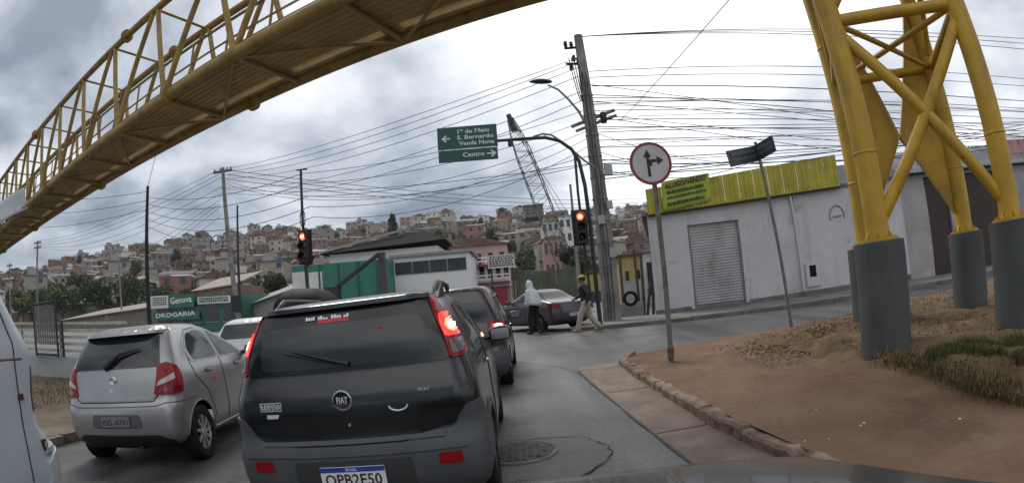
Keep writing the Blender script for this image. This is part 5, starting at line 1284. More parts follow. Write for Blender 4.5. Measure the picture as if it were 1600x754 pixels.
# drainpipe, meter box, vent stain
ud, _ = fac(1248, 400); ud2, zd = fac(1235, 300)
m = MB(); m.tube([FP(fac(1232, 300)[0], .1, zd), FP(fac(1236, 318)[0], .1, zd-.5), FP(fac(1240, 340)[0], .08, zd-1.0), FP(fac(1255, 450)[0], .08, .5)], .05, 8); m.build('drainpipe', mat('pipe_white', (.5, .5, .52), .5), shop, ang=50)
m = MB(); m.tube([FP(fac(1240, 298)[0], .08, zd+.1), FP(fac(1236, 320)[0]+.12, .08, zd-.5)], .03, 6); m.build('conduit', mat('pipe_white', (.5, .5, .52), .5), shop)
u0, z1 = fac(1258, 412); u1, z0 = fac(1282, 445)
m = MB(); m.prism([FP(u0, .07, z0), FP(u1, .07, z0), FP(u1, .07, z1), FP(u0, .07, z1)], -FN*.069); mb_ = m.build('meter_cabinet', mat('cabinet_white', (.5, .5, .51), .6), shop)
m = MB(); m.prism([FP(u0+.14, .075, z0+.35), FP(u1-.14, .075, z0+.35), FP(u1-.14, .075, z1-.08), FP(u0+.14, .075, z1-.08)], -FN*.004); m.build('meter_window', DARKINT, mb_)
u_, z_ = fac(1308, 338); m = MB(); m.tube([FP(u_+.32*math.cos(a), .012, z_+.42*math.sin(a)) for a in np.linspace(-.2, 3.4, 15)], .03, 6); m.tube([FP(u_-.2, .012, z_), FP(u_+.2, .012, z_+.02)], .03, 6); m.build('vent_outline', mat('stain_grey', (.25, .25, .26), .8), shop)
# banner
ba, bb, bc, bd_ = [on_plane(px, py, FB+FN*.33, FN) for px, py in ((1033, 284), (1107, 270), (1112, 313), (1036, 331))]
ban = empty('banner', tuple((bc+bd_)/2), 'lime green rental banner lettered ALUGO/VENDO hung on the yellow parapet', 'banner')
m = MB(); P = []
for j in range(7):
    for i in range(13):
        s_, t_ = i/12, j/6; q = (bd_*(1-s_)+bc*s_)*(1-t_)+(ba*(1-s_)+bb*s_)*t_+FN*.02*math.sin(i*1.1)*math.sin(j*.8); P.append(q)
m.grid(P, 13, 7); cl = m.build('cloth', mat('banner_lime', (.34, .42, .045), .6, var=.08, vs_=3), ban, sm=True); md = cl.modifiers.new('thick', 'SOLIDIFY'); md.thickness = .006
rv = bc-bd_; uv = ((ba-bd_)+(bb-bc))/2; nv_ = FN
def BPt(s_, t_, n=.045): return (bd_*(1-s_)+bc*s_)*(1-t_)+(ba*(1-s_)+bb*s_)*t_+FN*n
RTX = mat('banner_dark_red', (.10, .012, .012), .6); GTX = mat('banner_dark_green', (.015, .05, .02), .6)
put_text('ALUGO/VENDO', .5, RTX, BPt(.50, .84), rv, uv, ban, ORG[ban.name], fit=(np.linalg.norm(rv)*.86, np.linalg.norm(uv)*.19), bold=.03)
for row, t_ in enumerate((.60, .41, .20)):
    m = MB(); s_ = .10
    while s_ < .86:
        w_ = rr_.uniform(.035, .07); h_ = .11 if row != 1 else .075
        a = BPt(s_, t_-h_/2); 
        m.obox(a, rv*w_*.8, uv*h_, FN*.004) if rr_.random() < .5 else m.prism([a, a+rv*w_*.8, a+rv*w_*.8+uv*h_, a+rv*w_*.5+uv*h_, a+rv*w_*.5+uv*h_*.4, a+rv*w_*.25+uv*h_*.4, a+rv*w_*.25+uv*h_, a+uv*h_], FN*.004)
        s_ += w_
    m.build('lettering', GTX if row < 2 else mat('banner_black_text', (.02, .025, .02), .6), ban)

# neighbour to the right: low house with dark doorway and grey sheet roof
nb = empty('low_house', tuple(FP(uE, 0, .26)), 'low grey-walled house with dark doors and weathered sheet roof behind the tower', 'building')
NW = mat('pinkish_grey_wall', (.34, .32, .32), .85, var=.18, vs_=.8, bump=.15, bs=8, detail=8)
u2, _ = fac(1600, 400); u2 = max(u2+3, uE+14)
d0, zd1 = fac(1445, 292); d1, _ = fac(1482, 300); d0n, d1n = d0, d1
_, zev = fac(1430, 272); zev = zev
e0, _ = fac(1535, 280); 
for a, b in ((uE+.01, d0), (d1, e0-1.2), (e0+1.0, u2)):
    if b > a: wallpoly('wall', [(a, .1), (b, .1), (b, zev), (a, zev)], -.05, .25, NW, nb)
for a, b in ((d0, d1), (e0-1.2, e0+1.0)):
    wallpoly('door', [(a+.01, .2), (b-.01, .2), (b-.01, zev-.15), (a+.01, zev-.15)], -.18, .05, DARKDOOR, nb)
    wallpoly('lintel', [(a, zev-.149), (b, zev-.149), (b, zev-.002), (a, zev-.002)], -.06, .2, NW, nb)
ROOFG = mat('grey_sheet_roof', (.17, .175, .185), .6, .2, var=.25, vs_=.9, detail=8)
nsh = 9
for k in range(nsh):
    a = uE+.02+(u2-uE)*k/nsh; b = uE+.02+(u2-uE)*(k+1)/nsh-.02; P = []; nr = 24
    for i in range(nr+1):
        u = a+(b-a)*i/nr; dz = .03*math.sin(i*math.pi/2*1.0)
        P += [FP(u, .35, zev+.05+dz), FP(u, -3.2, zev+1.55+dz)]
    m = MB(); m.add(P, [(2*i, 2*i+2, 2*i+3, 2*i+1) for i in range(nr)]); m.build('roof_sheet', ROOFG, nb, sm=True)
m = MB(); m.obox(FP(uE, .12, zev-.04), FU*(u2-uE), -FN*.12, (0, 0, .08)); m.build('eaves_beam', BLACKM, nb)
u0, z0 = fac(1572, 252); bn2 = empty('shop_board', tuple(FP(u0, -.5, zev+.4)), 'faded pink board lying on the sheet roof at the right edge', 'board')
m = MB(); m.obox(FP(u0, -.7, zev+.62), FU*4, np.array([0, 0, .75])*.9+FN*-.2, FN*.04); m.build('panel', mat('faded_pink', (.35, .17, .17), .7, var=.2, vs_=1), bn2)
for k in range(3):
    m = MB(); m.obox(FP(u0+.4+k*1.5, -.76, zev+.45), FU*.06, np.array([0, 0, .8]), -FN*.05); m.build('prop', STEEL, bn2)
lw = single('back_wall', MB().obox(FP(uE-2, -6, .1), FU*16, -FN*.3, (0, 0, 6.0)), mat('pale_blue_wall', (.33, .35, .40), .85, var=.2, vs_=.6), 'pale plastered rear wall rising behind the sheet roof', 'wall')

# ------------------------------------------------------------------ generic block with openings built in
GLZ = mat('far_window_glass', (.03, .035, .04), .2)
def block(name, px0, px1, py_top, Y, depth, mats, label, cat='building', rows=0, cols=0, wmat=None, roof=None, ztop=None, yaw=0, group=None, over=.25, win=(.55, .5), zbase=None, skip=()):
    """box building whose front spans photo columns px0..px1 at depth Y, top at py_top"""
    a = at_y(px0, py_top, Y); b = at_y(px1, py_top, Y); zt_ = (a[2]+b[2])/2 if ztop is None else ztop; zb_ = .1 if zbase is None else zbase
    o = empty(name, ((a[0]+b[0])/2, Y, zb_), label, cat, group)
    m = MB(); m.box((a[0], Y, zb_-.5), (b[0], Y+depth, zt_)); m.build('wall', mats, o)
    if roof == 'flat': m = MB(); m.box((a[0]-over, Y-over, zt_+.002), (b[0]+over, Y+depth, zt_+.22)); m.build('roof', CONC, o)
    elif roof:
        xm = (a[0]+b[0])/2; hh = (b[0]-a[0])*.16 if (b[0]-a[0]) < 14 else 1.6
        m = MB(); m.prism([(a[0]-over, Y-over, zt_+.01), (b[0]+over, Y-over, zt_+.01), (xm, Y-over, zt_+hh)], (0, depth+2*over, 0)); m.build('roof', roof, o)
    W__ = b[0]-a[0]; H__ = zt_-zb_
    for r in range(rows):
        for q in range(cols):
            if (r, q) in skip: continue
            cw, ch = W__/cols, H__/rows; x = a[0]+cw*(q+.5); z = zb_+ch*(r+.55); ww, hh = cw*win[0]/2, ch*win[1]/2
            m = MB(); m.box((x-ww, Y-.03, z-hh), (x+ww, Y+.05, z+hh)); wn = m.build('window', wmat or GLZ, o)
            m = MB(); m.box((x-ww-.08, Y-.09, z-hh-.1), (x+ww+.08, Y-.002, z-hh-.01)); m.build('sill', CONC, wn)
    return o, a[0], b[0], zt_
TEAL = mat('teal_green_wall', (.03, .17, .125), .6, var=.15, vs_=1); SHOPG = mat('shop_green', (.025, .12, .085), .55, var=.12, vs_=1.5)
PW_ = mat('plaster_white', (.58, .58, .56), .8, var=.14, vs_=.8, objvar=.25); BEI = mat('plaster_beige', (.30, .265, .235), .85, var=.15, vs_=.8); PINK = mat('plaster_pink', (.31, .18, .16), .85, var=.15, vs_=.9, objvar=.35)
GRYW = mat('plaster_grey', (.27, .265, .255), .9, var=.2, vs_=.8, objvar=.5); TERR = mat('terracotta_roof', (.165, .11, .085), .9, var=.3, vs_=1.5, objvar=.4); FIBR = mat('fibre_cement_roof', (.21, .205, .20), .9, var=.25, vs_=1.2, objvar=.5)
CREAM = mat('plaster_cream', (.42, .39, .33), .85, var=.12, vs_=.8, objvar=.4); REDW = mat('red_paint_wall', (.28, .03, .04), .7, var=.12, vs_=1)
DRKR = mat('dark_tar_roof', (.017, .017, .018), .9, var=.2, vs_=1, spec=.05)
YS = 44.
o, xa, xb, zt_ = block('green_shop', 243, 372, 462, YS, 8, SHOPG, 'green-fronted shop row with white sign boards behind the silver car', rows=1, cols=5, win=(.7, .55))
def board(px0, py0, px1, py1, Y, mats, label, name='sign_board', th=.12, parent=None):
    a, b = at_y(px0, py1, Y), at_y(px1, py0, Y); m = MB(); m.box((a[0], Y-th, a[2]), (b[0], Y-.01, b[2]))
    if parent is not None: return m.build(name, mats, parent), a, b
    return single(name, m, mats, label, 'sign'), a, b
bw, a, b = board(237, 461, 263, 482, YS-.3, PW_, 'white shop board with dark print, left end of the green shop')
for k in range(4):
    m = MB(); z = a[2]+(b[2]-a[2])*(.25+.17*k); x = a[0]+.3
    while x < b[0]-.35: w_ = rr_.uniform(.08, .2); m.box((x, YS-.425, z), (x+w_, YS-.421, z+.14)); x += w_+.06
    m.build('lettering', BK, bw, org=ORG[bw.name])
bg_, a, b = board(265, 458, 303, 481, YS-.3, mat('shop_board_green', (.02, .14, .085), .5), 'green shop board with white handwritten name above the silver car')
put_text('Genova', .8, WHITE, ((a[0]+b[0])/2, YS-.425, (a[2]+b[2])/2+.1), (1, 0, .05), (0, 0, 1), bg_, ORG[bg_.name], fit=((b[0]-a[0])*.86, .62), depth=.004, bold=.02)
bt, a, b = board(310, 461, 360, 475, YS-.3, PW_, 'long white shop board with dark script beside the leaning pole')
for k in range(2):
    m = MB(); z = a[2]+(b[2]-a[2])*(.2+.36*k); x = a[0]+.2
    while x < b[0]-.3: w_ = rr_.uniform(.08, .22); m.box((x, YS-.425, z), (x+w_, YS-.421, z+.2)); x += w_+.07
    m.build('lettering', BK, bt, org=ORG[bt.name])
bd3, a, b = board(240, 486, 312, 500, YS-.5, mat('awning_green', (.03, .13, .11), .6), 'green awning board with white lettering over the silver car roof')
put_text('DROGARIA', .8, WHITE, ((a[0]+b[0])/2, YS-.625, (a[2]+b[2])/2+.15), (1, 0, .03), (0, 0, 1), bd3, ORG[bd3.name], fit=((b[0]-a[0])*.85, .42), depth=.004, bold=.02)
# long shed roofs and walls stepping down the left
def shed(px, Y, depth, th, mats, label, rise=1.5):
    """low shed: roof edge through two photo points at depth Y"""
    a, b = at_y(*px[0], Y), at_y(*px[1], Y); o = empty('shed', ((a[0]+b[0])/2, Y, .1), label, 'shed')
    m = MB(); m.prism([(a[0], Y, 0), (b[0], Y, 0), (b[0], Y, b[2]-.3), (a[0], Y, a[2]-.3)], (0, depth, 0)); m.build('wall', mats, o)
    n = max(3, int((b[0]-a[0])/1.1))
    for k in range(n):
        s0, s1 = k/n, (k+1)/n-.006; p, q = a+(b-a)*s0, a+(b-a)*s1
        m = MB(); m.prism([(p[0], Y-.4, p[2]-.3), (q[0], Y-.4, q[2]-.3), (q[0], Y+depth, q[2]+rise), (p[0], Y+depth, p[2]+rise)], (0, 0, .08)); m.build('roof_sheet', th, o)
    return o
shed(((98, 497), (236, 476)), 50, 9, BEI, mat('shed_roof_tan', (.19, .165, .14), .9, var=.2, vs_=1.5), 'long tan shed roof sloping down left of the green shop', rise=1.1)
shed(((372, 478), (458, 447)), 47, 8, mat('pale_grey_render', (.33, .32, .31), .85, var=.12), mat('shed_roof_grey', (.27, .25, .23), .85, var=.18, vs_=1.2), 'pale grey shed with ribbed roof between the poles and the green wall', rise=1.4)
shed(((60, 478), (150, 470)), 70, 8, GRYW, FIBR, 'grey roofed shed far behind the gate on the left', rise=1.3)
shed(((300, 452), (370, 440)), 62, 8, BEI, TERR, 'tan roofed shed rising behind the white script board', rise=1.8)
# teal building with white panels
o, xa, xb, zt_ = block('teal_warehouse', 455, 606, 410, 40, 9, TEAL, 'teal green warehouse wall with white panels behind the left traffic light')
for p0, p1 in ((458, 480), (484, 503)):
    a, b = at_y(p0, 448, 40), at_y(p1, 424, 40); m = MB(); m.box((a[0], 39.93, .2), (b[0], 39.998, b[2])); m.build('white_panel', PW_, o)
for px in (500, 530, 560, 590):
    a = at_y(px, 440, 40); m = MB(); m.box((a[0]-.08, 39.9, .2), (a[0]+.08, 39.999, zt_-.05)); m.build('pilaster', mat('teal_dark', (.02, .10, .08), .6), o)
a = at_y(590, 400, 36); b = at_y(520, 455, 36)
o = empty('loading_conveyor', (b[0], 36, .1), 'dark slanting conveyor arm in front of the teal wall', 'conveyor')
m = MB(); m.obox(b, a-b, (0, .4, 0), (0, 0, .24)); m.build('arm', BLACKM, o)
m = MB(); m.box((a[0]-.1, 36.5, .1), (a[0]+.35, 37.0, a[2]+.3)); m.build('tower_leg', mat('dark_column', (.06, .055, .05), .7), o); m = MB(); m.box((b[0]-.6, 35.9, .1), (b[0]+.4, 36.6, b[2]+.3)); m.build('base_frame', BLACKM, o)
# dark hipped roof
a, b, t_ = at_y(500, 398, 58), at_y(697, 380, 58), at_y(648, 362, 62)
o = empty('dark_roofed_hall', ((a[0]+b[0])/2, 60, .1), 'broad hall with dark hipped roof in front of the hill houses', 'building')
zr = min(a[2], b[2]); m = MB(); m.box((a[0]+1, 58.5, 0), (b[0]-1, 70, zr-.05)); m.build('wall', mat('store_white', (.66, .66, .65), .8), o)
P = [(a[0], 57.5, zr), (b[0], 57.5, zr+.5), (b[0], 72, zr+.5), (a[0], 72, zr), (a[0]+(b[0]-a[0])*.62, 64, t_[2]+.3), (a[0]+(b[0]-a[0])*.80, 64, t_[2]+.2)]
m = MB(); m.add(P, [(0, 1, 5, 4), (1, 2, 5), (2, 3, 4, 5), (3, 0, 4), (3, 2, 1, 0)]); m.build('roof', DRKR, o)
m = MB(); m.obox(np.array(P[0])-np.array([0, .1, 0]), np.array(P[4])-np.array(P[0])+np.array([0, -1, .1]), (0, .3, 0), (0, 0, .25)); m.build('verge_board', mat('verge_pale', (.30, .28, .25), .8), o)
# white building with dark strip window
o, xa, xb, zt_ = block('white_store', 612, 733, 398, 42, 8, mat('store_white', (.66, .66, .65), .8, var=.08, vs_=.6), 'white store building with long dark strip window behind the black car', roof='flat')
a, b = at_y(618, 424, 42), at_y(728, 407, 42); a[2] = at_y(673, 425, 42)[2]; b[2] = at_y(673, 406, 42)[2]; m = MB(); m.box((a[0], 41.93, a[2]), (b[0], 41.998, b[2])); m.build('strip_window', GLZ, o)
for px in (645, 672, 700):
    q = at_y(px, 424, 42); m = MB(); m.box((q[0]-.05, 41.9, a[2]), (q[0]+.05, 41.929, b[2])); m.build('mullion', STEEL, o)
# pink and red corner building
o, xa, xb, zt_ = block('pink_shop_house', 703, 792, 384, 50, 9, mat('pale_pink_plaster', (.42, .30, .27), .85, var=.15, vs_=.9), 'pink two-storey shop house with red balconies behind the maroon car', roof=TERR, rows=2, cols=5, win=(.4, .45))
a, b = at_y(736, 446, 49.6), at_y(796, 408, 49.6); m = MB(); m.box((a[0], 49.6, a[2]-.3), (b[0], 49.98, b[2]+.3)); wf = m.build('white_front', mat('store_white', (.66, .66, .65), .8), o)
for k in range(5):
    for z_, h_ in ((a[2]+.6, 1.1), (a[2]+(b[2]-a[2])*.62, .9)):
        x_ = a[0]+(b[0]-a[0])*(k+.5)/5; m = MB(); m.box((x_-.22, 49.55, z_), (x_+.22, 49.62, z_+h_)); m.build('window', GLZ, wf)
for py0, py1 in ((418, 405), (446, 433), ):
    a, b = at_y(738, py0, 49.2), at_y(796, py1, 49.2); m = MB(); m.box((a[0], 49.0, a[2]), (b[0], 49.9, a[2]+.18)); bal = m.build('balcony', REDW, o)
    for z in (.4, .75): m = MB(); m.box((a[0], 49.02, a[2]+z), (b[0], 49.08, a[2]+z+.12)); m.build('balcony_rail', WHITE, bal)
    for x in np.arange(a[0], b[0], .45): m = MB(); m.box((x, 49.03, a[2]+.19), (x+.06, 49.07, a[2]+.75)); m.build('baluster', WHITE, bal)
a, b = at_y(735, 462, 49.4), at_y(792, 448, 49.4); m = MB(); m.box((a[0], 49.3, .2), (b[0], 49.97, b[2])); m.build('shopfront', REDW, o)
bb_, a, b = board(763, 396, 803, 420, 47, PW_, 'white billboard with rows of dark print right of the pink house', 'billboard')
for k in range(5):
    m = MB(); z = a[2]+(b[2]-a[2])*(.14+.165*k); x = a[0]+.15
    while x < b[0]-.25: w_ = rr_.uniform(.1, .26); m.box((x, 46.87, z), (x+w_, 46.879, z+.12)); x += w_+.08
    m.build('lettering', BK, bb_, org=ORG[bb_.name])
for x in (a[0]+.2, b[0]-.3): m = MB(); m.box((x, 47.0, .1), (x+.12, 47.12, a[2]+.1)); m.build('support_post', BLACKM, bb_, org=ORG[bb_.name])
# green hoarding behind the sedan
HOARD = mat('hoarding_green', (.09, .105, .075), .85, var=.2, vs_=1.2)
a, b = at_y(808, 450, 36), at_y(906, 415, 36); o = empty('hoarding', ((a[0]+b[0])/2, 36, .1), 'dull green site hoarding behind the grey sedan', 'hoarding')
nn2 = 8
for k in range(nn2):
    x0 = a[0]+(b[0]-a[0])*k/nn2; x1 = a[0]+(b[0]-a[0])*(k+1)/nn2-.04; m = MB(); m.box((x0, 36+.03*(k % 2), .1), (x1, 36.06+.03*(k % 2), b[2]+rr_.uniform(-.12, .08))); m.build('hoarding_panel', HOARD, o)
for k in range(0, nn2+1, 4):
    x0 = a[0]+(b[0]-a[0])*k/nn2; m = MB(); m.box((x0-.07, 35.9, .1), (x0+.03, 35.99, b[2]+.25)); m.build('post', GW, o)
# tall unfinished block on the skyline and white terraces
block('grey_apartment_block', 819, 848, 320, 150, 10, GRYW, 'tall bare grey block on the skyline under the crane boom', rows=3, cols=3, roof='flat', zbase=24)
block('white_terrace', 846, 872, 346, 130, 9, PW_, 'white terrace house below the crane boom', rows=3, cols=3, roof=FIBR, zbase=10)
block('white_terrace', 872, 902, 338, 135, 9, PW_, 'white gabled terrace house just left of the right-hand signal', rows=3, cols=3, roof='flat', zbase=10)
block('pink_terrace', 848, 880, 372, 110, 8, PINK, 'pinkish house under the white terraces, above the green hoarding', rows=2, cols=4, roof=TERR, zbase=4)
# yard right of the tall pole
o, xa, xb, zt_ = block('yellow_kiosk', 968, 1003, 398, 33, 3, mat('kiosk_yellow', (.34, .26, .09), .7, var=.2, vs_=2), 'small yellow kiosk behind the fence posts right of the tall pole', rows=1, cols=2, win=(.3, .3), roof=FIBR)
m = MB(); m.box((xa+.01, 32.9, .1), (xb-.01, 32.995, .1+(zt_-.1)*.52)); m.build('lower_panel', GRYW, o)
block('white_yard_house', 1003, 1045, 392, 36, 6, PW_, 'white yard house between the yellow kiosk and the white shop', rows=1, cols=2, roof=FIBR)
yl, yr2 = at_y(965, 500, UY+2.2), at_y(1036, 480, UY+2.2)
m = MB(); m.box((yl[0], UY+2.0, .1), (FB[0]-.25, UY+2.25, .75)); single('low_wall', m, GRYW, 'low grey yard wall between the tall pole and the white shop', 'wall')
for k, (pt, pb) in enumerate((((968, 400), (975, 490)), ((990, 390), (1000, 486)), ((1001, 395), (1006, 482)), ((1018, 388), (1020, 478)), ((1016, 440), (1012, 500)))):
    a = at_y(*pt, UY+2.5); b = at_y(*pb, UY+2.5); b[2] = .1; m = MB(); m.tube([b, a], .06, 7)
    single('fence_post', m, GW, ['leaning fence post nearest the tall pole', 'dark leaning fence post in front of the yellow kiosk', 'thin fence post at the right side of the yellow kiosk', 'upright fence post before the white yard house', 'short stubby post near the white shop corner'][k], 'post', 'yard fence posts', base=b)
a = at_y(985, 466, UY+1.6); m = MB(); m.lathe([(.18, -.05), (.26, -.07), (.30, -.04), (.30, .04), (.26, .07), (.18, .05), (.18, -.05)], a, 'y', 28, cap=False)
single('old_tyre', m, RUBBER, 'old black tyre propped on the yard wall beside the tall pole', 'tyre', ang=40)
# left side: low wall, rails, dark gate
wy = at_z(100, 590, -.05); WX0 = at_y(20, 575, wy[1])[0]; WX1 = at_y(200, 575, wy[1])[0]
zw = at_y(95, 557, wy[1])[2]
lwall = empty('low_wall', ((WX0+WX1)/2, wy[1], -.1), 'low pale concrete wall with rails left of the silver hatchback', 'wall')
nW = 6; WE = min(WX1, LKX-1.2)
for k in range(nW):
    x0 = WX0-6+(WE-WX0+6)*k/nW; x1 = WX0-6+(WE-WX0+6)*(k+1)/nW-.015; m = MB(); m.box((x0, wy[1], -.3), (x1, wy[1]+.22, zw)); m.build('wall_panel', mat('pale_wall_concrete', (.30, .31, .31), .85, var=.15, vs_=1.2, bump=.15, bs=12), lwall)
for k in range(5):
    z = zw+.12+.17*k; m = MB(); m.box((WX0-6, wy[1]+.09, z), (WE, wy[1]+.13, z+.07)); m.build('rail', mat('rail_cream', (.34, .33, .29), .6, var=.15), lwall)
for k in range(int((WE+5.5-WX0)/2)+1):
    x = WX0-5.5+k*2.0; m = MB(); m.box((x, wy[1]+.131, zw), (x+.06, wy[1]+.19, zw+1.0)); m.build('rail_post', STEEL, lwall)
g0, g1 = at_y(52, 476, wy[1]-.1), at_y(86, 476, wy[1]-.1)
gt = empty('gate', ((g0[0]+g1[0])/2, wy[1]-.1, -.1), 'tall dark metal gate leaf standing by the low wall', 'gate')
zt2 = g0[2]
for a, b in (((g0[0], zw), (g0[0], zt2)), ((g1[0], zw), (g1[0], zt2+.08)), ((g0[0], zt2), (g1[0], zt2+.08)), ((g0[0], zw+.05), (g1[0], zw+.05))):
    m = MB(); m.tube([(a[0], wy[1]-.1, a[1]), (b[0], wy[1]-.1, b[1])], .035, 6); m.build('frame_bar', BLACKM, gt)
for k in range(9):
    x = g0[0]+(g1[0]-g0[0])*(k+.6)/9.6; m = MB(); m.box((x-.03, wy[1]-.11, zw+.35), (x+.03, wy[1]-.09, zt2-.02)); m.build('bar', mat('gate_grey', (.12, .12, .12), .6), gt)
m = MB(); m.tube([(g1[0]+.25, wy[1]-.1, zw), (g1[0]+.25, wy[1]-.1, zw+.9)], .04, 6); m.build('latch_post', BLACKM, gt)

# ================================================================== HILL
sk = [(-160, 470), (-60, 462), (0, 455), (60, 448), (130, 430), (200, 412), (260, 402), (330, 396), (400, 384), (440, 377), (500, 379), (560, 375), (620, 372), (680, 357), (760, 357), (830, 350), (900, 352), (1000, 347), (1100, 335), (1300, 300)]
az_, el_ = [], []
for p in sk:
    d = ray(*p); az_.append(math.atan2(d[0], d[1])); el_.append(d[2]/math.hypot(d[0], d[1]))
R0, R1 = 95., 310.
def hill_z(phi, r):
    t = float(np.interp(phi, az_, el_)); zr_ = CAM_H+R1*t+4.2
    u = (r-R0)/(R1-R0)
    if u <= 0: return -.5
    s_ = u**1.15 if u < 1 else 1-.35*min(1, (u-1)*2)
    return zr_*s_ + 1.4*math.sin(phi*23+r*.05)*min(1, u*2)*(1 if u < .95 else .3)
phis = np.linspace(-1.35, .75, 110); rs_ = np.concatenate([np.linspace(R0-3, R1, 34), [340, 390, 460]])
m = MB(); m.grid([(r*math.sin(p), r*math.cos(p), hill_z(p, r)) for r in rs_ for p in phis], len(phis), len(rs_))
structure('hill', m, mat('hillside_scrub', (.035, .042, .02), .95, col2=(.10, .075, .05), vs_=.06, detail=8), sm=True)
# house kinds: one of each, copied over the slope
WM = {'bare brick': BRICKR, 'grey': GRYW, 'white': PW_, 'dusty pink': mat('dusty_pink_wall', (.27, .215, .20), .85, var=.2, vs_=.9, objvar=.4), 'cream': CREAM, 'orange-brown': mat('ochre_wall', (.25, .21, .165), .85, var=.2, vs_=.9, objvar=.4), 'tan': BEI, 'brick-red': mat('brick_red_wall', (.215, .125, .10), .9, var=.2, vs_=1.1, objvar=.4)}
RW = {'flat slab': CONCD, 'tiled': TERR, 'grey sheet': FIBR}
storey_w = {1: 'single-storey', 2: 'two-storey', 3: 'three-storey'}
kinds = []; KL = []; KD = []
wnames = list(WM); rnames = list(RW)
for i in range(16):
    wn, rn, st = wnames[i % 8], rnames[(i*2+i//8) % 3], (2, 1, 3, 2, 2, 3, 1, 2)[(i*3+i//8) % 8]
    W_, D_, H_ = random.uniform(5, 8.5), random.uniform(5, 7.5), st*2.7; KD.append((W_, D_, H_, wn, rn, st))
    KL.append(f'{storey_w[st]} {wn} house with {rn} roof'); o = empty('hillside_house', (0, 0, 0), f'{storey_w[st]} {wn} house with {rn} roof on the hill', 'house', 'houses on the far hillside')
    mw = MB(); mw.box((-W_/2, -D_/2, -3), (W_/2, D_/2, H_)); 
    mw.build('wall', WM[wn], o, org=Z3)
    if rn == 'flat slab':
        m = MB(); m.box((-W_/2-.3, -D_/2-.3, H_+.01), (W_/2+.3, D_/2+.3, H_+.25)); rf = m.build('roof', RW[rn], o, org=Z3)
        m = MB(); m.lathe([(.7, H_+.26), (.75, H_+1.2), (.6, H_+1.35), (.01, H_+1.4)], (W_*.2, .5, 0), n=12); m.build('water_tank', mat('tank_blue', (.05, .11, .2), .6), rf, org=Z3)
        m = MB(); m.box((-W_*.4, -D_*.3, H_+.26), (-W_*.05, D_*.3, H_+2.2)); m.build('stair_hut', WM[wn], rf, org=Z3)
    elif rn == 'tiled':
        m = MB(); m.prism([(-W_/2-.4, -D_/2-.4, H_+.01), (W_/2+.4, -D_/2-.4, H_+.01), (0, -D_/2-.4, H_+1.7)], (0, D_+.8, 0)); m.build('roof', RW[rn], o, org=Z3)
    else:
        m = MB(); m.prism([(-W_/2-.4, -D_/2-.4, H_+.3), (-W_/2-.4, D_/2+.4, H_+1.5), (-W_/2-.4, D_/2+.4, H_+1.6), (-W_/2-.4, -D_/2-.4, H_+.4)], (W_+.8, 0, 0)); m.build('roof', RW[rn], o, org=Z3)
    nc = 2 if W_ < 7.5 else 3
    for s_ in range(st):
        for q in range(nc):
            if random.random() < .15: continue
            x = -W_/2+W_*(q+.5)/nc; z = s_*2.8+1.5; door = (s_ == 0 and q == 0); h0 = z-1.4 if door else z-.6
            m = MB(); m.box((x-.65, -D_/2-.04, h0), (x+.65, -D_/2+.1, z+.65)); m.build('door' if door else 'window', DARKDOOR if door else GLZ, o, org=Z3)
    if st > 1:
        m = MB(); m.box((-W_/2, -D_/2-1.0, 2.72), (W_*.1, -D_/2-.01, 2.9)); bl_ = m.build('balcony', CONC, o, org=Z3)
        m = MB(); m.box((-W_/2, -D_/2-1.0, 2.91), (W_*.1, -D_/2-.92, 3.8)); m.build('parapet', WM[wn], bl_, org=Z3)
    kinds.append(o)
ZN = [(60, 'behind the van'), (150, 'over the gate'), (225, 'left of the black pole'), (300, 'over the green shop'), (360, 'left of the leaning pole'), (440, 'over the pale shed'), (520, 'behind the left signal'), (600, 'over the teal wall'), (690, 'over the dark hall'), (760, 'over the pink house'), (830, 'by the crane foot'), (900, 'left of the right signal'), (2000, 'right of the tall pole')]
def zone(p, r):
    px = project((r*math.sin(p), r*math.cos(p), hill_z(p, r)+3))[0]; nm = next(n for x, n in ZN if px < x)
    ht = 'near the hilltop' if r > R0+(R1-R0)*.72 else ('halfway up' if r > R0+(R1-R0)*.36 else 'low down')
    return ' '+ht+', '+nm
used = set(); nh = 0; rows_ = np.linspace(R0+16, R1+2, 21)
spots = []
for j, r in enumerate(rows_):
    dphi = 7.6/r; p = -1.08+dphi*.5*(j % 2)
    while p < .30:
        if random.random() < .86: spots.append((p+random.uniform(-.25, .25)*dphi, r+random.uniform(-4, 4)))
        p += dphi*random.uniform(.8, 1.3)
spots.sort(key=lambda q: q[1])
def hscale(): return random.uniform(.62, .95)
near_, rest_ = spots[:290], spots[290:]
for p, r in near_:
    k = random.randrange(16); o = kinds[k] if k not in used else copy_tree(kinds[k]); used.add(k)
    o['label'] = KL[k]+zone(p, r)
    o.location = (r*math.sin(p), r*math.cos(p), hill_z(p, r-2)); o.rotation_euler = (0, 0, -p+random.uniform(-.5, .5)); s_ = hscale(); o.scale = (s_, s_, s_*random.uniform(.9, 1.2))
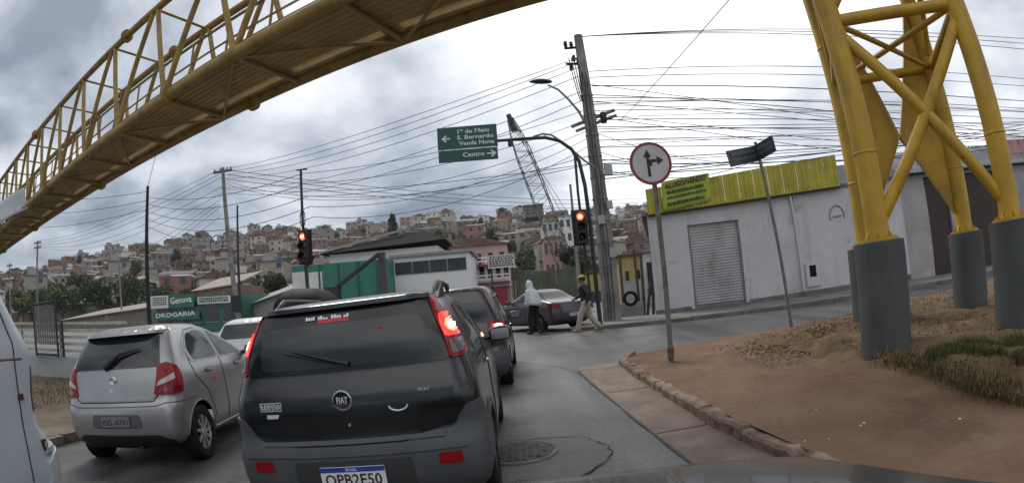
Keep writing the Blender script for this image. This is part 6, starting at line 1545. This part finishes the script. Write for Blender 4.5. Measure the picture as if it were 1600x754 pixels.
# the farther houses, beyond counting: one mass with its walls, roofs, windows and water tanks
m = MB(); wl = list(WM.values()); mm_ = wl+[CONCD, TERR, FIBR, GLZ, mat('tank_blue', (.05, .11, .2), .6)]
for p, r in rest_:
    W_, D_, H_, wn, rn, st = random.choice(KD); s_ = hscale(); W_, D_, H_ = W_*s_, D_*s_, H_*s_*random.uniform(.9, 1.2); z0 = hill_z(p, r-2); yaw = -p+random.uniform(-.5, .5); cy_, sy2 = math.cos(yaw), math.sin(yaw); cx0, cy0 = r*math.sin(p), r*math.cos(p)
    b0 = len(m.v); m.cm = wnames.index(wn); m.box((-W_/2, -D_/2, -3), (W_/2, D_/2, H_))
    m.cm = 8+rnames.index(rn)
    if rn == 'flat slab':
        m.box((-W_/2-.2, -D_/2-.2, H_+.01), (W_/2+.2, D_/2+.2, H_+.2)); m.cm = wnames.index(wn); m.box((-W_*.4, -D_*.3, H_+.21), (-W_*.05, D_*.3, H_+1.7))
        if random.random() < .5: m.cm = 12; m.lathe([(.5, H_+.2), (.55, H_+.9), (.4, H_+1.0)], (W_*.2, 0, 0), n=7)
    elif rn == 'tiled': m.prism([(-W_/2-.3, -D_/2-.3, H_+.01), (W_/2+.3, -D_/2-.3, H_+.01), (0, -D_/2-.3, H_+1.3)], (0, D_+.6, 0))
    else: m.prism([(-W_/2-.3, -D_/2-.3, H_+.2), (-W_/2-.3, D_/2+.3, H_+1.1), (-W_/2-.3, D_/2+.3, H_+1.2), (-W_/2-.3, -D_/2-.3, H_+.3)], (W_+.6, 0, 0))
    m.cm = 11
    for q in range(st):
        for u in (-.27, .22):
            if random.random() < .8: m.box((u*W_-.45, -D_/2-.03, H_*(q+.35)/st), (u*W_+.45, -D_/2+.05, H_*(q+.78)/st))
    for i in range(b0, len(m.v)):
        x, y, z = m.v[i]; m.v[i] = (cx0+x*cy_-y*sy2, cy0+x*sy2+y*cy_, z0+z)
m.cm = 0
o = link('hillside_town', m.mesh('hillside_town', mm_)); o['kind'] = 'stuff'; o['label'] = 'crowded small houses covering the upper slope of the far hill'; o['category'] = 'houses'; o['group'] = 'houses on the far hillside'
for k in range(16):
    if k not in used:
        for ch in list(kinds[k].children_recursive): bpy.data.objects.remove(ch)
        bpy.data.objects.remove(kinds[k])
# ================================================================== VEGETATION
LEAF = mat('leaf_green', (.030, .050, .014), .7, col2=(.075, .105, .030), vs_=.9, detail=6)
LEAFD = mat('leaf_dark_green', (.015, .028, .012), .75, col2=(.04, .058, .022), vs_=.9, detail=6)
BARK = mat('bark', (.06, .045, .035), .9, var=.25, vs_=3)
def crown_mesh(name, rx, rz, zc, n, ls, seed, matr, lobes=9):
    r_ = np.random.default_rng(seed); C_ = []
    for k in range(lobes):
        d = r_.normal(size=3); d /= np.linalg.norm(d); C_.append((d*np.array([rx*.6, rx*.6, rz*.55])*r_.uniform(.4, 1), rx*r_.uniform(.32, .55)))
    m = MB(); V = []; F_ = []
    for i in range(n):
        cc, rad = C_[i % lobes]; d = r_.normal(size=3); d /= np.linalg.norm(d); p = cc+d*rad*r_.uniform(.55, 1.05)**.6*np.array([1, 1, .8])+np.array([0, 0, zc])
        a = r_.normal(size=3); a /= np.linalg.norm(a); b = np.cross(a, r_.normal(size=3)); b /= np.linalg.norm(b); s_ = ls*r_.uniform(.6, 1.3)
        k = len(V); V += [p-a*s_, p+b*s_*.6, p+a*s_, p-b*s_*.6]; F_.append((k, k+1, k+2, k+3))
    m.add(V, F_); return m.mesh(name, matr, None)
def tree(loc, h, cm, label, group=None, sc=1.0, trunk=.12, name='tree', rot=0):
    o = empty(name, tuple(loc), label, 'tree', group); ORG[o.name] = Z3
    m = MB(); m.tube([(0, 0, -.5), (.05*h, 0, h*.35), (0, .03*h, h*.62)], [trunk*h*.16, trunk*h*.11, trunk*h*.05], 8)
    for k in range(4):
        a = k*1.6; m.tube([(.03*h, 0, h*.35), (.18*h*math.cos(a), .18*h*math.sin(a), h*.6)], [trunk*h*.06, trunk*h*.025], 6)
    m.build('trunk', BARK, o, org=Z3, ang=50)
    cr_ = link('crown', cm, o); o.rotation_euler = (0, 0, rot); o.scale = (sc, sc, sc); return o
cmA = crown_mesh('crown_a', 2.7, 2.4, 4.6, 900, .32, 1, LEAF); cmB = crown_mesh('crown_b', 2.6, 2.8, 4.8, 900, .32, 2, LEAFD); cmC = crown_mesh('crown_c', 3.0, 1.9, 4.2, 900, .32, 3, LEAF, 11)
tl = ['round mid-green tree', 'tall dark green tree', 'spreading pale green tree']
rt2 = random.Random(9); nt_ = 0
while nt_ < 170:
    p = rt2.uniform(-1.05, .26); r = rt2.uniform(R0+4, R1); k = rt2.randrange(3)
    tree((r*math.sin(p), r*math.cos(p), hill_z(p, r)-.3), 6, (cmA, cmB, cmC)[k], tl[k]+' among houses'+zone(p, r), 'trees among the hillside houses', rt2.uniform(.55, 1.15), rot=rt2.uniform(0, 6)); nt_ += 1
# clump of larger trees at the foot of the hill, left
cmD = crown_mesh('crown_d', 4.2, 3.4, 5.2, 3200, .24, 4, LEAF, 14); cmE = crown_mesh('crown_e', 3.6, 3.2, 5.0, 3000, .24, 5, LEAFD, 13)
for k, (px, py, Y, s_, lb) in enumerate(((95, 470, 66, 1.0, 'bushy green tree left of the foot-of-hill clump'), (150, 452, 72, 1.25, 'largest green tree in the clump above the tan shed roof'), (205, 455, 76, 1.1, 'green tree at the right of the clump near the black pole'), (120, 440, 90, 1.2, 'dark green tree rising behind the clump on the left'), (255, 462, 84, .8, 'small dark tree behind the white shop board'))):
    q = at_y(px, py, Y); h_ = max(.0, q[2]-5.2*s_); tree((q[0], Y, h_), 6, cmD if k % 2 == 0 else cmE, lb, None, s_, rot=k)
for k, (px, py, Y, s_, lb) in enumerate(((560, 392, 100, .75, 'dark rounded tree left of the dark hall roof'), (590, 388, 108, .7, 'dark tree touching the dark hall roof'), (430, 440, 56, .55, 'dark shrubby tree above the pale shed'), (770, 372, 120, .8, 'dark tree behind the pink shop house'), (905, 412, 44, .38, 'leafy tree behind the dark-jacketed walker'), (1022, 452, UY+3, .16, 'small bush by the corner of the white shop'), (892, 398, 48, .45, 'tangled small tree beside the right-hand signal post'))):
    q = at_y(px, py, Y); s3 = s_; tree((q[0], Y, max(.1, q[2]-4.8*s3)), 6, cmB if k % 2 else cmE, lb, None, s3, rot=k*1.3, name='tree' if k != 5 else 'bush')
# slim dark column tree on the skyline
q = at_y(614, 342, 160); g_ = at_y(616, 385, 160)
r_ = np.random.default_rng(8); m = MB(); V, F_ = [], []; hh = (q[2]-g_[2])*1.15
for i in range(1100):
    t = r_.uniform(0, 1); rad = 1.9*(.35+.65*math.sin(math.pi*min(1, t*.8+.15)))*(1-.35*t); a = r_.uniform(0, 6.28); p = np.array([rad*math.cos(a)*r_.uniform(.3, 1), rad*math.sin(a)*r_.uniform(.3, 1), hh*t])
    d = r_.normal(size=3)*.35; e_ = r_.normal(size=3)*.25; k = len(V); V += [p-d, p+e_, p+d, p-e_]; F_.append((k, k+1, k+2, k+3))
m.add(V, F_); o = empty('column_tree', (g_[0], 160, g_[2]), 'slim dark column-shaped tree on the skyline above the dark hall', 'tree'); ORG[o.name] = Z3
link('crown', m.mesh('crown', LEAFD), o); m = MB(); m.tube([(0, 0, -4), (0, 0, hh*.8)], [.4, .15], 8); m.build('trunk', BARK, o, org=Z3)

# dry grass, leaf litter, grass on the bank
def blades(name, n, place, hmin, hmax, w, mats, label, cat, spread=.6, flat=False):
    r_ = random.Random(len(name)*7+n); m = MB()
    for i in range(n):
        x, y, z = place(r_); a = r_.uniform(0, 6.28); h = r_.uniform(hmin, hmax); dx, dy = math.cos(a), math.sin(a)
        m.cm = r_.randrange(len(mats))
        if flat:
            b = r_.uniform(-.5, .5); t = r_.uniform(-.6, .6); u = np.array([dx, dy, b])*h; v = np.array([-dy, dx, t])*h*.55; p = np.array([x, y, z+.01+r_.uniform(0, .02)]); m.add([p-u, p+v, p+u, p-v], [(0, 1, 2, 3)])
        else:
            lx, ly = r_.uniform(-spread, spread)*h, r_.uniform(-spread, spread)*h
            m.add([(x-dx*w, y-dy*w, z), (x+dx*w, y+dy*w, z), (x+lx*.4+dx*w*.6, y+ly*.4+dy*w*.6, z+h*.6), (x+lx*.4-dx*w*.6, y+ly*.4-dy*w*.6, z+h*.6), (x+lx, y+ly, z+h)], [(0, 1, 2, 3), (3, 2, 4)])
    o = link(name, m.mesh(name, mats)); ORG[o.name] = Z3; o['kind'] = 'stuff'; o['label'] = label; o['category'] = cat; return o
STRAW = mat('dry_straw', (.20, .145, .07), .9); STRAW2 = mat('dry_leaf_brown', (.11, .07, .04), .9); STRAW3 = mat('dry_leaf_tan', (.27, .20, .12), .9); GG = mat('grass_blade', (.05, .085, .02), .8); GG2 = mat('grass_blade_dark', (.03, .055, .015), .8)
lp = at_z(1300, 535, .15)
def pl_litter(r_):
    while True:
        x, y = r_.gauss(lp[0]+.1, .65), r_.gauss(lp[1]+.25, .7)
        if abs(x-lp[0]) < 1.6 and abs(y-lp[1]) < 1.7: return x, y, isl_z(x, y)+.17*math.exp(-((x-lp[0]-.1)**2/.5+(y-lp[1]-.2)**2/.6))*r_.uniform(0, 1.2)
blades('dry_leaves', 14000, pl_litter, .012, .032, .01, [STRAW, STRAW2, STRAW3, STRAW2], 'heap of dry leaves and cut grass left of the front pier', 'leaves', flat=True)
def pl_bed(r_):
    while True:
        x = r_.uniform(bx[0]+.2, 9.5); y = r_.uniform(bed_front(x)+.05, 8.4)
        return x, y, bed_z(x, y)
blades('bank_litter', 11000, pl_bed, .01, .03, .01, [STRAW, STRAW2, STRAW2, EARTH], 'dead leaves strewn over the bank between the piers', 'leaves', flat=True)
blades('bank_straw', 2600, pl_bed, .04, .14, .004, [STRAW, STRAW2, STRAW3], 'dry grass stalks over the bank between the piers', 'grass')
gpp = at_z(1515, 558, .33)
_rg = random.Random(77); GCL = [(_rg.gauss(1528, 38), _rg.gauss(551, 8), _rg.uniform(4, 14)) for _ in range(26)]
def pl_green(r_):
    cx_, cy_, sg_2 = GCL[r_.randrange(len(GCL))]; q = at_z(cx_+r_.gauss(0, sg_2), cy_+r_.gauss(0, sg_2*.22), .30); return q[0], q[1], isl_z(q[0], q[1])+.15+.03*r_.random()
blades('green_grass', 6500, pl_green, .03, .085, .004, [GG, GG2, GG, STRAW2, STRAW], 'patch of short green grass on the bank before the right-hand pier', 'grass')
def pl_edge(r_):
    i_ = r_.randrange(1, len(es)-1); k_ = r_.random(); q = es[i_]*(1-k_)+es[i_+1]*k_; x, y = q[0]+r_.gauss(.05, .10), q[1]+r_.gauss(.05, .10); return x, y, isl_z(x, y)+r_.uniform(0, .15)
blades('edge_weeds', 3200, pl_edge, .02, .08, .005, [STRAW2, GG2, EARTH, STRAW], 'dark weeds along the broken edge of the bank', 'weeds')
def pl_left(r_):
    x = r_.uniform(LKX-5.5, LKX-1.7); y = r_.uniform(2.5, wy[1]-.1); return x, y, lp_z(x, y)+.10
blades('verge_grass', 7000, pl_left, .03, .10, .006, [STRAW, STRAW2, STRAW, GG2], 'dry grass verge before the low wall on the left', 'grass')
m = MB(); r_ = random.Random(4)
for px, py in ((1258, 685), (1295, 682), (1345, 663), (1180, 700), (1168, 690), (1140, 700), (1500, 657), (1230, 560), (1350, 660), (1275, 640), (1110, 585), (1222, 720)):
    q = at_z(px, py, .15); q[2] = isl_z(q[0], q[1]) if q[0] > isl_x(q[1]) else gz(q[0], q[1])+.01
    s_ = r_.uniform(.005, .010); m.obox(q+np.array([0, 0, .002]), (s_*2, s_*.5, s_*.2), (-s_*.6, s_*1.6, s_*.3), (0, .0, s_*.8))
o = link('litter', m.mesh('litter', mat('litter_white', (.5, .49, .46), .8))); o['kind'] = 'stuff'; o['label'] = 'small pale scraps of litter scattered over the clay path'; o['category'] = 'litter'
def pl_peb(r_):
    while True:
        y = r_.uniform(2.2, 10.5); x = isl_x(y)+abs(r_.gauss(0, 1.6))
        return x, y, isl_z(x, y)-.002
m = MB(); r_ = random.Random(14)
for i in range(1500):
    x, y, z = pl_peb(r_); s_ = r_.uniform(.004, .014)
    m.add([(x-s_, y, z), (x, y-s_, z), (x+s_, y, z), (x, y+s_, z), (x+s_*.2, y, z+s_*1.1)], [(0, 1, 4), (1, 2, 4), (2, 3, 4), (3, 0, 4)])
o = link('gravel', m.mesh('gravel', mat('pebble', (.14, .10, .075), .9, col2=(.24, .19, .15), vs_=8))); o['kind'] = 'stuff'; o['label'] = 'loose pebbles and crumbs of earth on the clay path'; o['category'] = 'gravel'

# ================================================================== PEOPLE
def cap(mb, a, b, ra, rb, n=12):
    """closed tapered capsule"""
    a, b = np.asarray(a, float), np.asarray(b, float); t = b-a; L_ = np.linalg.norm(t); t = t/(L_+1e-9)
    pts, rs = [], []
    for k in range(5):
        w = math.pi/2*(1-k/4); pts.append(a-t*ra*math.sin(w)); rs.append(max(.001, ra*math.cos(w)))
    for k in range(5):
        w = math.pi/2*k/4; pts.append(b+t*rb*math.sin(w)); rs.append(max(.001, rb*math.cos(w)))
    mb.tube(pts, rs, n)
def ell(mb, c_, r_, n=14, m_=9):
    P = []
    for j in range(m_+1):
        v = -math.pi/2+math.pi*j/m_
        for i in range(n):
            u = 2*math.pi*i/n; P.append((c_[0]+r_[0]*math.cos(u)*max(.01, math.cos(v)), c_[1]+r_[1]*math.sin(u)*max(.01, math.cos(v)), c_[2]+r_[2]*math.sin(v)))
    mb.add(P, [(j*n+i, j*n+(i+1) % n, (j+1)*n+(i+1) % n, (j+1)*n+i) for j in range(m_) for i in range(n)]+[tuple(range(n-1, -1, -1)), tuple(range(m_*n, m_*n+n))])
def fuse(name, mb, mats, parent, vox=.014, smooth_=3):
    me = mb.mesh(name+'_raw', mats); o = bpy.data.objects.new('tmp', me); COL.objects.link(o)
    r_ = o.modifiers.new('r', 'REMESH'); r_.mode = 'VOXEL'; r_.voxel_size = vox; r_.use_smooth_shade = True
    s_ = o.modifiers.new('s', 'SMOOTH'); s_.iterations = smooth_; s_.factor = .5
    bpy.context.view_layer.update()
    me2 = bpy.data.meshes.new_from_object(o.evaluated_get(bpy.context.evaluated_depsgraph_get())); bpy.data.objects.remove(o)
    me2.materials.clear(); me2.materials.append(mats)
    me2.polygons.foreach_set('use_smooth', [True]*len(me2.polygons)); me2.name = name
    return link(name, me2, parent)
SKIN = mat('skin', (.22, .12, .08), .6)
def hand(mb, w, dr, sd):
    """palm and five curled fingers continuing the forearm direction dr"""
    dr = np.asarray(dr, float)/np.linalg.norm(dr); fw = np.array([0, 1., 0]) if abs(dr[1]) < .8 else np.array([0, 0, 1.]); sx = np.cross(dr, fw); sx /= np.linalg.norm(sx); fw = np.cross(sx, dr)
    w = np.asarray(w, float); cap(mb, w, w+dr*.08, .03, .034, 10)
    for k, L_ in enumerate((.060, .072, .068, .052)):
        b = w+dr*.09+fw*(.026-.0175*k); kn = b+dr*L_*.6; cap(mb, b, kn, .0095, .009, 8); cap(mb, kn, kn+dr*L_*.35-sx*sd*L_*.3, .009, .0075, 8)
    b = w+dr*.03+fw*.03; cap(mb, b, b+dr*.035+fw*.03, .012, .010, 8); cap(mb, b+dr*.035+fw*.03, b+dr*.06+fw*.033, .010, .008, 8)
def person(loc, yaw, label, J, outfit):
    """J: joint positions in the body frame (x right, y forward, z up)"""
    o = empty('person', tuple(loc), label, 'person'); o.rotation_euler = (0, 0, yaw); ORG[o.name] = Z3
    J = {k: np.array(v, float) for k, v in J.items()}
    m = MB()
    cap(m, J['pel'], J['waist'], .135, .125); cap(m, J['waist'], J['chest'], .125, .15); cap(m, J['shL']*.75+J['chest']*.25, J['shR']*.75+J['chest']*.25, .085, .085)
    cap(m, J['chest']+np.array([0, 0, .08]), J['head']-np.array([0, .0, .06]), .062, .055)
    ell(m, J['head']+np.array([0, .01, .03]), (.078, .097, .118)); ell(m, J['head']+np.array([0, .045, -.045]), (.052, .058, .062))
    cap(m, J['head']+np.array([0, .095, .025]), J['head']+np.array([0, .118, -.008]), .010, .016, 8)             # nose
    cap(m, J['head']+np.array([-.022, .094, -.045]), J['head']+np.array([.022, .094, -.045]), .010, .010, 8)      # mouth
    for sg in (-1, 1): cap(m, J['head']+np.array([sg*.08, 0, .02]), J['head']+np.array([sg*.082, -.01, -.015]), .016, .012, 8)
    for s_ in 'LR':
        cap(m, J['hip'+s_], J['kn'+s_], .085, .058); cap(m, J['kn'+s_], J['an'+s_], .058, .038); cap(m, J['an'+s_], J['toe'+s_], .04, .03)
        cap(m, J['sh'+s_], J['el'+s_], .052, .042); cap(m, J['el'+s_], J['wr'+s_], .042, .028); hand(m, J['wr'+s_], J['wr'+s_]-J['el'+s_], 1 if s_ == 'L' else -1)
    fuse('body', m, SKIN, o, .011, 2)
    for sg in (-1, 1):
        m = MB(); ell(m, J['head']+np.array([sg*.03, .094, .03]), (.013, .008, .008), 8, 5); m.build('eye', mat('eye_dark', (.03, .025, .02), .3), o, org=Z3)
    outfit(o, J); return o
def trousers(o, J, mats, k=1.0):
    m = MB(); cap(m, J['pel']+np.array([0, 0, .05]), J['pel']-np.array([0, 0, .02]), .155, .16)
    for s_ in 'LR': cap(m, J['hip'+s_], J['kn'+s_], .105*k, .085*k); cap(m, J['kn'+s_], J['an'+s_]+np.array([0, 0, .03]), .085*k, .078*k)
    fuse('trousers', m, mats, o)
def shoes(o, J, mats):
    for s_ in 'LR':
        m = MB(); cap(m, J['an'+s_]+np.array([0, -.03, -.02]), J['toe'+s_], .052, .045); cap(m, J['an'+s_]+np.array([0, -.04, -.045]), J['toe'+s_]-np.array([0, 0, .012]), .045, .04); fuse('shoe', m, mats, o, .012, 2)
def jacket(o, J, mats, k=1.0, hem=.0, nm='jacket'):
    m = MB(); cap(m, J['pel']+np.array([0, 0, hem]), J['waist'], .165*k, .16*k); cap(m, J['waist'], J['chest'], .16*k, .18*k); cap(m, J['shL']*.8+J['chest']*.2, J['shR']*.8+J['chest']*.2, .11, .11)
    cap(m, J['chest']+np.array([0, 0, .05]), J['chest']+np.array([0, .0, .13]), .09, .075)
    for s_ in 'LR': cap(m, J['sh'+s_], J['el'+s_], .078, .065); cap(m, J['el'+s_], J['wr'+s_], .065, .05)
    return fuse(nm, m, mats, o)
# two pedestrians walking across the junction
J1 = dict(pel=(0, 0, .95), waist=(0, .03, 1.10), chest=(0, .07, 1.32), head=(0, .13, 1.60), shL=(-.19, .06, 1.40), shR=(.19, .08, 1.40), elL=(-.22, .06, 1.13), wrL=(-.13, .22, 1.03), elR=(.22, .04, 1.13), wrR=(.14, .21, 1.0),
          hipL=(-.09, 0, .92), hipR=(.09, 0, .92), knL=(-.09, .14, .50), anL=(-.09, .12, .09), toeL=(-.10, .27, .05), knR=(.09, .02, .49), anR=(.10, -.20, .11), toeR=(.11, -.06, .045))
def fit1(o, J):
    trousers(o, J, mat('dark_trousers', (.02, .02, .024), .85, var=.2, vs_=6)); shoes(o, J, mat('dark_shoes', (.015, .015, .015), .6))
    PON = mat('white_raincoat', (.52, .55, .58), .45, var=.08, vs_=5)
    m = MB(); P = []; n = 28
    for t, rx, ry in ((0, .10, .09), (.12, .21, .14), (.3, .25, .19), (.55, .26, .22), (.8, .28, .24), (1.0, .29, .26)):
        c0 = J['chest']+np.array([0, 0, .17])+(J['pel']-np.array([0, 0, .0])-J['chest']-np.array([0, 0, .17]))*t
        for i in range(n):
            a = 2*math.pi*i/n; f_ = 1+.10*t*math.sin(a*5+t*2)+.05*t*math.sin(a*9); P.append(c0+np.array([rx*f_*math.cos(a), ry*f_*math.sin(a), .02*math.sin(a*4)*t]))
    m.add(P, [(j*n+i, j*n+(i+1) % n, (j+1)*n+(i+1) % n, (j+1)*n+i) for j in range(5) for i in range(n)]); q = m.build('raincoat', PON, o, sm=True, org=Z3)
    q.modifiers.new('t', 'SOLIDIFY').thickness = .012
    m = MB()
    for s_ in 'LR': cap(m, J['sh'+s_], J['el'+s_], .09, .08); cap(m, J['el'+s_], J['wr'+s_], .08, .06)
    fuse('sleeves', m, PON, o)
    m = MB(); ell(m, J['head']+np.array([0, -.015, .035]), (.115, .125, .155)); cap(m, J['head']+np.array([0, -.03, .10]), J['head']+np.array([0, .03, .19]), .07, .02); cap(m, J['chest']+np.array([0, 0, .1]), J['head']-np.array([0, .03, .05]), .13, .12); fuse('hood', m, PON, o)
w1 = at_z(838, 521, .12); person((w1[0], w1[1], .12), R(52), 'person in a white hooded raincoat and dark trousers walking across the junction', J1, fit1)
J2 = dict(pel=(0, 0, .92), waist=(0, .02, 1.08), chest=(0, .05, 1.31), head=(0, .08, 1.60), shL=(-.20, .05, 1.41), shR=(.20, .05, 1.41), elL=(-.25, -.12, 1.16), wrL=(-.24, -.05, .92), elR=(.25, .16, 1.16), wrR=(.20, .34, 1.06),
          hipL=(-.09, 0, .90), hipR=(.09, 0, .90), knL=(-.10, .20, .51), anL=(-.10, .30, .09), toeL=(-.10, .45, .055), knR=(.10, -.06, .47), anR=(.10, -.32, .13), toeR=(.10, -.21, .045))
def fit2(o, J):
    trousers(o, J, mat('beige_trousers', (.36, .32, .26), .85, var=.12, vs_=6), 1.12); shoes(o, J, mat('tan_shoes', (.30, .26, .20), .7)); jacket(o, J, mat('navy_jacket', (.014, .016, .026), .7, var=.2, vs_=5), 1.05, .08)
    m = MB(); ell(m, J['head']+np.array([0, -.015, .06]), (.10, .115, .11)); fuse('hair', m, mat('hair_black', (.012, .010, .009), .6), o)
    m = MB(); ell(m, J['head']+np.array([0, 0, .10]), (.098, .115, .075)); cap(m, J['head']+np.array([-.04, .12, .085]), J['head']+np.array([.04, .12, .085]), .03, .03); fuse('cap', m, mat('yellow_cap', (.42, .30, .03), .7), o)
w2 = at_z(920, 517, .12); person((w2[0], w2[1], .12), R(75), 'person in a navy jacket, yellow cap and beige trousers striding by the tall pole', J2, fit2)
for o in list(bpy.data.objects):                                # flat print made of tiny marks
    if o.parent is not None and o.name.split('.')[0] in ('lettering', 'window_sticker', 'sticker_print'): o['kind'] = 'stuff'
# light haze in the damp air over the town
m = MB(); m.box((-905, -125, -4.5), (905, 1205, 75))
hz = link('haze', m.mesh('haze', None)); hz.data.materials.clear()
hm = bpy.data.materials.new('haze_air'); hm.use_nodes = True; ht = hm.node_tree; ht.nodes.clear()
ho = ht.nodes.new('ShaderNodeOutputMaterial'); hv = ht.nodes.new('ShaderNodeVolumePrincipled')
hv.inputs['Color'].default_value = (.93, .95, .97, 1); hv.inputs['Density'].default_value = 0.00018; hv.inputs['Anisotropy'].default_value = 0.2
ht.links.new(hv.outputs[0], ho.inputs['Volume']); hz.data.materials.append(hm); hz['kind'] = 'stuff'; hz['label'] = 'thin pale haze hanging over the far hillside'; hz['category'] = 'haze'
